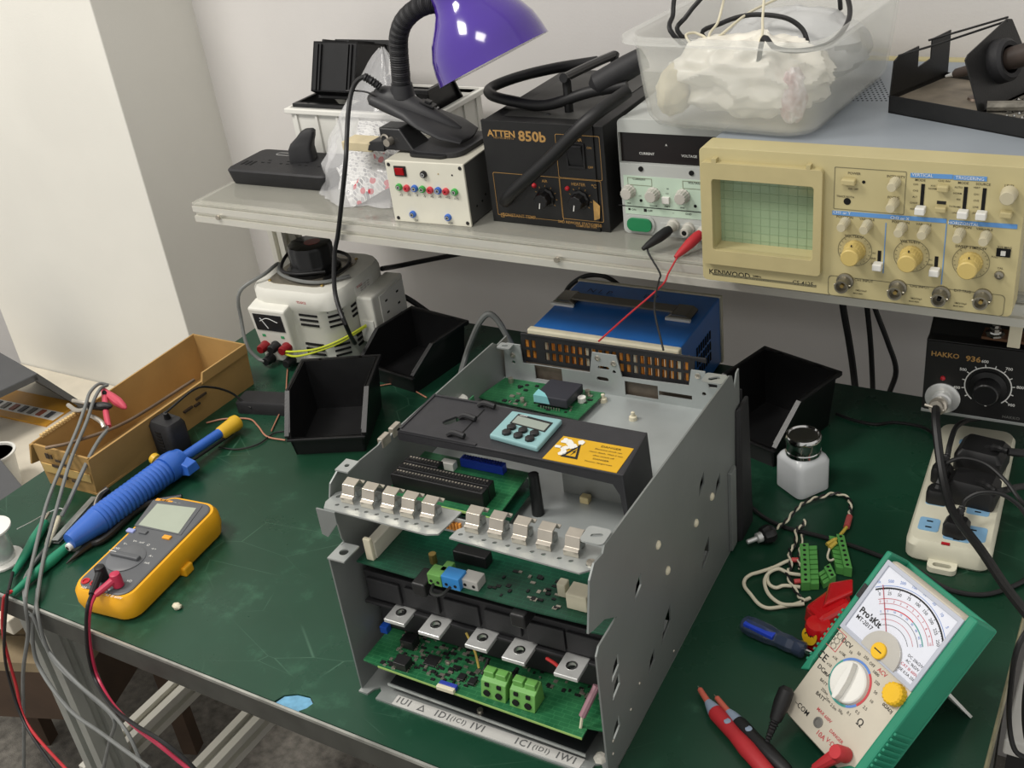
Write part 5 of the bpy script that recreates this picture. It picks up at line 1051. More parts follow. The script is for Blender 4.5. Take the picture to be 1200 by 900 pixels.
# ---- blue desoldering pump
SU = thing('desoldering_pump', 'blue ribbed desoldering pump with yellow end cap lying on the mat', 'desoldering pump', (0, 0, 0))
t0 = A_(222, 738, .014); e0 = A_(782, 322, .016); ax_ = e0-t0; LN = ax_.length; ax_.normalize()
m_blu = mat('blue_plastic', '#2f5fb4', .35, var=.06, coat=.2)
sa = lambda px, py: ((A_(px, py, .018)-t0).dot(ax_))
k1, k2, k3, k4, k5, k6 = sa(243, 725), sa(320, 660), sa(545, 490), sa(600, 450), sa(735, 355), sa(722, 362)
obj('nozzle', MB().lathe([(.0016, 0), (.0046, .0005), (.0050, k1+.004), (0, k1+.005)], 16, t0, ax_), m_white, SU); obj('nozzle_bore', MB().cyl(t0-ax_*.0004, t0+ax_*.0005, .0022, n=10), m_hole, SU)
prof = [(.004, k1-.001), (.010, k1), (.0115, k1+.006), (.0165, k2), (.0175, k2+.004)]; nr = 17; st = (k3-k2-.006)/nr
for i_ in range(nr): s0 = k2+.006+i_*st; prof += [(.0162, s0), (.0178, s0+st*.3), (.0178, s0+st*.65), (.0162, s0+st*.95)]
prof += [(.0185, k3), (.0192, k3+.01), (.0180, k3+.02), (.0165, k4-.006), (.0150, k4), (.0060, k4+.002), (0, k4+.002)]
c0 = t0+V((0, 0, .006))
obj('pump_barrel', MB().lathe(prof, 28, c0, ax_), m_blu, SU)
sd2 = ax_.cross(V((0, 0, 1))).normalized()
obj('trigger_guard', MB().hexa([c0+ax_*(k4-.018)+sd2*.008+V((0, 0, -.012)), c0+ax_*(k4-.018)+sd2*.030+V((0, 0, -.008)), c0+ax_*(k4+.002)+sd2*.030+V((0, 0, -.008)), c0+ax_*(k4+.002)+sd2*.008+V((0, 0, -.012))], [c0+ax_*(k4-.016)+sd2*.008+V((0, 0, .008)), c0+ax_*(k4-.016)+sd2*.028+V((0, 0, .004)), c0+ax_*(k4)+sd2*.028+V((0, 0, .004)), c0+ax_*(k4)+sd2*.008+V((0, 0, .008))]), m_blu, SU, .001)
obj('release_button', MB().lathe([(.004, .012), (.004, .020), (.0075, .021), (.0075, .026), (.006, .028), (0, .028)], 16, c0+ax_*(k3+.006), -sd2+V((0, 0, .45))), mat('yellow_plastic', '#c9a12a', .4, var=.06), SU)
obj('plunger_rod', MB().cyl(c0+ax_*(k4-.004), e0-ax_*.02+V((0, 0, .002)), .0068, n=14), m_blu, SU); obj('plunger_guide', MB().cyl(c0+ax_*(k4-.004)+sd2*.008+V((0, 0, -.006)), e0-ax_*.018+sd2*.006+V((0, 0, -.006)), .0022, n=8), m_bk, SU)
obj('end_cap', MB().lathe([(.0088, 0), (.0098, .003), (.0105, .024), (.0115, .028), (.0105, .034), (.006, .036), (0, .036)], 20, e0-ax_*.034+V((0, 0, .0005)), ax_), MATS['yellow_plastic'], SU)
# ---- yellow digital multimeter
DM = thing('digital_multimeter', 'yellow and grey digital multimeter lying near the front edge', 'multimeter', (.277, .0105, 0), R(6.5))
m_yel = mat('holster_yellow', '#dda019', .42, var=.06, scale=30); m_gface = mat('meter_grey', '#55575a', .5, var=.06)
FWd, FL, FH = .086, .176, .033
def frings(tab):
    out_ = []
    for i_, r_, z, dz in tab: out_.append([(x, y, z+dz*(y/FL)) for x, y, _ in ring(i_, i_, FWd-i_, FL-i_, r_, 0, 6)])
    return out_
mb = MB(); loft(mb, frings([(.008, .014, 0, 0), (.003, .018, .004, 0), (.0, .020, .015, .002), (.0005, .020, FH-.006, .004), (.004, .018, FH, .004), (.007, .016, FH, .004)])); obj('holster', mb, m_yel, DM)
mb = MB(); loft(mb, frings([(.0075, .015, FH-.002, .004), (.0075, .015, FH+.0012, .004), (.009, .014, FH+.002, .004)])); obj('meter_face', mb, m_gface, DM)
obj('tilt_stand', MB().box(FWd-.012, .085, 0, FWd+.004, .10, .012), m_yel, DM, .002)
zd = zm(60, 540, 4.5); fd = lambda x, y, z=FH+.004: loc(DM, zd(x, y), 2, z)
FT = FH+.002; ft = lambda y: FT+.004*y/FL
def face_quad(P, name, pts, z0, z1, m, bevel=0):
    q_ = [fd(*p_) for p_ in pts]; return obj(name, MB().hexa([(p_.x, p_.y, ft(p_.y)+z0) for p_ in q_], [(p_.x, p_.y, ft(p_.y)+z1) for p_ in q_]), m, P, bevel)
lb_ = face_quad(DM, 'display_frame', [(440, 345), (685, 395), (800, 245), (540, 215)], -.001, .0006, m_gface); face_quad(DM, 'display', [(462, 342), (672, 385), (768, 258), (565, 235)], 0, .0009, mat('lcd_green_grey', '#9aa293', .18, var=.04, coat=.3), DM)if 0 else None
dp = obj('display', (lambda q_: MB().hexa([(p_.x, p_.y, ft(p_.y)) for p_ in q_], [(p_.x, p_.y, ft(p_.y)+.0009) for p_ in q_]))([fd(*p_) for p_ in ((462, 342), (672, 388), (768, 258), (562, 233))]), mat('lcd_green_grey', '#9aa293', .18, var=.04, coat=.3), DM)
for (u, v), mm in (((422, 372), mat('lilac_button', '#8d95c4', .5)), ((488, 380), m_gface), ((612, 408), mat('amber_button', '#e0992a', .45))):
    q = fd(u, v); obj('push_button', MB().box(q.x-.0055, q.y-.003, ft(q.y)-.001, q.x+.0055, q.y+.003, ft(q.y)+.0022), mm, DM, .001)
q = fd(395, 512); kd = obj('range_dial', MB().lathe([(.0225, 0), (.0225, .0012), (.0195, .0028), (0, .003)], 36, (q.x, q.y, ft(q.y)-.0005)), mat('dial_grey', '#5f6164', .45), DM)
a = math.atan2(fd(480, 530).y-fd(310, 492).y, fd(480, 530).x-fd(310, 492).x)
obj('dial_grip', MB().box(-.020, -.0035, 0, .020, .0035, .0055, MX.Translation((q.x, q.y, ft(q.y)+.001)) @ MX.Rotation(a, 4, 'Z')), m_gface, kd, .0015); obj('dial_mark', MB().box(-.022, -.0004, 0, -.012, .0004, .0003, MX.Translation((q.x, q.y, ft(q.y)+.0068)) @ MX.Rotation(a, 4, 'Z')), m_inkw, kd)
t = MB()
for s_, u, v in (('OFF', 345, 462), ('V~', 392, 438), ('V=', 442, 425), ('mV', 478, 432), ('\u03a9', 512, 445), ('\u2192+', 540, 465), ('A~', 527, 502), ('mA', 505, 537), ('10A', 170, 662), ('mA', 235, 655), ('COM', 285, 672), ('V\u03a9', 410, 630), ('CAT III 600V', 320, 708)):
    q = fd(u, v); t.text(s_, .0048, MX.Translation((q.x, q.y, ft(q.y)+.0003)))
obj('lettering', t, m_inkw, DM)['kind'] = 'stuff'
q = fd(597, 218); obj('name_plate', MB().box(q.x-.012, q.y-.0025, ft(q.y)-.0002, q.x+.012, q.y+.0025, ft(q.y)+.0004), MATS['amber_button'], DM); obj('lettering', MB().text('FLUKE', .0042, MX.Translation((q.x, q.y, ft(q.y)+.0006)), bold=.03), m_ink, DM)
q = fd(715, 240); obj('lettering', MB().text('15B+ DIGITAL MULTIMETER', .0034, MX.Translation((q.x, q.y, ft(q.y)+.0003))), m_inkw, DM)
q = fd(180, 630); obj('input_jack', MB().lathe([(.0048, 0), (.0048, .0012), (.0030, .0012), (.0028, .0002), (0, .0002)], 16, (q.x, q.y, ft(q.y))), m_red, DM); q = fd(225, 640); obj('input_jack', MB().lathe([(.0048, 0), (.0048, .0012), (.0030, .0012), (.0028, .0002), (0, .0002)], 16, (q.x, q.y, ft(q.y))), m_red, DM)
# its two leads, from elbow plugs over the bench edge
DMM = Mof(DM)
m_pink = mat('red_silicone', '#b02a48', .4, var=.05)
zb3 = zm(0, 640, 3)
def probe_lead(label, mm, pu, top, path, r_=.0021):
    th_ = thing('test_lead', label, 'test lead', (0, 0, 0), group='test leads of the yellow multimeter')
    q_ = fd(*pu); b0 = DMM @ V((q_.x, q_.y, ft(q_.y)+.0002)); b1 = b0+V((0, 0, .017))
    obj('plug', MB().lathe([(.0048, 0), (.0062, .001), (.0062, .013), (.0055, .017), (.003, .018), (0, .018)], 16, b0, V((0, 0, 1))), mm, th_)
    d0 = b1+V((0, 0, -.006)); d1 = path[0]
    obj('elbow', MB().tube([d0, d0.lerp(d1, .5), d1], .005, 10, 6, rfun=lambda t_: .0054-.0024*t_+.0005*sin(t_*70)), mm, th_)
    obj('cord', MB().tube(path, r_, 8, 8), mm, th_)
e_ = lambda x, y, Y: ay(*zb3(x, y), Y)
probe_lead('red test lead from the yellow multimeter hanging over the bench edge', m_pink, (355, 655), 0, [az(*zb3(335, 172), .040), e_(318, 215, -.004), e_(312, 290, -.006), e_(322, 380, -.006), e_(345, 465, -.008), e_(400, 560, -.03), e_(480, 640, -.05), e_(560, 700, -.06), e_(640, 765, -.06), e_(700, 810, -.06)])
probe_lead('black test lead from the yellow multimeter hanging over the bench edge', m_rub, (275, 618), 0, [az(*zb3(322, 170), .042), e_(308, 212, -.006), e_(303, 290, -.009), e_(310, 380, -.009), e_(335, 470, -.011), e_(390, 560, -.035), e_(470, 625, -.06), e_(560, 680, -.07), e_(640, 740, -.07), e_(700, 800, -.07)])
# ---- solder spool
SP = thing('solder_spool', 'white solder wire spool at the left edge of the bench', 'spool', az(3, 657, 0))
obj('lower_flange', MB().lathe([(.0245, 0), (.025, .001), (.025, .003), (.008, .004)], 32), m_white, SP); obj('solder_winding', MB().lathe([(.0155, .003), (.0165, .006)]+[(.0165+.0005*(i_ % 2), .006+i_*.0016) for i_ in range(24)]+[(.0155, .046)], 32), m_tin, SP)
obj('upper_flange', MB().lathe([(.008, .0455), (.025, .0462), (.025, .0485), (.0235, .049), (.006, .049), (.0055, .046), (0, .046)], 32), m_white, SP)
zs = zm(0, 560, 5); Sg = lambda x, y, z=.006: az(*zs(x, y), z)
cable('solder_wire', [Sg(100, 300, .02), Sg(180, 260, .012), Sg(260, 215, .004), Sg(340, 180, .003), Sg(375, 185, .003)], .0007, m_tin, 'loose end of silvery solder wire beside the spool', 'solder wire')
# ---- green crocodile clips with their red and black leads
m_grn = mat('green_sleeve', '#1f7a5c', .45, var=.06)
for (a_, b_, lab_, mw, pth) in ((Sg(265, 240, .010), Sg(70, 560, .010), 'green sleeved crocodile clip lying nearest the solder spool', m_rub, [Sg(50, 660, .008), ay(8, 700, -.008), ay(5, 760, -.012), ay(12, 800, -.015), ay(30, 850, -.03), ay(70, 910, -.06)]),
                                (Sg(415, 372, .010), Sg(65, 668, .010), 'green sleeved crocodile clip under the nose of the blue pump', m_rw, [Sg(40, 685, .009), ay(4, 705, -.006), ay(4, 745, -.010), ay(18, 800, -.012), ay(33, 850, -.028), ay(90, 915, -.06)])):
    cg = thing('crocodile_clip', lab_, 'clip', (0, 0, 0), group='green crocodile clips'); d_ = (b_-a_); l_ = d_.length
    obj('clip_sleeve', MB().lathe([(.002, 0), (.0055, .004), (.0068, l_*.35), (.0055, l_*.6), (.0042, l_*.85), (.0030, l_), (0, l_)], 14, a_+V((0, 0, -.003)), d_), m_grn, cg)
    obj('clip_jaw', MB().tube([a_-d_*.12, a_-d_*.02, a_+d_*.1], .0022, 6), m_nick, cg)
    obj('cord', MB().tube([b_-d_*.02]+pth, .0019, 8, 8), mw, cg)
# ---- tweezers and pliers
TW_ = thing('tweezers', 'flat grey metal tweezers lying under the blue desoldering pump', 'tweezers', (0, 0, 0))
a_, b_ = Sg(555, 118, .004), Sg(325, 378, .004); d_ = (b_-a_).normalized(); s_ = V((-d_.y, d_.x, 0))
for k, z in ((1, .0012), (-1, .0052)): obj('tweezer_arm', MB().hexa([a_+s_*.004+V((0, 0, z-.004)), a_-s_*.004+V((0, 0, z-.004)), b_-s_*.0045+V((0, 0, z-.003)), b_+s_*.0045+V((0, 0, z-.003))][::-1], [a_+s_*.004+V((0, 0, z-.0028)), a_-s_*.004+V((0, 0, z-.0028)), b_-s_*.0045+V((0, 0, z-.0018)), b_+s_*.0045+V((0, 0, z-.0018))][::-1]), m_steel, TW_)
PL = thing('cutting_pliers', 'black handled cutting pliers half hidden under the blue pump', 'pliers', (0, 0, 0))
j_ = Sg(470, 400, .004); h1 = [Sg(600, 330, .006), Sg(690, 270, .006), A_(520, 480, .007), A_(600, 590, .006)]
obj('handle', MB().tube([Sg(520, 390, .005), Sg(620, 350, .006), A_(470, 600, .006), A_(600, 570, .006)], .0045, 10, 6), m_bk, PL)
obj('handle', MB().tube([Sg(500, 395, .005), Sg(520, 300, .006), Sg(560, 190, .007), Sg(590, 110, .012), Sg(635, 65, .016)], .005, 10, 6), m_bk, PL)
obj('handle_rim', MB().tube([Sg(560, 195, .012), Sg(556, 150, .018), Sg(580, 95, .022), Sg(625, 62, .022)], .0014, 8, 5), m_nick, PL)
obj('jaw', MB().tube([Sg(530, 385, .005), Sg(450, 450, .004), Sg(388, 503, .003)], .0048, 8, 5, rfun=lambda t_: .0052*(1-t_)+.0007), mat('dark_steel', '#3b3b3a', .35, .7), PL)
# ---- crocodile clips on the box and the grey cable bundle
zc = zm(0, 420, 7.5); K_ = lambda x, y, z: az(*zc(x, y), z)
RC = thing('crocodile_clip', 'pink-red crocodile clip gripping the near rim of the cardboard box', 'clip', (0, 0, 0), group='clips on the cardboard box')
m_rc = mat('faded_red', '#c04a5c', .45, var=.06)
def clip_body(T_, a_, b_, m, w_=.006, h_=.009):
    d_ = (b_-a_); obj('clip_sleeve', MB().lathe([(.0015, 0), (.0045, .004), (w_, d_.length*.35), (w_*.9, d_.length*.6), (.0042, d_.length*.92), (.0025, d_.length), (0, d_.length)], 10, a_, d_), m, T_)
clip_body(RC, K_(1110, 440, .064), K_(900, 275, .082), m_rc, .0068)
obj('lower_lever', MB().tube([K_(915, 280, .080), K_(925, 400, .074), K_(935, 500, .068), K_(955, 600, .060)], .004, 10, 5), m_rc, RC)
obj('hinge', MB().cyl(K_(915, 300, .083), K_(925, 310, .079), .003, n=10), m_hole, RC)
BC = thing('crocodile_clip', 'black crocodile clip lying across the rim of the cardboard box', 'clip', (0, 0, 0), group='clips on the cardboard box')
clip_body(BC, K_(985, 420, .076), K_(760, 420, .076), m_bk, .0062); obj('clip_jaw', MB().tube([K_(600, 410, .072), K_(680, 460, .074), K_(780, 440, .076)], .003, 8, 5), m_nick, BC); obj('clip_jaw', MB().tube([K_(640, 370, .080), K_(720, 385, .080), K_(800, 400, .078)], .0026, 8, 5), m_nick, BC)
obj('shank', MB().tube([K_(780, 500, .072), K_(830, 520, .072), K_(890, 560, .070), K_(915, 610, .066)], .0032, 8, 5), m_nick, BC)
m_gc = m_gcab
cable('grey_cable', [K_(955, 235, .082), K_(870, 225, .088), K_(790, 300, .086), K_(750, 420, .082), K_(680, 620, .072), K_(560, 900, .058), az(55, 590, .030), az(40, 650, .014), ay(30, 700, -.006), ay(33, 740, -.008), ay(27, 790, -.010), ay(28, 850, -.012), ay(28, 920, -.012)], .0023, m_gc, 'grey cable looped over the red clip, leftmost of the bundle', group='grey cables on the left')
cable('grey_cable', [K_(935, 240, .086), K_(880, 270, .088), K_(820, 380, .084), K_(760, 560, .076), K_(620, 900, .060), az(68, 590, .032), az(52, 650, .016), az(43, 705, .004), ay(38, 740, -.006), ay(45, 780, -.008), ay(80, 830, -.03), ay(120, 860, -.04), ay(175, 900, -.06)], .0023, m_gc, 'grey cable crossing the bundle and sweeping under the bench edge', group='grey cables on the left')
GC = thing('grey_cable', 'grey cable with a cream connector sleeve below the cardboard box', 'cable', (0, 0, 0), group='grey cables on the left')
obj('cord', MB().tube([K_(900, 600, .064), K_(945, 620, .062), K_(870, 720, .060), K_(780, 880, .052), az(82, 585, .026), az(72, 605, .014)], .0026, 8, 6), m_gc, GC)
a_, b_ = Sg(345, 230, .008), Sg(275, 395, .006); obj('connector_sleeve', MB().lathe([(.0030, 0), (.0042, .004), (.0042, (b_-a_).length*.8), (.0030, (b_-a_).length), (0, (b_-a_).length)], 12, a_, b_-a_), m_ivory, GC)
cable('grey_cable', [Sg(260, 420, .004), Sg(200, 500, .003), Sg(150, 580, .003), Sg(140, 650, .003), ay(31, 715, -.006), ay(40, 725, -.008), ay(55, 760, -.01), ay(90, 800, -.02), ay(125, 830, -.03), ay(150, 860, -.04), ay(170, 905, -.05)], .0021, m_gc, 'grey cable drooping from beside the spool to the floor', group='grey cables on the left')
cable('grey_cable', [ay(42, 690, -.006) if 0 else az(44, 690, .003), ay(44, 718, -.006), ay(60, 770, -.012), ay(100, 810, -.02), ay(133, 842, -.03), ay(128, 870, -.03), ay(120, 905, -.03)], .0021, m_gc, 'grey cable drooping steeply, rightmost below the bench edge', group='grey cables on the left')
# ---- crumb on the mat
q = az(208, 713, 0); CRb = thing('crumb', 'small beige crumb on the mat in front of the yellow multimeter', 'crumb', q); obj('crumb_body', blob(MB(), (0, 0, .003), .005, .004, .0032, .25, 2, 3, 12, 8, .0001), m_ivory, CRb)
# ---- variable transformer
VT = thing('variable_transformer', 'white variable transformer with black top knob and front meter', 'transformer', (.0869, .5429, 0), R(4.9))
m_vt = mat('white_cabinet', '#d6d5cc', .42, var=.03)
vw, vd, vh = .160, .148, .123
def oct_(i_, r_, z): return [(x, y, z) for x, y in rrect(i_, i_, vw-i_, vd-i_, r_, 3)]
mb = MB(); loft(mb, [oct_(.010, .03, 0), oct_(.006, .032, .004), oct_(.004, .032, .09), oct_(0, .034, .096), oct_(0, .034, .116), oct_(.004, .032, vh), oct_(.012, .03, vh)]); obj('cabinet', mb, m_vt, VT)
zv = zm(280, 260, 5); fv = lambda x, y, d=0: loc(VT, zv(x, y), 1, d); fx = lambda x, y, d: loc(VT, zv(x, y), 0, d)
# front meter panel
q0, q1 = fv(135, 560, -.014), fv(385, 480, -.014)
x0, x1 = .010, .077
obj('meter_panel', MB().hexa([(x0+.004, -.006, .006), (x1-.004, -.006, .006), (x1, .01, .006), (x0, .01, .006)], [(x0, -.016, .098), (x1, -.016, .098), (x1, .01, .104), (x0, .01, .104)]), m_vt, VT, .003)
pf = lambda z: -.006-.010*(z-.006)/.092      # front of the sloping meter panel
ma, mb_ = fv(170, 580, -.014), fv(320, 540, -.014)
mz0, mz1 = .062, .090
mw_ = obj('meter_window', MB().hexa([(x0+.008, pf(mz0)-.001, mz0), (x1-.008, pf(mz0)-.001, mz0), (x1-.008, 0, mz0), (x0+.008, 0, mz0)], [(x0+.008, pf(mz1)-.001, mz1), (x1-.008, pf(mz1)-.001, mz1), (x1-.008, 0, mz1), (x0+.008, 0, mz1)]), mat('dark_meter', '#23262b', .12, var=.2, scale=60, coat=.5), VT)
obj('meter_needle', MB().tube([(.040, pf(.066)-.0014, .066), (.030, pf(.084)-.0014, .084)], .0006, 5, curve=False), m_inkw, mw_); obj('meter_arc', MB().tube([(.028, pf(.078)-.0013, .078), (.043, pf(.084)-.0013, .084), (.060, pf(.078)-.0013, .078)], .0005, 5), m_inkw, mw_)
for x, z, mm in ((.026, .052, mat('green_print', '#2f8f5a', .6, var=0)), (.060, .052, mat('green_print', '#2f8f5a'))): obj('printed_mark', MB().box(x-.003, pf(z)-.0004, z-.002, x+.003, 0, z+.002), mm, VT)
for x, z, mm in ((.024, .034, mat('dark_red_knob', '#7c161c', .35)), (.044, .036, m_bk), (.064, .036, mat('dark_red_knob', '#7c161c')), (.026, .012, m_bk), (.064, .013, m_bk)):
    y = pf(z); tb = obj('binding_post', MB().lathe([(.0085, 0), (.0085, .004), (.0072, .006), (.0072, .014), (.0060, .017), (0, .017)], 16, (x, y, z), (0, -1, 0), flute=.07, nf=10), mm, VT)
# cooling slots
def slots(px_list, plane):
    for (u, v, l_) in px_list:
        pass
for r_, (z0_, n_) in enumerate(((.080, 4), (.020, 3))):
    for k in range(n_):
        z = z0_+(n_-1-k)*.008-.012*(r_ == 0)
        obj('cooling_slot', MB().box(.088, .0028, z, .120, .0046, z+.0032), m_hole, VT)
        obj('cooling_slot', MB().box(vw-.0046, .040, z+.002, vw-.0028, .066, z+.0052), m_hole, VT)
        if k < 3: obj('cooling_slot', MB().box(.006, .0028, z, .014, .0046, z+.0032), m_hole, VT)
        # the slots on the rounded corner between front and side
        obj('cooling_slot', MB().box(-.012, -.0006, 0, .012, .0006, .0032, MX.Translation((vw-.004-.032*(1-.7071)-.0002, .004+.032*(1-.7071)+.0002, z)) @ MX.Rotation(R(45), 4, 'Z')), m_hole, VT)
# maker label and rating plate
obj('rating_label', MB().box(vw-.0006, .075, .082, vw+.0004, .128, .112) if 0 else MB().box(vw-.0004, .052, .098, vw+.0004, .100, .114), m_white, VT)
q = (.100, .1); obj('lettering', MB().text('TDGC2', .005, FR(.100, .108, -.0003), bold=.02), m_inkr, VT)
obj('lettering', MB().text('TDGC2', .0045, frame((vw+.0006, .064, .1105), (0, 1, 0), (0, 0, 1)), bold=.02), m_inkr, VT); t = MB()
for i_ in range(3): t.text('INPUT 220V  50Hz', .0032, frame((vw+.0006, .078, .1085-.0035*i_), (0, 1, 0), (0, 0, 1)))
obj('lettering', t, m_ink, VT)['kind'] = 'stuff'
# outlet box on the right side
ob = obj('outlet_box', MB().box(vw-.004, .052, .022, vw+.026, .142, .098), m_vt, VT, .003)
op = obj('outlet_plate', MB().box(vw+.026, .070, .028, vw+.0275, .138, .092), m_white, ob, .0006)
for y, z in ((.086, .079), (.086, .060), (.086, .042), (.118, .079), (.118, .060), (.118, .042)): obj('outlet_slot', MB().box(vw+.0274, y-.003, z-.002, vw+.0279, y+.003, z+.001), m_hole, ob)
obj('outlet_cover', MB().box(vw+.004, .0505, .030, vw+.022, .052, .060), m_white, ob)
# top plate, scale and knob
obj('top_plate', MB().plate(rrect(.022, .022, .128, .128, .02, 4), (), .0012, TP(0, 0, vh)), mat('brushed_plate', '#8b8578', .35, .6, var=.1), VT)
for x, y in ((.028, .028), (.122, .028), (.028, .122), (.122, .122)): obj('plate_screw', MB().lathe([(.003, 0), (.0022, .0014), (0, .0018)], 10, (x, y, vh+.0012)), m_brass, VT)
kn = obj('voltage_knob', MB().lathe([(.041, 0), (.041, .005), (.036, .009), (.0335, .014), (.034, .038), (.032, .0425), (.029, .0435), (0, .043)], 64, (.075, .078, vh+.0012), flute=.04, nf=12), m_bksat, VT)
obj('knob_emblem', MB().cyl((.080, .080, vh+.0443), (.080, .080, vh+.0449), .012, n=20), mat('red_emblem', '#7a3028', .4, var=.3, scale=150), kn); obj('knob_groove', MB().box(.048, .0775, vh+.0443, .066, .0785, vh+.0449), m_hole, kn)
VTM = Mof(VT); vl = lambda x, y, z: VTM @ V((x, y, z))
cable('transformer_lead', [vl(.150, .060, vh+.004), vl(.118, .030, vh+.005), vl(.075, .028, vh+.006), vl(.035, .045, vh+.006), vl(.012, .075, vh+.006), vl(.020, .03, vh+.010), vl(-.006, -.004, vh-.006), vl(-.012, -.010, .07), vl(-.002, -.022, .035), vl(.012, -.022, .016), vl(.024, -.022, .013)], .0028, m_gcab, 'grey lead wound round the transformer knob and down its front', 'cable')
cable('transformer_lead', [vl(.118, .040, vh+.005), vl(.128, .085, vh+.005), vl(.108, .122, vh+.006), vl(.070, .128, vh+.010), vl(.038, .108, vh+.020), vl(.034, .075, vh+.024), vl(.040, .045, vh+.012), vl(.075, .036, vh+.012), vl(.115, .052, vh+.012)], .0026, m_rub, 'black lead coiled on top plate of the white transformer', 'cable')
m_yw = mat('yellow_green_wire', '#b9c232', .45, var=.1)
for k, (dz, nm) in enumerate(((0, 'upper yellow-green earth wire on the front of the transformer'), (.004, 'lower yellow-green earth wire on the front of the transformer'))):
    cable('earth_wire', [vl(.066, -.024, .036-dz), vl(.085, -.020, .036-dz*2), vl(.120, -.010, .040-dz), vl(.150, .012, .048-dz), vl(vw+.012, .046, .056-dz*.5)], .0017, m_yw, nm, 'wire', 'earth wires of the transformer')
cable('mains_cable', [vl(vw-.004, .135, .105), ay(465, 312, .74), ay(500, 305, .78), ay(540, 297, .84), ay(575, 288, .885), ay(610, 275, .885), ay(640, 262, .885)], .0040, m_rub, 'black cable behind the transformer rising to the right', 'cable')
cable('mains_cable', [ay(456, 340, .70), ay(478, 350, .72), ay(500, 365, .73), ay(520, 380, .735), ay(540, 400, .70)], .0045, m_rub, 'black cable running from the transformer behind the middle bin', 'cable')
cable('copper_wire', [ay(337, 432, .53), az(336, 445, .002), az(334, 470, .002), az(325, 490, .002), az(318, 505, .002)], .0010, mat('pale_copper_wire', '#a8735c', .5), 'thin copper-red wire hanging down below the transformer', 'wire')
cable('copper_wire', [A_(680, 325, .002), A_(740, 312, .002), A_(820, 312, .002), A_(850, 335, .002), A_(880, 370, .002), A_(940, 382, .002)], .0012, MATS['pale_copper_wire'], 'thin copper-red wire lying on the mat beside the near bin', 'wire')
cable('thin_black_wire', [A_(720, 405, .002), A_(780, 412, .002), A_(850, 395, .002), A_(900, 360, .002), A_(935, 352, .002)], .0010, m_rub, 'thin black wire lying on the mat beside the near bin', 'wire')
cable('copper_wire', [az(445, 452, .002), az(462, 450, .002), az(480, 455, .002), az(500, 466, .002)], .0010, MATS['pale_copper_wire'], 'thin copper-red wire between the two left bins and the drive', 'wire')
# ---- riser, strip board and other things on the low side desk
DZ = -.245
zr = zm(0, 380, 6)
m_dg = mat('dark_grey_metal', '#4d4e50', .5, .1, var=.05)
RS = thing('monitor_riser', 'dark grey bent metal riser standing on the beige side desk', 'riser', (0, 0, 0))
rt = DZ+.11
g_ = lambda x, y, z: az(*zr(x, y), z)
pA, pB = g_(0, 215, rt), g_(262, 345, rt); pC = g_(0, 520, rt) if 0 else None
e1 = g_(262, 345, rt); e0_ = g_(-200, 560, rt); bk = g_(0, 215, rt)
dx = (e1-e0_).normalized(); dyv = V((-dx.y, dx.x, 0))
W_r = .30
base = [e1, e1-dx*.35, e1-dx*.35+dyv*.20, e1+dyv*.20]
obj('riser_top', MB().hexa([(p_.x, p_.y, rt-.014) for p_ in base][::-1], [(p_.x, p_.y, rt) for p_ in base][::-1]), m_dg, RS, .002)
lo = e1+dx*.07
obj('riser_leg', MB().hexa([(lo.x, lo.y, DZ), ((lo+dyv*.2).x, (lo+dyv*.2).y, DZ), ((lo+dyv*.2-dx*.012).x, (lo+dyv*.2-dx*.012).y, DZ), ((lo-dx*.012).x, (lo-dx*.012).y, DZ)], [(e1.x, e1.y, rt), ((e1+dyv*.2).x, (e1+dyv*.2).y, rt), ((e1+dyv*.2-dx*.014).x, (e1+dyv*.2-dx*.014).y, rt-.001), ((e1-dx*.014).x, (e1-dx*.014).y, rt-.001)]), m_dg, RS)
lo2 = e1-dx*.35
obj('riser_leg', MB().box(lo2.x-.01, lo2.y, DZ, lo2.x+.002, lo2.y+.2, rt-.014), m_dg, RS)
a_, b_ = az(-30, 470, DZ), az(72, 492, DZ); d_ = (b_-a_).normalized(); s_ = V((-d_.y, d_.x, 0))
SB = thing('sample_strip', 'yellow strip board with a white row of samples on the side desk', 'strip board', (0, 0, 0))
def flat(name, o_, u0, u1, v0, v1, z0, z1, m, P):
    c_ = [o_+d_*u+s_*v for u, v in ((u0, v0), (u1, v0), (u1, v1), (u0, v1))]; return obj(name, MB().hexa([(p_.x, p_.y, z0) for p_ in c_], [(p_.x, p_.y, z1) for p_ in c_]), m, P)
flat('strip_base', a_, 0, .24, -.03, .055, DZ+.0002, DZ+.004, mat('orange_wood', '#c68f2e', .5, var=.12, scale=20), SB)
flat('white_band', a_, 0, .24, -.012, .016, DZ+.004, DZ+.0046, m_white, SB)
for i_ in range(9): flat('sample_chip', a_, .012+i_*.025, .024+i_*.025, -.008, .012, DZ+.0046, DZ+.0062, mat('sample_%d' % (i_ % 3), ('#6d6a62', '#8a4a32', '#4d4f52')[i_ % 3], .5), SB)
WC = thing('white_cup', 'white plastic cup at the edge of the side desk behind the bench', 'cup', az(10, 572, DZ))
obj('cup_body', MB().lathe([(.024, 0), (.032, .07), (.033, .070), (.034, .072), (.031, .072), (.023, .002), (0, .002)], 28), m_white, WC); obj('cup_rim', MB().lathe([(.0335, .070), (.036, .071), (.036, .074), (.0315, .074), (.0315, .070), (.0335, .070)], 28), m_white, WC)
FP = thing('grey_case', 'dark grey metal case beside the left edge of the bench', 'case', (0, 0, 0))
cs_ = [az(*p_, -.10) for p_ in ((-40, 488), (27, 570), (-4, 594), (-75, 520))]
obj('case_body', MB().hexa([(p_.x, p_.y, DZ) for p_ in cs_][::-1], [(p_.x, p_.y, -.10) for p_ in cs_][::-1]), m_dg, FP, .002)
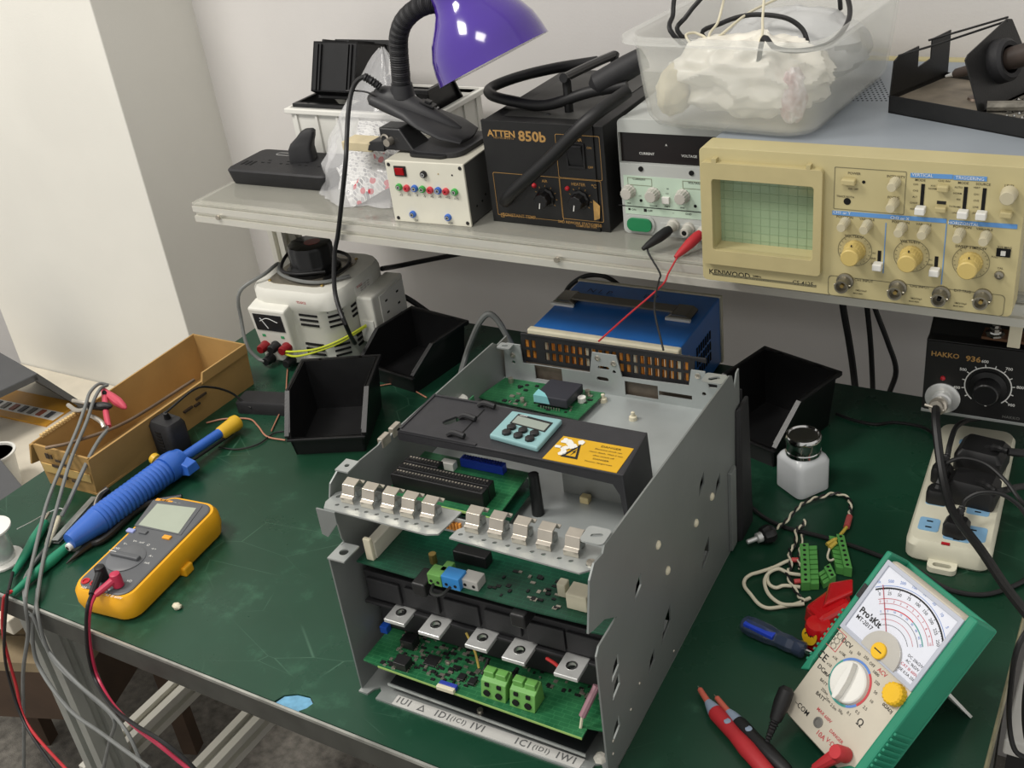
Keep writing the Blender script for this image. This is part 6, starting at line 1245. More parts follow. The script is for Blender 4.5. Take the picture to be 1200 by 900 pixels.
# low wooden stool under the bench
CT = thing('wooden_stool', 'low wooden slatted stool under the left corner of the bench', 'stool', (-.37, .03, ZF), R(20))
m_wood = mat('pale_crate_wood', '#8a7a5f', .7, var=.2, scale=14); m_dkc = mat('dark_crate_wood', '#4a3a2d', .8, var=.2, scale=14)
for i_ in range(4): obj('seat_slat', MB().box(0, i_*.062, .40, .36, i_*.062+.056, .418), m_wood, CT)
for y in (0.0, .224): obj('apron', MB().box(.0, y, .30, .36, y+.016, .40), m_dkc, CT)
for x in (0.0, .344): obj('apron', MB().box(x, .016, .30, x+.016, .224, .40), m_dkc, CT)
for x in (.016, .316):
    for y in (.016, .196): obj('leg', MB().box(x, y, 0, x+.028, y+.028, .40), m_dkc, CT)
# white cabinet right of the bench
WCa = thing('white_cabinet', 'white cabinet standing low beyond the right edge of the bench', 'cabinet', (1.1915, .315, ZF))
obj('cabinet_top', MB().box(0, 0, .635, .45, .42, .655), m_white, WCa, .002); obj('cabinet_body', MB().box(.004, .004, 0, .446, .416, .635), mat('cabinet_painted_shade', '#1f1f20', .6, var=.1), WCa)  # near-black body colour stands in for the darkness below the white top
# ------------------------------------------------------------------ right half of the bench
# ---- blue instrument behind the drive
BP = thing('blue_instrument', 'blue metal instrument with strap handle behind the converter drive', 'instrument', (.5442, .5883, 0), R(1.5))
m_bl = mat('blue_enamel', '#2a6dbb', .35, var=.12, scale=12); iw, idp, ih = .212, .158, .104
obj('case', MB().box(.002, .006, .004, iw-.002, idp-.006, ih-.001), m_bl, BP, .002)
obj('front_bezel', MB().box(0, -.004, .003, iw, .007, ih+.001), m_ivory, BP, .002); obj('rear_bezel', MB().box(0, idp-.006, .003, iw, idp, ih), m_ivory, BP, .001)
zq = zm(540, 300, 3.529); hp_ = lambda x, y, z=ih: loc(BP, zq(x, y), 2, z)
a, b = hp_(440, 185), hp_(920, 240); hy = (a.y+b.y)/2
for (c, sg) in ((a, 1), (b, -1)):
    ec = obj('strap_end', MB().plate([(-.016, 0), (.016, 0), (.016, .003), (.010, .0075), (-.010, .0075), (-.016, .003)], (), .030, frame((c.x, hy+.015, ih), (1, 0, 0), (0, 0, 1))), mat('dark_chrome', '#77736a', .2, .8), BP, .0005)
    obj('strap_foot', MB().box(c.x-.017, hy-.019, ih-.0005, c.x+.017, hy-.0145, ih+.003), m_white, ec)
obj('strap', MB().tube([(a.x+.012, hy, ih+.007), ((a.x+b.x)/2, hy, ih+.0095), (b.x-.012, hy, ih+.007)], .001, 4, 6) if 0 else MB().hexa([(a.x+.010, hy-.009, ih+.006), (b.x-.010, hy-.009, ih+.006), (b.x-.010, hy+.009, ih+.006), (a.x+.010, hy+.009, ih+.006)], [(a.x+.010, hy-.009, ih+.0085), (b.x-.010, hy-.009, ih+.0085), (b.x-.010, hy+.009, ih+.0085), (a.x+.010, hy+.009, ih+.0085)]), mat('grey_strap', '#6f695d', .5, .1, var=.1), BP)
for s_, u, v in (('N L P', 575, 148), ('B.P', 785, 170)): q = hp_(u, v); obj('handwriting', MB().text(s_, .016, TP(q.x, q.y, ih+.0003) @ MX.Rotation(-.05, 4, 'Z')), mat('marker_ink', '#12305c', .5, var=0), BP)
for i_ in range(7):
    for j_ in range(3): obj('side_louvre', MB().box(iw-.0024, .06+i_*.008, .030+j_*.016, iw-.0012, .064+i_*.008, .042+j_*.016), m_hole, BP)
for x in (.015, iw-.025): 
    for y in (.02, .12): obj('foot', MB().box(x, y, 0, x+.012, y+.012, .004), m_rub, BP)
cable('mains_cable', [ay(652, 375, .765), ay(660, 350, .765), ay(668, 335, .765), ay(685, 324, .768), ay(705, 323, .77), ay(720, 330, .775), ay(735, 345, .79), ay(740, 365, .80)], .0035, m_rub, 'black cable arched over the back of the blue instrument', 'cable')
cable('mains_cable', [az(538, 445, .005), az(545, 420, .02), az(552, 400, .05), az(562, 378, .085), az(572, 368, .098), az(582, 374, .09), az(592, 390, .07), az(600, 405, .05)], .0042, m_gcab, 'grey cable arched up between the bin and the drive corner', 'cable')
# ---- solvent bottle
BO = thing('solvent_bottle', 'square white solvent bottle with a chrome pump cap', 'bottle', (.9425, .4800, 0), R(57))
m_bot = mat('milky_plastic', '#d3d6d8', .3, var=.02, alpha=.90, coat=.2); bs = .045
mb = MB(); loft(mb, [ring(.003, .003, bs-.003, bs-.003, .006, 0, 4), ring(0, 0, bs, bs, .008, .003, 4), ring(0, 0, bs, bs, .008, .040, 4), ring(.002, .002, bs-.002, bs-.002, .009, .045, 4), ring(.008, .008, bs-.008, bs-.008, .012, .0505, 4), ring(.011, .011, bs-.011, bs-.011, .0114, .052, 4)]); obj('bottle_body', mb, m_bot, BO)
mb = MB(); loft(mb, [ring(.004, .004, bs-.004, bs-.004, .006, .003, 4), ring(.003, .003, bs-.003, bs-.003, .006, .018, 4)]); obj('liquid', mb, mat('cloudy_liquid', '#b0b3b4', .3, var=.03), BO)
cp = obj('cap', MB().lathe([(.0185, .0475), (.0200, .049), (.0200, .053), (.0192, .054), (.0192, .064), (.0202, .066), (.0202, .070), (.0185, .0725), (.0170, .0725), (.0160, .0705), (.006, .0695), (0, .0695)], 36, (bs/2, bs/2, 0)), m_chrome, BO)
# ---- white power strip with plugs
PW_ = thing('power_strip', 'white power strip with blue sockets on the right of the bench', 'power strip', (1.0674, .4264, 0), R(3))
m_ps = mat('dirty_white_plastic', '#cfccb8', .45, var=.08, scale=25); sw2, sd3, shh = .082, .232, .026
mb = MB(); loft(mb, [ring(.003, .003, sw2-.003, sd3-.003, .010, 0), ring(0, 0, sw2, sd3, .012, .004), ring(0, 0, sw2, sd3, .012, .020), ring(.003, .004, sw2-.003, sd3-.003, .012, shh)]); obj('strip_body', mb, m_ps, PW_)
obj('hang_loop', MB().plate(rrect(.024, -.014, .052, .004, .006), [rrect(.029, -.010, .047, -.004, .003)], .006, TP(0, 0, .001)), m_ps, PW_, .001)
z4 = zm(1060, 480, 3.75); fs = lambda x, y, z=shh: loc(PW_, z4(x, y), 2, z)
m_sk = mat('socket_blue_pale', '#7fa9c9', .45, var=.06)
for (u, v, w_, d_) in ((108, 505, .020, .022), (300, 545, .026, .024), (325, 440, .022, .020), (140, 400, .020, .018), (265, 145, .012, .010), (230, 560, .026, .014)):
    q = fs(u, v); so = obj('socket_plate', MB().plate(rrect(q.x-w_/2, q.y-d_/2, q.x+w_/2, q.y+d_/2, .003), (), .0008, TP(0, 0, shh-.0002)), m_sk, PW_)
    for dy in (-.005, .005): obj('socket_slot', MB().box(q.x-.003, q.y+dy-.001, shh+.0005, q.x+.003, q.y+dy+.001, shh+.0009), m_hole, so)
q = fs(180, 590); obj('indicator_lamp', MB().box(q.x-.004, q.y-.0015, shh-.0005, q.x+.004, q.y+.0015, shh+.001), m_red, PW_)
PWM = Mof(PW_); pw = lambda u, v, z=shh: PWM @ fs(u, v, z)
def plug(label, u, v, w_, d_, h_, rz, path, r_=.0022, big=False):
    c = pw(u, v, shh+h_*.4); c.z = shh+.001
    th_ = thing('mains_plug', label, 'plug', c, rz, 'black plugs in the white power strip')
    mb = MB(); loft(mb, [ring(-w_/2, -d_/2, w_/2, d_/2, .005, 0), ring(-w_/2, -d_/2, w_/2, d_/2, .005, h_*.7), ring(-w_*.38, -d_*.38, w_*.38, d_*.38, .004, h_)]); obj('plug_body', mb, m_rub, th_)
    Mi = Mof(th_).inverted(); p0_ = Mi @ path[0]
    st0 = V((0, 0, h_*.7))
    obj('cord_relief', MB().tube([st0, st0.lerp(p0_, .5)+V((0, 0, .004)), p0_], .004, 8, 6, rfun=lambda t_: .0052-.0022*t_+.0006*sin(t_*50)), m_rub, th_)
    obj('cord', MB().tube([Mi @ p_ for p_ in path], r_, 8, 7), m_rub, th_)
plug('small black plug next to the right blue socket with cord arching right', 228, 520, .024, .022, .016, R(-5), [pw(255, 430, .05), pw(270, 395, .058), pw(330, 365, .066), pw(420, 370, .066), pw(500, 420, .056), pw(560, 500, .04), pw(640, 560, .02)])
plug('small black plug on the left edge of the white strip', 145, 378, .022, .020, .015, R(3), [pw(160, 300, .05), pw(170, 260, .058), pw(190, 232, .066), pw(260, 212, .072), pw(360, 240, .07), pw(450, 320, .062), pw(520, 410, .05), pw(620, 470, .03)])
plug('black plug at the far left corner of the white power strip', 165, 285, .022, .020, .017, R(3), [pw(190, 200, .05), pw(200, 150, .056), pw(225, 80, .056), pw(270, 50, .05), pw(330, 40, .03)], .003)
plug('large black plug at the far end of the white power strip', 340, 210, .050, .044, .026, R(-6), [pw(455, 185, .06), pw(500, 190, .058), pw(560, 195, .05), pw(640, 230, .03)], .0045)
plug('wide black plug in the middle of the white power strip', 300, 355, .050, .036, .026, R(-4), [pw(400, 360, .058), pw(440, 355, .055), pw(500, 340, .045), pw(600, 330, .03)], .0035)
# thick cable from the soldering station across the strip, over the right edge of the bench
hk1 = hk_cable0
cable('station_cable', [hk1, ay(1097, 500, .545), ay(1105, 560, .50), ay(1117, 600, .45), ay(1150, 645, .37), ay(1180, 690, .315), ay(1215, 735, .27), ay(1240, 780, .25)], .0046, m_rub, 'thick black cable from the soldering station across the white strip', 'cable')
cable('bench_cable', [az(980, 485, .003), az(1000, 492, .003), az(1025, 497, .003), az(1050, 495, .003), az(1085, 502, .003), az(1100, 520, .003), az(1095, 545, .003)], .0018, m_rub, 'thin black cable on the mat running from the right bin to the white strip', 'cable')
cable('bench_cable', [az(876, 590, .003), az(895, 606, .003), az(920, 618, .003), az(960, 628, .003), az(1000, 640, .003), az(1040, 655, .003), az(1075, 668, .003), az(1110, 690, .003), az(1150, 697, .003), az(1185, 688, .004), az(1215, 672, .004)], .0024, m_rub, 'black cable running behind the tilted green meter across the mat', 'cable')
for px, lb2 in (((985, 988, 995, 1000, 1003), 'black cable hanging down the wall, leftmost of three'), ((1012, 1016, 1020, 1022, 1023), 'black cable hanging down the wall, middle of three'), ((1018, 1025, 1040, 1050, 1040), 'black cable hanging down the wall, bulging rightmost of three')):
    cable('hanging_cable', [ay(x, y, .80) for x, y in zip(px, (330, 360, 400, 435, 470))]+[ay(px[-1], 520, .80)], .0048 if px[0] == 985 else .0036, m_rub, lb2, 'cable', 'cables hanging behind the bench')
for k, (x0_, lb2) in enumerate(((1188, 'black cable draped over the white cabinet, left one'), (1206, 'black cable draped over the white cabinet, right one'))):
    cable('draped_cable', [ay(1225, 715, .30), ay(x0_+6, 755, .26), ay(x0_-4, 810, .26), ay(x0_-5, 850, .26), ay(x0_+2, 880, .25), ay(x0_+20, 890, .25)], .0024, m_rub, lb2, 'cable', 'draped cables')
# ---- analogue multimeter tilted on its stand
AMR = R(-36); tl = R(47)
def am_frame(o):
    e1 = V((cos(AMR), sin(AMR), 0)); e2 = V((-sin(AMR)*cos(tl), cos(AMR)*cos(tl), sin(tl))); return frame(o, e1, e2)
AM = thing('analogue_multimeter', 'green and beige analogue multimeter propped on its rear stand', 'multimeter', (1.027, .171, .0345))
Mr = am_frame((0, 0, 0)).to_3x3(); AM.rotation_euler = Mr.to_euler()
aw, al, at_ = .0965, .149, .027
zg = zm(860, 600, 3); fg = lambda x, y, z=0: loc(AM, zg(x, y), 2, z)
m_am = mat('meter_beige', '#bdb6a6', .5, var=.05, scale=30); m_hol = mat('holster_green', '#1f7f62', .5, var=.06, scale=30)
mb = MB(); loft(mb, [ring(.004, -.013, aw-.004, al-.001, .006, -at_+.006), ring(.003, -.014, aw-.003, al, .008, -.004), ring(.005, -.012, aw-.005, al-.002, .008, 0)]); obj('meter_body', mb, m_am, AM)
# green rubber holster sides with grip ribs
for s_ in (0, 1):
    x0, x1 = (-.004, .0030) if s_ == 0 else (aw-.0062, aw+.004)
    yb = .036 if s_ == 0 else -.020
    hs_ = obj('holster_side', MB().hexa([(x0, yb, -at_), (x1, yb, -at_), (x1, al+.003, -at_), (x0, al+.003, -at_)], [(x0+.001*(1-s_), yb, .001), (x1-.001*s_, yb, .001), (x1-.001*s_, al+.003, .001), (x0+.001*(1-s_), al+.003, .001)]), m_hol, AM, .002)
    for i_ in range(11): y = (yb+.008 if s_ else .034)+i_*.0052; xx = (x0-.0012, x0+.001) if s_ == 0 else (x1-.001, x1+.0014); obj('grip_rib', MB().box(xx[0], y, -at_+.003, xx[1], y+.0026, .0005), m_hol, hs_, .0006)
obj('holster_back', MB().box(-.004, -.020, -at_-.003, aw+.004, al+.003, -at_+.001), m_hol, AM, .002)
obj('holster_corner', MB().hexa([(aw-.028, -.019, -at_), (aw+.003, -.019, -at_), (aw+.003, .002, -at_), (aw-.012, -.002, -at_)], [(aw-.022, -.018, .0015), (aw+.003, -.018, .0015), (aw+.003, .002, .0015), (aw-.010, -.003, .0015)]), m_hol, AM, .0015)
obj('holster_corner', MB().hexa([(-.004, .024, -at_), (.005, .028, -at_), (.003, .040, -at_), (-.004, .040, -at_)], [(-.003, .024, .0012), (.004, .029, .0012), (.002, .040, .0012), (-.003, .040, .0012)]), m_hol, AM, .001)
st_ = obj('rear_stand', MB().hexa([(.020, .030, -.092), (.074, .030, -.092), (.074, .034, -.092), (.020, .034, -.092)], [(.018, .096, -at_-.002), (.078, .096, -at_-.002), (.078, .099, -at_-.002), (.018, .099, -at_-.002)]) if 0 else MB(), m_am, AM) if 0 else None
# stand leg: from mid back to the mat
Mi = Mof(AM).inverted(); f1, f2 = V((1.168, .236, 0.0005)), V((1.118, .272, 0.0005)); up = Mof(AM) @ V((.088, .088, -at_-.003)); up2 = Mof(AM) @ V((.026, .088, -at_-.003))
n_ = (f1-up).cross(f2-up).normalized()*.0025
obj('rear_stand', MB().hexa([Mi @ f1, Mi @ f2, Mi @ (f2+n_), Mi @ (f1+n_)], [Mi @ up, Mi @ up2, Mi @ (up2+n_), Mi @ (up+n_)]), m_white, AM)
# scale window
g0, g1 = fg(378, 382), fg(640, 618)
wy0 = .0785; wx0, wx1 = .006, aw-.0075
sc_ = obj('scale_plate', MB().box(wx0, wy0, -.002, wx1, al-.006, .0006), mat('scale_paper', '#d5d8e2', .35, var=.02, coat=.6), AM)
obj('window_frame', MB().plate(rect(wx0-.002, wy0-.003, wx1+.002, al-.003), [rect(wx0+.002, wy0+.001, wx1-.002, al-.007)], .0022, TP(0, 0, 0)), mat('clear_frame', '#b3b7c2', .15, var=.03, coat=.6), AM, .0005)
obj('zero_mark', MB().box(-.0005, .105, .0012, .004, .118, .0026), m_bk, AM)
pc = (aw*.52, wy0+.006)
def arc(r0, r1, a0, a1, m, name='scale_arc'):
    A1 = [(pc[0]+r0*cos(R(a)), pc[1]+r0*.98*sin(R(a))) for a in range(a0, a1+1, 4)]; A2 = [(pc[0]+r1*cos(R(a)), pc[1]+r1*.98*sin(R(a))) for a in range(a1, a0-1, -4)]
    return obj(name, MB().plate(A1+A2, (), .0002, TP(0, 0, .0007)), m, sc_)
arc(.0525, .0538, 42, 138, m_ink); arc(.0550, .0554, 42, 138, m_inkb); arc(.0440, .0444, 44, 136, m_inkr); arc(.0400, .0403, 44, 136, m_inkr); arc(.0350, .0358, 80, 128, mat('bright_red_print', '#c02a3a', .6, var=0)); arc(.0350, .0358, 44, 80, mat('blue_green_print', '#3f8f86', .6, var=0)); arc(.0310, .0313, 44, 136, m_ink); arc(.0265, .0268, 46, 134, m_inkr); arc(.022, .0223, 48, 132, m_ink)
for nm, r0, n__, sz, mm, vals in (('scale_numbers', .0590, 9, .0036, m_inkb, '1k 500 200 100 50 20 10 5 0'), ('scale_numbers', .0485, 9, .0038, m_ink, '0 25 50 75 100 150 200 225 250'), ('scale_numbers', .0420, 11, .0028, m_inkr, '0 1 2 3 4 5 6 7 8 9 10'), ('scale_numbers', .0335, 9, .0026, m_inkb, '0 5 10 15 20 30 40 45 50')):
    t = MB(); vs_ = vals.split()
    for i_, s_ in enumerate(vs_):
        a = R(134-88*i_/(len(vs_)-1)); t.text(s_, sz, TP(pc[0]+r0*cos(a), pc[1]+r0*.98*sin(a), .0008) @ MX.Rotation(a-pi/2, 4, 'Z'))
    obj(nm, t, mm, sc_)['kind'] = 'stuff'
t = MB()
for i_ in range(41): a = R(136-92*i_/40); t.box(.0500 if i_ % 5 == 0 else .0513, -.00015, 0, .0525, .00015, .0002, TP(pc[0], pc[1], .0007) @ MX.Rotation(a, 4, 'Z'))
obj('scale_ticks', t, m_ink, sc_)['kind'] = 'stuff'
obj('lettering', MB().text("Pro'sKit", .0076, TP(.0225, .0985, .0008), bold=.03), m_ink, sc_); obj('lettering', MB().text('MT-2017', .0052, TP(.0205, .0920, .0008), bold=.01), m_ink, sc_)
for i_, s_ in enumerate(('DC 20k\u03a9/V', 'AC 9k\u03a9/V', 'CAT III 600V', 'FUSE 0.5A 250V')): obj('lettering', MB().text(s_, .0034, TP(.078, .096-i_*.0042, .0008)), (m_inkr if i_ == 2 else m_ink), sc_)
obj('needle', MB().tube([(pc[0]-.004, pc[1]+.01, .0014), (pc[0]-.036, pc[1]+.042, .0014)], .0003, 5, curve=False), m_inkr, sc_)
cvm = obj('movement_cover', MB().plate([(pc[0]+.0195*cos(R(a)), pc[1]-.004+.0195*sin(R(a))) for a in range(-8, 189, 7)], (), .0028, TP(0, 0, .0006)), mat('clear_grey_cover', '#b5b2ab', .2, var=.06, coat=.5), AM, .0006)
obj('adjust_screw', MB().lathe([(.0070, 0), (.0070, .0018), (.0064, .0024), (0, .0024)], 24, (pc[0]-.001, pc[1]-.0015, .0034)), mat('bright_yellow', '#e0b21e', .4, var=.05), AM)
obj('screw_slot', MB().box(pc[0]-.005, pc[1]-.0020, .0057, pc[0]+.003, pc[1]-.0010, .0060), m_bk, AM)
# range knob with coloured ring
q = fg(408, 600); kc_ = (q.x, q.y)
for a0, a1, mm in ((60, 150, m_inkb), (-30, 60, m_inkr), (-60, -30, m_inkb), (-150, -60, MATS['blue_green_print']), (150, 210, MATS['blue_green_print'])):
    A1 = [(kc_[0]+.0205*cos(R(a)), kc_[1]+.0205*sin(R(a))) for a in range(a0, a1+1, 6)]; A2 = [(kc_[0]+.0185*cos(R(a)), kc_[1]+.0185*sin(R(a))) for a in range(a1, a0-1, -6)]
    obj('range_ring', MB().plate(A1+A2, (), .0004, TP(0, 0, .0)), mm, AM)
kb = obj('range_knob', MB().lathe([(.0178, 0), (.0175, .003), (.0165, .004), (0, .0042)], 40, (kc_[0], kc_[1], 0)), m_white, AM)
p1, p2 = fg(450, 530, .005), fg(372, 668, .005); ka = math.atan2(p2.y-p1.y, p2.x-p1.x)
obj('knob_grip', MB().plate([(-.0165, -.001), (-.008, -.0028), (0, -.0036), (.012, -.0030), (.0168, -.0015), (.0168, .0015), (.012, .0030), (0, .0036), (-.008, .0028), (-.0165, .001)], (), .007, TP(kc_[0], kc_[1], .004) @ MX.Rotation(ka, 4, 'Z')), m_white, kb, .0012)
t = MB()
for i_, s_ in enumerate('OFF 1000 250 50 10 2.5 0.5 0.1 50\u03bc 2.5m 25m 250m BATT x1 x10 x1K x10K 10 50 250'.split()):
    a = R(75-18*i_); t.text(s_, .0036, TP(kc_[0]+.0255*cos(a), kc_[1]+.0248*sin(a), .0003))
obj('range_numbers', t, m_ink, AM)['kind'] = 'stuff'
for s_, u, v, sz, mm in (('DCV', 398, 462, .0058, m_ink), ('ACV', 522, 565, .0050, m_inkr), ('DCmA', 318, 560, .0055, m_ink), ('\u03a9', 443, 742, .0085, m_ink), ('CE', 312, 506, .0095, m_ink), ('BATT', 305, 648, .0045, m_ink), ('\u2013COM', 240, 690, .0062, m_ink), ('10A', 305, 785, .0062, m_inkr), ('V\u00b7\u03a9\u00b7A', 345, 818, .0055, m_inkr), ('MAX 600V', 318, 715, .0040, m_inkr), ('DANGER', 360, 790, .0040, m_inkr), ('0\u03a9ADJ', 540, 690, .0038, m_ink)):
    q = fg(u, v); obj('lettering', MB().text(s_, sz, TP(q.x, q.y, .0003), bold=.01), mm, AM)
q = fg(352, 445); outline_ = obj('warning_box', MB().plate(rect(q.x-.009, q.y-.008, q.x+.009, q.y+.009), [rect(q.x-.0085, q.y-.0075, q.x+.0085, q.y+.0085)], .0003, TP(0, 0, 0)), m_inkr, AM)
for i_ in range(3): obj('warning_symbol', MB().text('\u25b2\u25a1\u25ef', .004, TP(q.x, q.y+.005-.005*i_, .0003)), m_ink, AM)
q = fg(562, 640, .004); obj('zero_adjust_knob', MB().lathe([(.0098, 0), (.0095, .0065), (.008, .008), (0, .008)], 48, (q.x, q.y, 0), flute=.1, nf=16), MATS['bright_yellow'], AM)
q = fg(297, 740); obj('input_jack', MB().lathe([(.0046, 0), (.0046, .0006), (.0034, .0008), (.0030, -.0006), (0, -.0006)], 16, (q.x, q.y, 0.0001)), mat('grey_jack', '#6a6864', .5), AM)
# leads of the analogue meter
AMM = Mof(AM); am = lambda u, v, z: AMM @ fg(u, v, z)
BL_ = thing('meter_lead', 'black plug and lead leaving the corner of the green analogue meter', 'test lead', (0, 0, 0), group='leads of the green analogue meter')
a_ = am(190, 615, .012); b_ = az(*zg(150, 720), .030); obj('plug', MB().lathe([(.004, 0), (.0068, .003), (.0072, .014), (.0052, .030), (.0040, (b_-a_).length), (0, (b_-a_).length)], 14, a_, b_-a_), m_rub, BL_)
c_ = az(*zg(118, 805), .012); obj('cord_relief', MB().tube([b_, b_.lerp(c_, .5), c_], .004, 8, 8, rfun=lambda t_: .0042-.002*t_+.0006*sin(t_*45)), m_rub, BL_); obj('cord', MB().tube([c_, az(*zg(100, 850), .004), az(*zg(70, 900), .003), az(*zg(20, 960), .003)], .0019, 8, 6), m_rub, BL_)
RL_ = thing('meter_lead', 'red plug and lead leaving the lower corner of the green analogue meter', 'test lead', (0, 0, 0), group='leads of the green analogue meter')
a_ = am(395, 855, .0005); nz_ = (AMM.to_3x3() @ V((0, 0, 1))).normalized(); obj('plug', MB().lathe([(.0050, 0), (.0066, .001), (.0066, .013), (.0055, .016), (0, .016)], 16, a_, nz_), m_rw, RL_)
e_2 = a_+nz_*.009; f_2 = az(*zg(285, 900), .020); obj('elbow', MB().tube([e_2, e_2.lerp(f_2, .5), f_2], .006, 10, 5, rfun=lambda t_: .0066-.003*t_), m_rw, RL_); obj('cord', MB().tube([f_2, az(*zg(240, 930), .012), az(*zg(180, 980), .005)], .0019, 8, 6), m_rw, RL_)
# ---- test probes
zv2 = zm(800, 640, 3.46); Q_ = lambda x, y, z=.007: az(*zv2(x, y), z)
def probe(label, mm, tip, a_, b_, c_, e_):
    th_ = thing('test_probe', label, 'test probe', (0, 0, 0), group='test probes on the mat')
    d_ = (c_-a_).normalized()
    obj('needle', MB().tube([tip, tip.lerp(a_, .4)], .0005, 5, curve=False), m_nick, th_)
    obj('tip_sleeve', MB().lathe([(.0010, 0), (.0026, .002), (.0030, (a_-tip).length*.9), (0, (a_-tip).length)], 12, tip.lerp(a_, .12), a_-tip), mat('salmon_sleeve', '#c0604e', .5), th_)
    obj('grey_collar', MB().lathe([(.0035, 0), (.0052, .006), (.0066, (b_-a_).length), (0, (b_-a_).length+.0005)], 14, a_, b_-a_), mat('blue_grey_rubber', '#8d9cb0', .5), th_)
    l_ = (e_-b_).length; hb = obj('handle', MB().lathe([(.0066, 0), (.0074, .004), (.0066, l_*.35), (.0078, l_*.55), (.0068, l_*.9), (.004, l_), (0, l_)], 18, b_, e_-b_), mm, th_)
    for t_ in (.22, .62): p_ = b_.lerp(e_, t_)+V((0, 0, .0058)); obj('grip_inlay', MB().lathe([(.0034, 0), (.003, .0010), (0, .0014)], 12, p_, V((0, 0, 1))), MATS['blue_grey_rubber'], hb)
probe('red test probe lying on the mat in front of the green meter', m_rw, Q_(62, 568), Q_(103, 632), Q_(130, 670), Q_(130, 670), Q_(380, 960))
probe('black test probe lying beside the red one on the mat', m_bk, Q_(128, 602), Q_(185, 672), Q_(222, 715), Q_(222, 715), Q_(440, 935))
# ---- screwdriver
SD_ = thing('screwdriver', 'stubby screwdriver with clear blue handle on the dark green mat', 'screwdriver', (0, 0, 0))
a_, b_, c_ = Q_(238, 308, .010), Q_(480, 418, .010), Q_(505, 428, .008); d_ = b_-a_; l_ = d_.length
obj('handle', MB().lathe([(.003, 0), (.0085, .003), (.0100, .012), (.0098, l_*.45), (.0080, l_*.62), (.0086, l_*.8), (.0070, l_*.97), (0, l_)], 6, a_, d_, smooth=False), mat('clear_dark_handle', '#39455c', .12, var=.05, alpha=.75, coat=.5), SD_, .0015)
sdd = d_.normalized().cross(V((0, 0, 1))).normalized()
obj('blue_insert', MB().hexa(*[[a_+d_*u+sdd*v+V((0, 0, z)) for u, v in ((.10, -.001), (.60, .001), (.60, .0085), (.10, .0075))] for z in (.0035, .0078)]), mat('blue_insert', '#2745c0', .3, var=.04), SD_, .0006)
obj('collar', MB().lathe([(.0074, 0), (.0080, .002), (.0080, .009), (.0050, .011), (0, .011)], 12, b_-d_*.10, d_), MATS['clear_dark_handle'], SD_); obj('shaft', MB().cyl(b_, c_+(c_-b_)*.6, .0025, n=10), m_chrome, SD_)
# ---- red cable clamp box with yellow sticker
RD = thing('red_holder', 'glossy red plastic holder with yellow sticker beside the green meter', 'holder', (0, 0, 0))
m_rd = mat('glossy_red', '#c8141c', .25, var=.05, coat=.4)
P0, P1, P2, P3 = Q_(492, 330, 0), Q_(525, 420, 0), Q_(760, 250, 0), Q_(720, 150, 0)
T0, T1, T2, T3 = Q_(492, 245, .026), Q_(530, 330, .026), Q_(740, 190, .030), Q_(690, 132, .030)
def ext(a, b, k): return a+(b-a)*k
obj('holder_body', MB().hexa([Q_(490, 290, 0), Q_(520, 420, 0), Q_(690, 330, 0), Q_(690, 190, 0)], [Q_(495, 240, .022), Q_(560, 300, .030), Q_(690, 230, .030), Q_(610, 150, .022)]), m_rd, RD, .005)
obj('holder_ridge', MB().hexa([Q_(590, 150, .020), Q_(560, 260, .026), Q_(690, 200, .026), Q_(690, 135, .020)], [Q_(600, 148, .026), Q_(580, 230, .032), Q_(690, 180, .032), Q_(690, 132, .026)]), m_rd, RD, .002)
lc = Q_(548, 395, 0); obj('holder_lug', MB().lathe([(.0105, 0), (.0125, .002), (.0125, .022), (.0110, .026), (0, .0265)], 24, lc, V((0, 0, 1))), m_rd, RD)
u_ = (Q_(520, 420, 0)-Q_(490, 290, 0)); q = (Q_(490, 290, 0)+Q_(520, 420, 0)+Q_(495, 240, .022)+Q_(560, 300, .030))/4
fn = (Q_(520, 420, 0)-Q_(490, 290, 0)).cross(Q_(560, 300, .030)-Q_(520, 420, 0)).normalized()
fn = V((-.40, -.85, .34)).normalized(); q = lc+V((0, 0, .0125))+fn*.0080
qs = Q_(537, 332, .020); obj('yellow_sticker', MB().cyl(q+fn*.0045, q+fn*.0052, .0085, n=24), MATS['bright_yellow'], RD); obj('sticker_print', MB().text('QC', .0075, frame(q+fn*.0054, V((0, 0, 1)).cross(fn), V((0, 0, 1))), bold=.02), m_ink, RD)
# ---- green pluggable terminal blocks, twisted wires, black jack
z7 = zm(880, 560, 5.625); J_ = lambda x, y, z=.004: az(*z7(x, y), z)
m_tg = mat('terminal_green', '#5a9e50', .45, var=.06)
def tblock(label, A0, A1, B0, hh, n__, face):
    th_ = thing('terminal_plug', label, 'terminal plug', (0, 0, 0), group='green terminal plugs')
    u_ = A1-A0; v_ = B0-A0
    def hx(u0, u1, v0, v1, z0, z1): return MB().hexa([A0+u_*u+v_*v+V((0, 0, z0)) for u, v in ((u0, v0), (u1, v0), (u1, v1), (u0, v1))], [A0+u_*u+v_*v+V((0, 0, z1)) for u, v in ((u0, v0), (u1, v0), (u1, v1), (u0, v1))])
    mb = hx(0, 1, 0, .52, .0005, hh)
    if (u_.cross(v_)).z < 0: mb.f = [f[::-1] for f in mb.f]
    obj('block_body', mb, m_tg, th_, .0006)
    for i_ in range(n__):
        s0 = (i_+.12)/n__; s1 = (i_+.88)/n__; m1 = hx(s0, s1, .52, 1, .001, hh*.72)
        if (u_.cross(v_)).z < 0: m1.f = [f[::-1] for f in m1.f]
        w_ = obj('wire_chamber', m1, m_tg, th_)
        c_ = A0+u_*((s0+s1)/2)+v_*.26+V((0, 0, hh)); obj('clamp_screw', MB().cyl(c_, c_+V((0, 0, .0004)), .0017, n=8), m_hole, th_)
    return th_
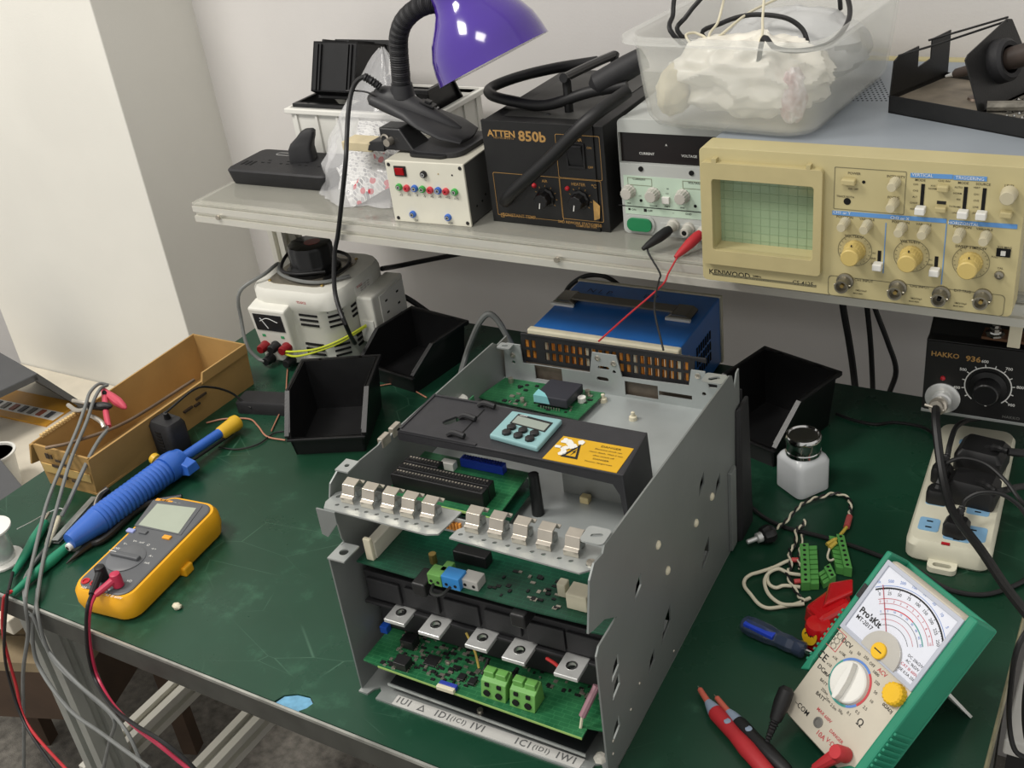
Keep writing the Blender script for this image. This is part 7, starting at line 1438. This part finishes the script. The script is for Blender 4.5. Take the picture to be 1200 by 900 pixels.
tblock('green terminal plug with white wires beside the red holder', J_(330, 750, 0), J_(320, 490, 0), J_(448, 745, 0), .012, 8, 0)
tblock('green terminal plug with the yellow-tipped wire behind the red holder', J_(665, 660, 0), J_(612, 440, 0), J_(560, 640, 0), .013, 7, 0)
tblock('small green terminal plug half under the red holder', J_(560, 690, 0), J_(520, 610, 0), J_(480, 740, 0), .010, 3, 0)
m_ww = mat('cream_wire', '#d6cfb8', .5, var=.08)
for k, (pts, lb2) in enumerate(((((320, 540), (250, 545), (150, 590), (60, 620), (0, 638), (-40, 670), (-42, 715), (0, 770), (50, 830), (110, 858), (200, 850), (300, 830), (390, 792)), 'long cream wire looped widest to the left of the green terminal plug'), (((330, 640), (250, 628), (180, 600), (115, 630), (90, 690), (120, 770), (200, 830), (300, 835), (350, 830)), 'cream wire looped beside the green terminal plug'), (((325, 720), (220, 710), (165, 725), (120, 700), (108, 650), (140, 590)), 'short cream wire folded beside the green terminal plug'))):
    cable('signal_wire', [J_(x, y, .004+.002*(k % 2)) for x, y in pts], .0019, m_ww, lb2, 'wire', 'cream wires on the mat')
def twist(label, pts, r_=.0012):
    th_ = thing('twisted_wire', label, 'wire', (0, 0, 0)); P_ = spline([V(p_) for p_ in pts], 14); k = len(P_)
    for ph, mm in ((0, m_ww), (pi, m_rub)):
        out_ = []
        for i_, p_ in enumerate(P_):
            t_ = (P_[min(i_+1, k-1)]-P_[max(i_-1, 0)]).normalized(); s_ = t_.cross(V((0, 0, 1))).normalized(); a = i_*.42+ph; out_.append(p_+s_*(r_*1.1*cos(a))+V((0, 0, r_*1.1*sin(a)+.001)))
        obj('strand', MB().tube(out_, r_, 6, curve=False), mm, th_)
    return th_
tw = twist('black and white twisted wire from the jack arching round to the green plug', [J_(165, 340, .012), J_(235, 285, .006), J_(300, 210, .005), J_(370, 158, .005), J_(460, 130, .005), J_(560, 108, .005), J_(640, 140, .005), J_(655, 200, .006), J_(645, 265, .006)])
a_, b_ = J_(650, 255, .006), J_(630, 325, .006); obj('heat_shrink', MB().cyl(a_, b_, .0034, n=10), mat('dull_red_sleeve', '#b0504e', .5), tw)
obj('ferrule_wire', MB().tube([b_, J_(590, 375, .008), J_(555, 415, .012)], .0018, 6, 5), mat('yellow_ferrule', '#c9b04a', .4), tw); obj('ferrule', MB().tube([J_(555, 405, .013), J_(500, 440, .012)], .0022, 8, curve=False), MATS['yellow_ferrule'], tw); obj('ferrule', MB().tube([J_(560, 425, .013), J_(518, 462, .012)], .0022, 8, curve=False), MATS['yellow_ferrule'], tw)
obj('thin_tail', MB().tube([J_(518, 465, .011), J_(505, 520, .006), J_(520, 545, .008), J_(548, 535, .010)], .0012, 6, 5), m_ww, tw)
twist('black and white twisted wire standing above the green plug', [J_(358, 282, .010), J_(340, 322, .008), J_(300, 345, .006), J_(290, 440, .005), J_(255, 490, .005), J_(262, 590, .005), J_(240, 640, .005), J_(300, 760, .005), J_(350, 820, .005)])
twist('short black and white twisted wire beside the green plug', [J_(340, 380, .008), J_(325, 470, .007), J_(315, 540, .008), J_(318, 600, .008)], .0010)
for (u, v, u2, v2, lb2) in ((268, 541, 320, 541, 'a'), (285, 684, 326, 680, 'b')): obj('red_ferrule', MB().cyl(J_(u, v, .007), J_(u2, v2, .007), .0026, n=10), mat('red_ferrule', '#c04a4a', .5), tw)
JK = thing('audio_jack', 'black round connector with metal tip on the mat beside the drive', 'connector', (0, 0, 0))
a_, b_ = J_(-30, 425, .010), J_(165, 350, .011); d_ = (b_-a_).normalized(); l_ = (b_-a_).length
obj('metal_tip', MB().lathe([(0, 0), (.0025, .001), (.0028, .012), (.0055, .013), (.0060, .019), (.0048, .020), (0, .020)], 14, a_, d_), m_tin, JK); obj('connector_body', MB().lathe([(.0060, .018), (.0095, .020), (.0110, .026), (.0110, l_*.8), (.0080, l_*.92), (0, l_*.93)], 20, a_, d_, flute=.12, nf=9), m_bk, JK)
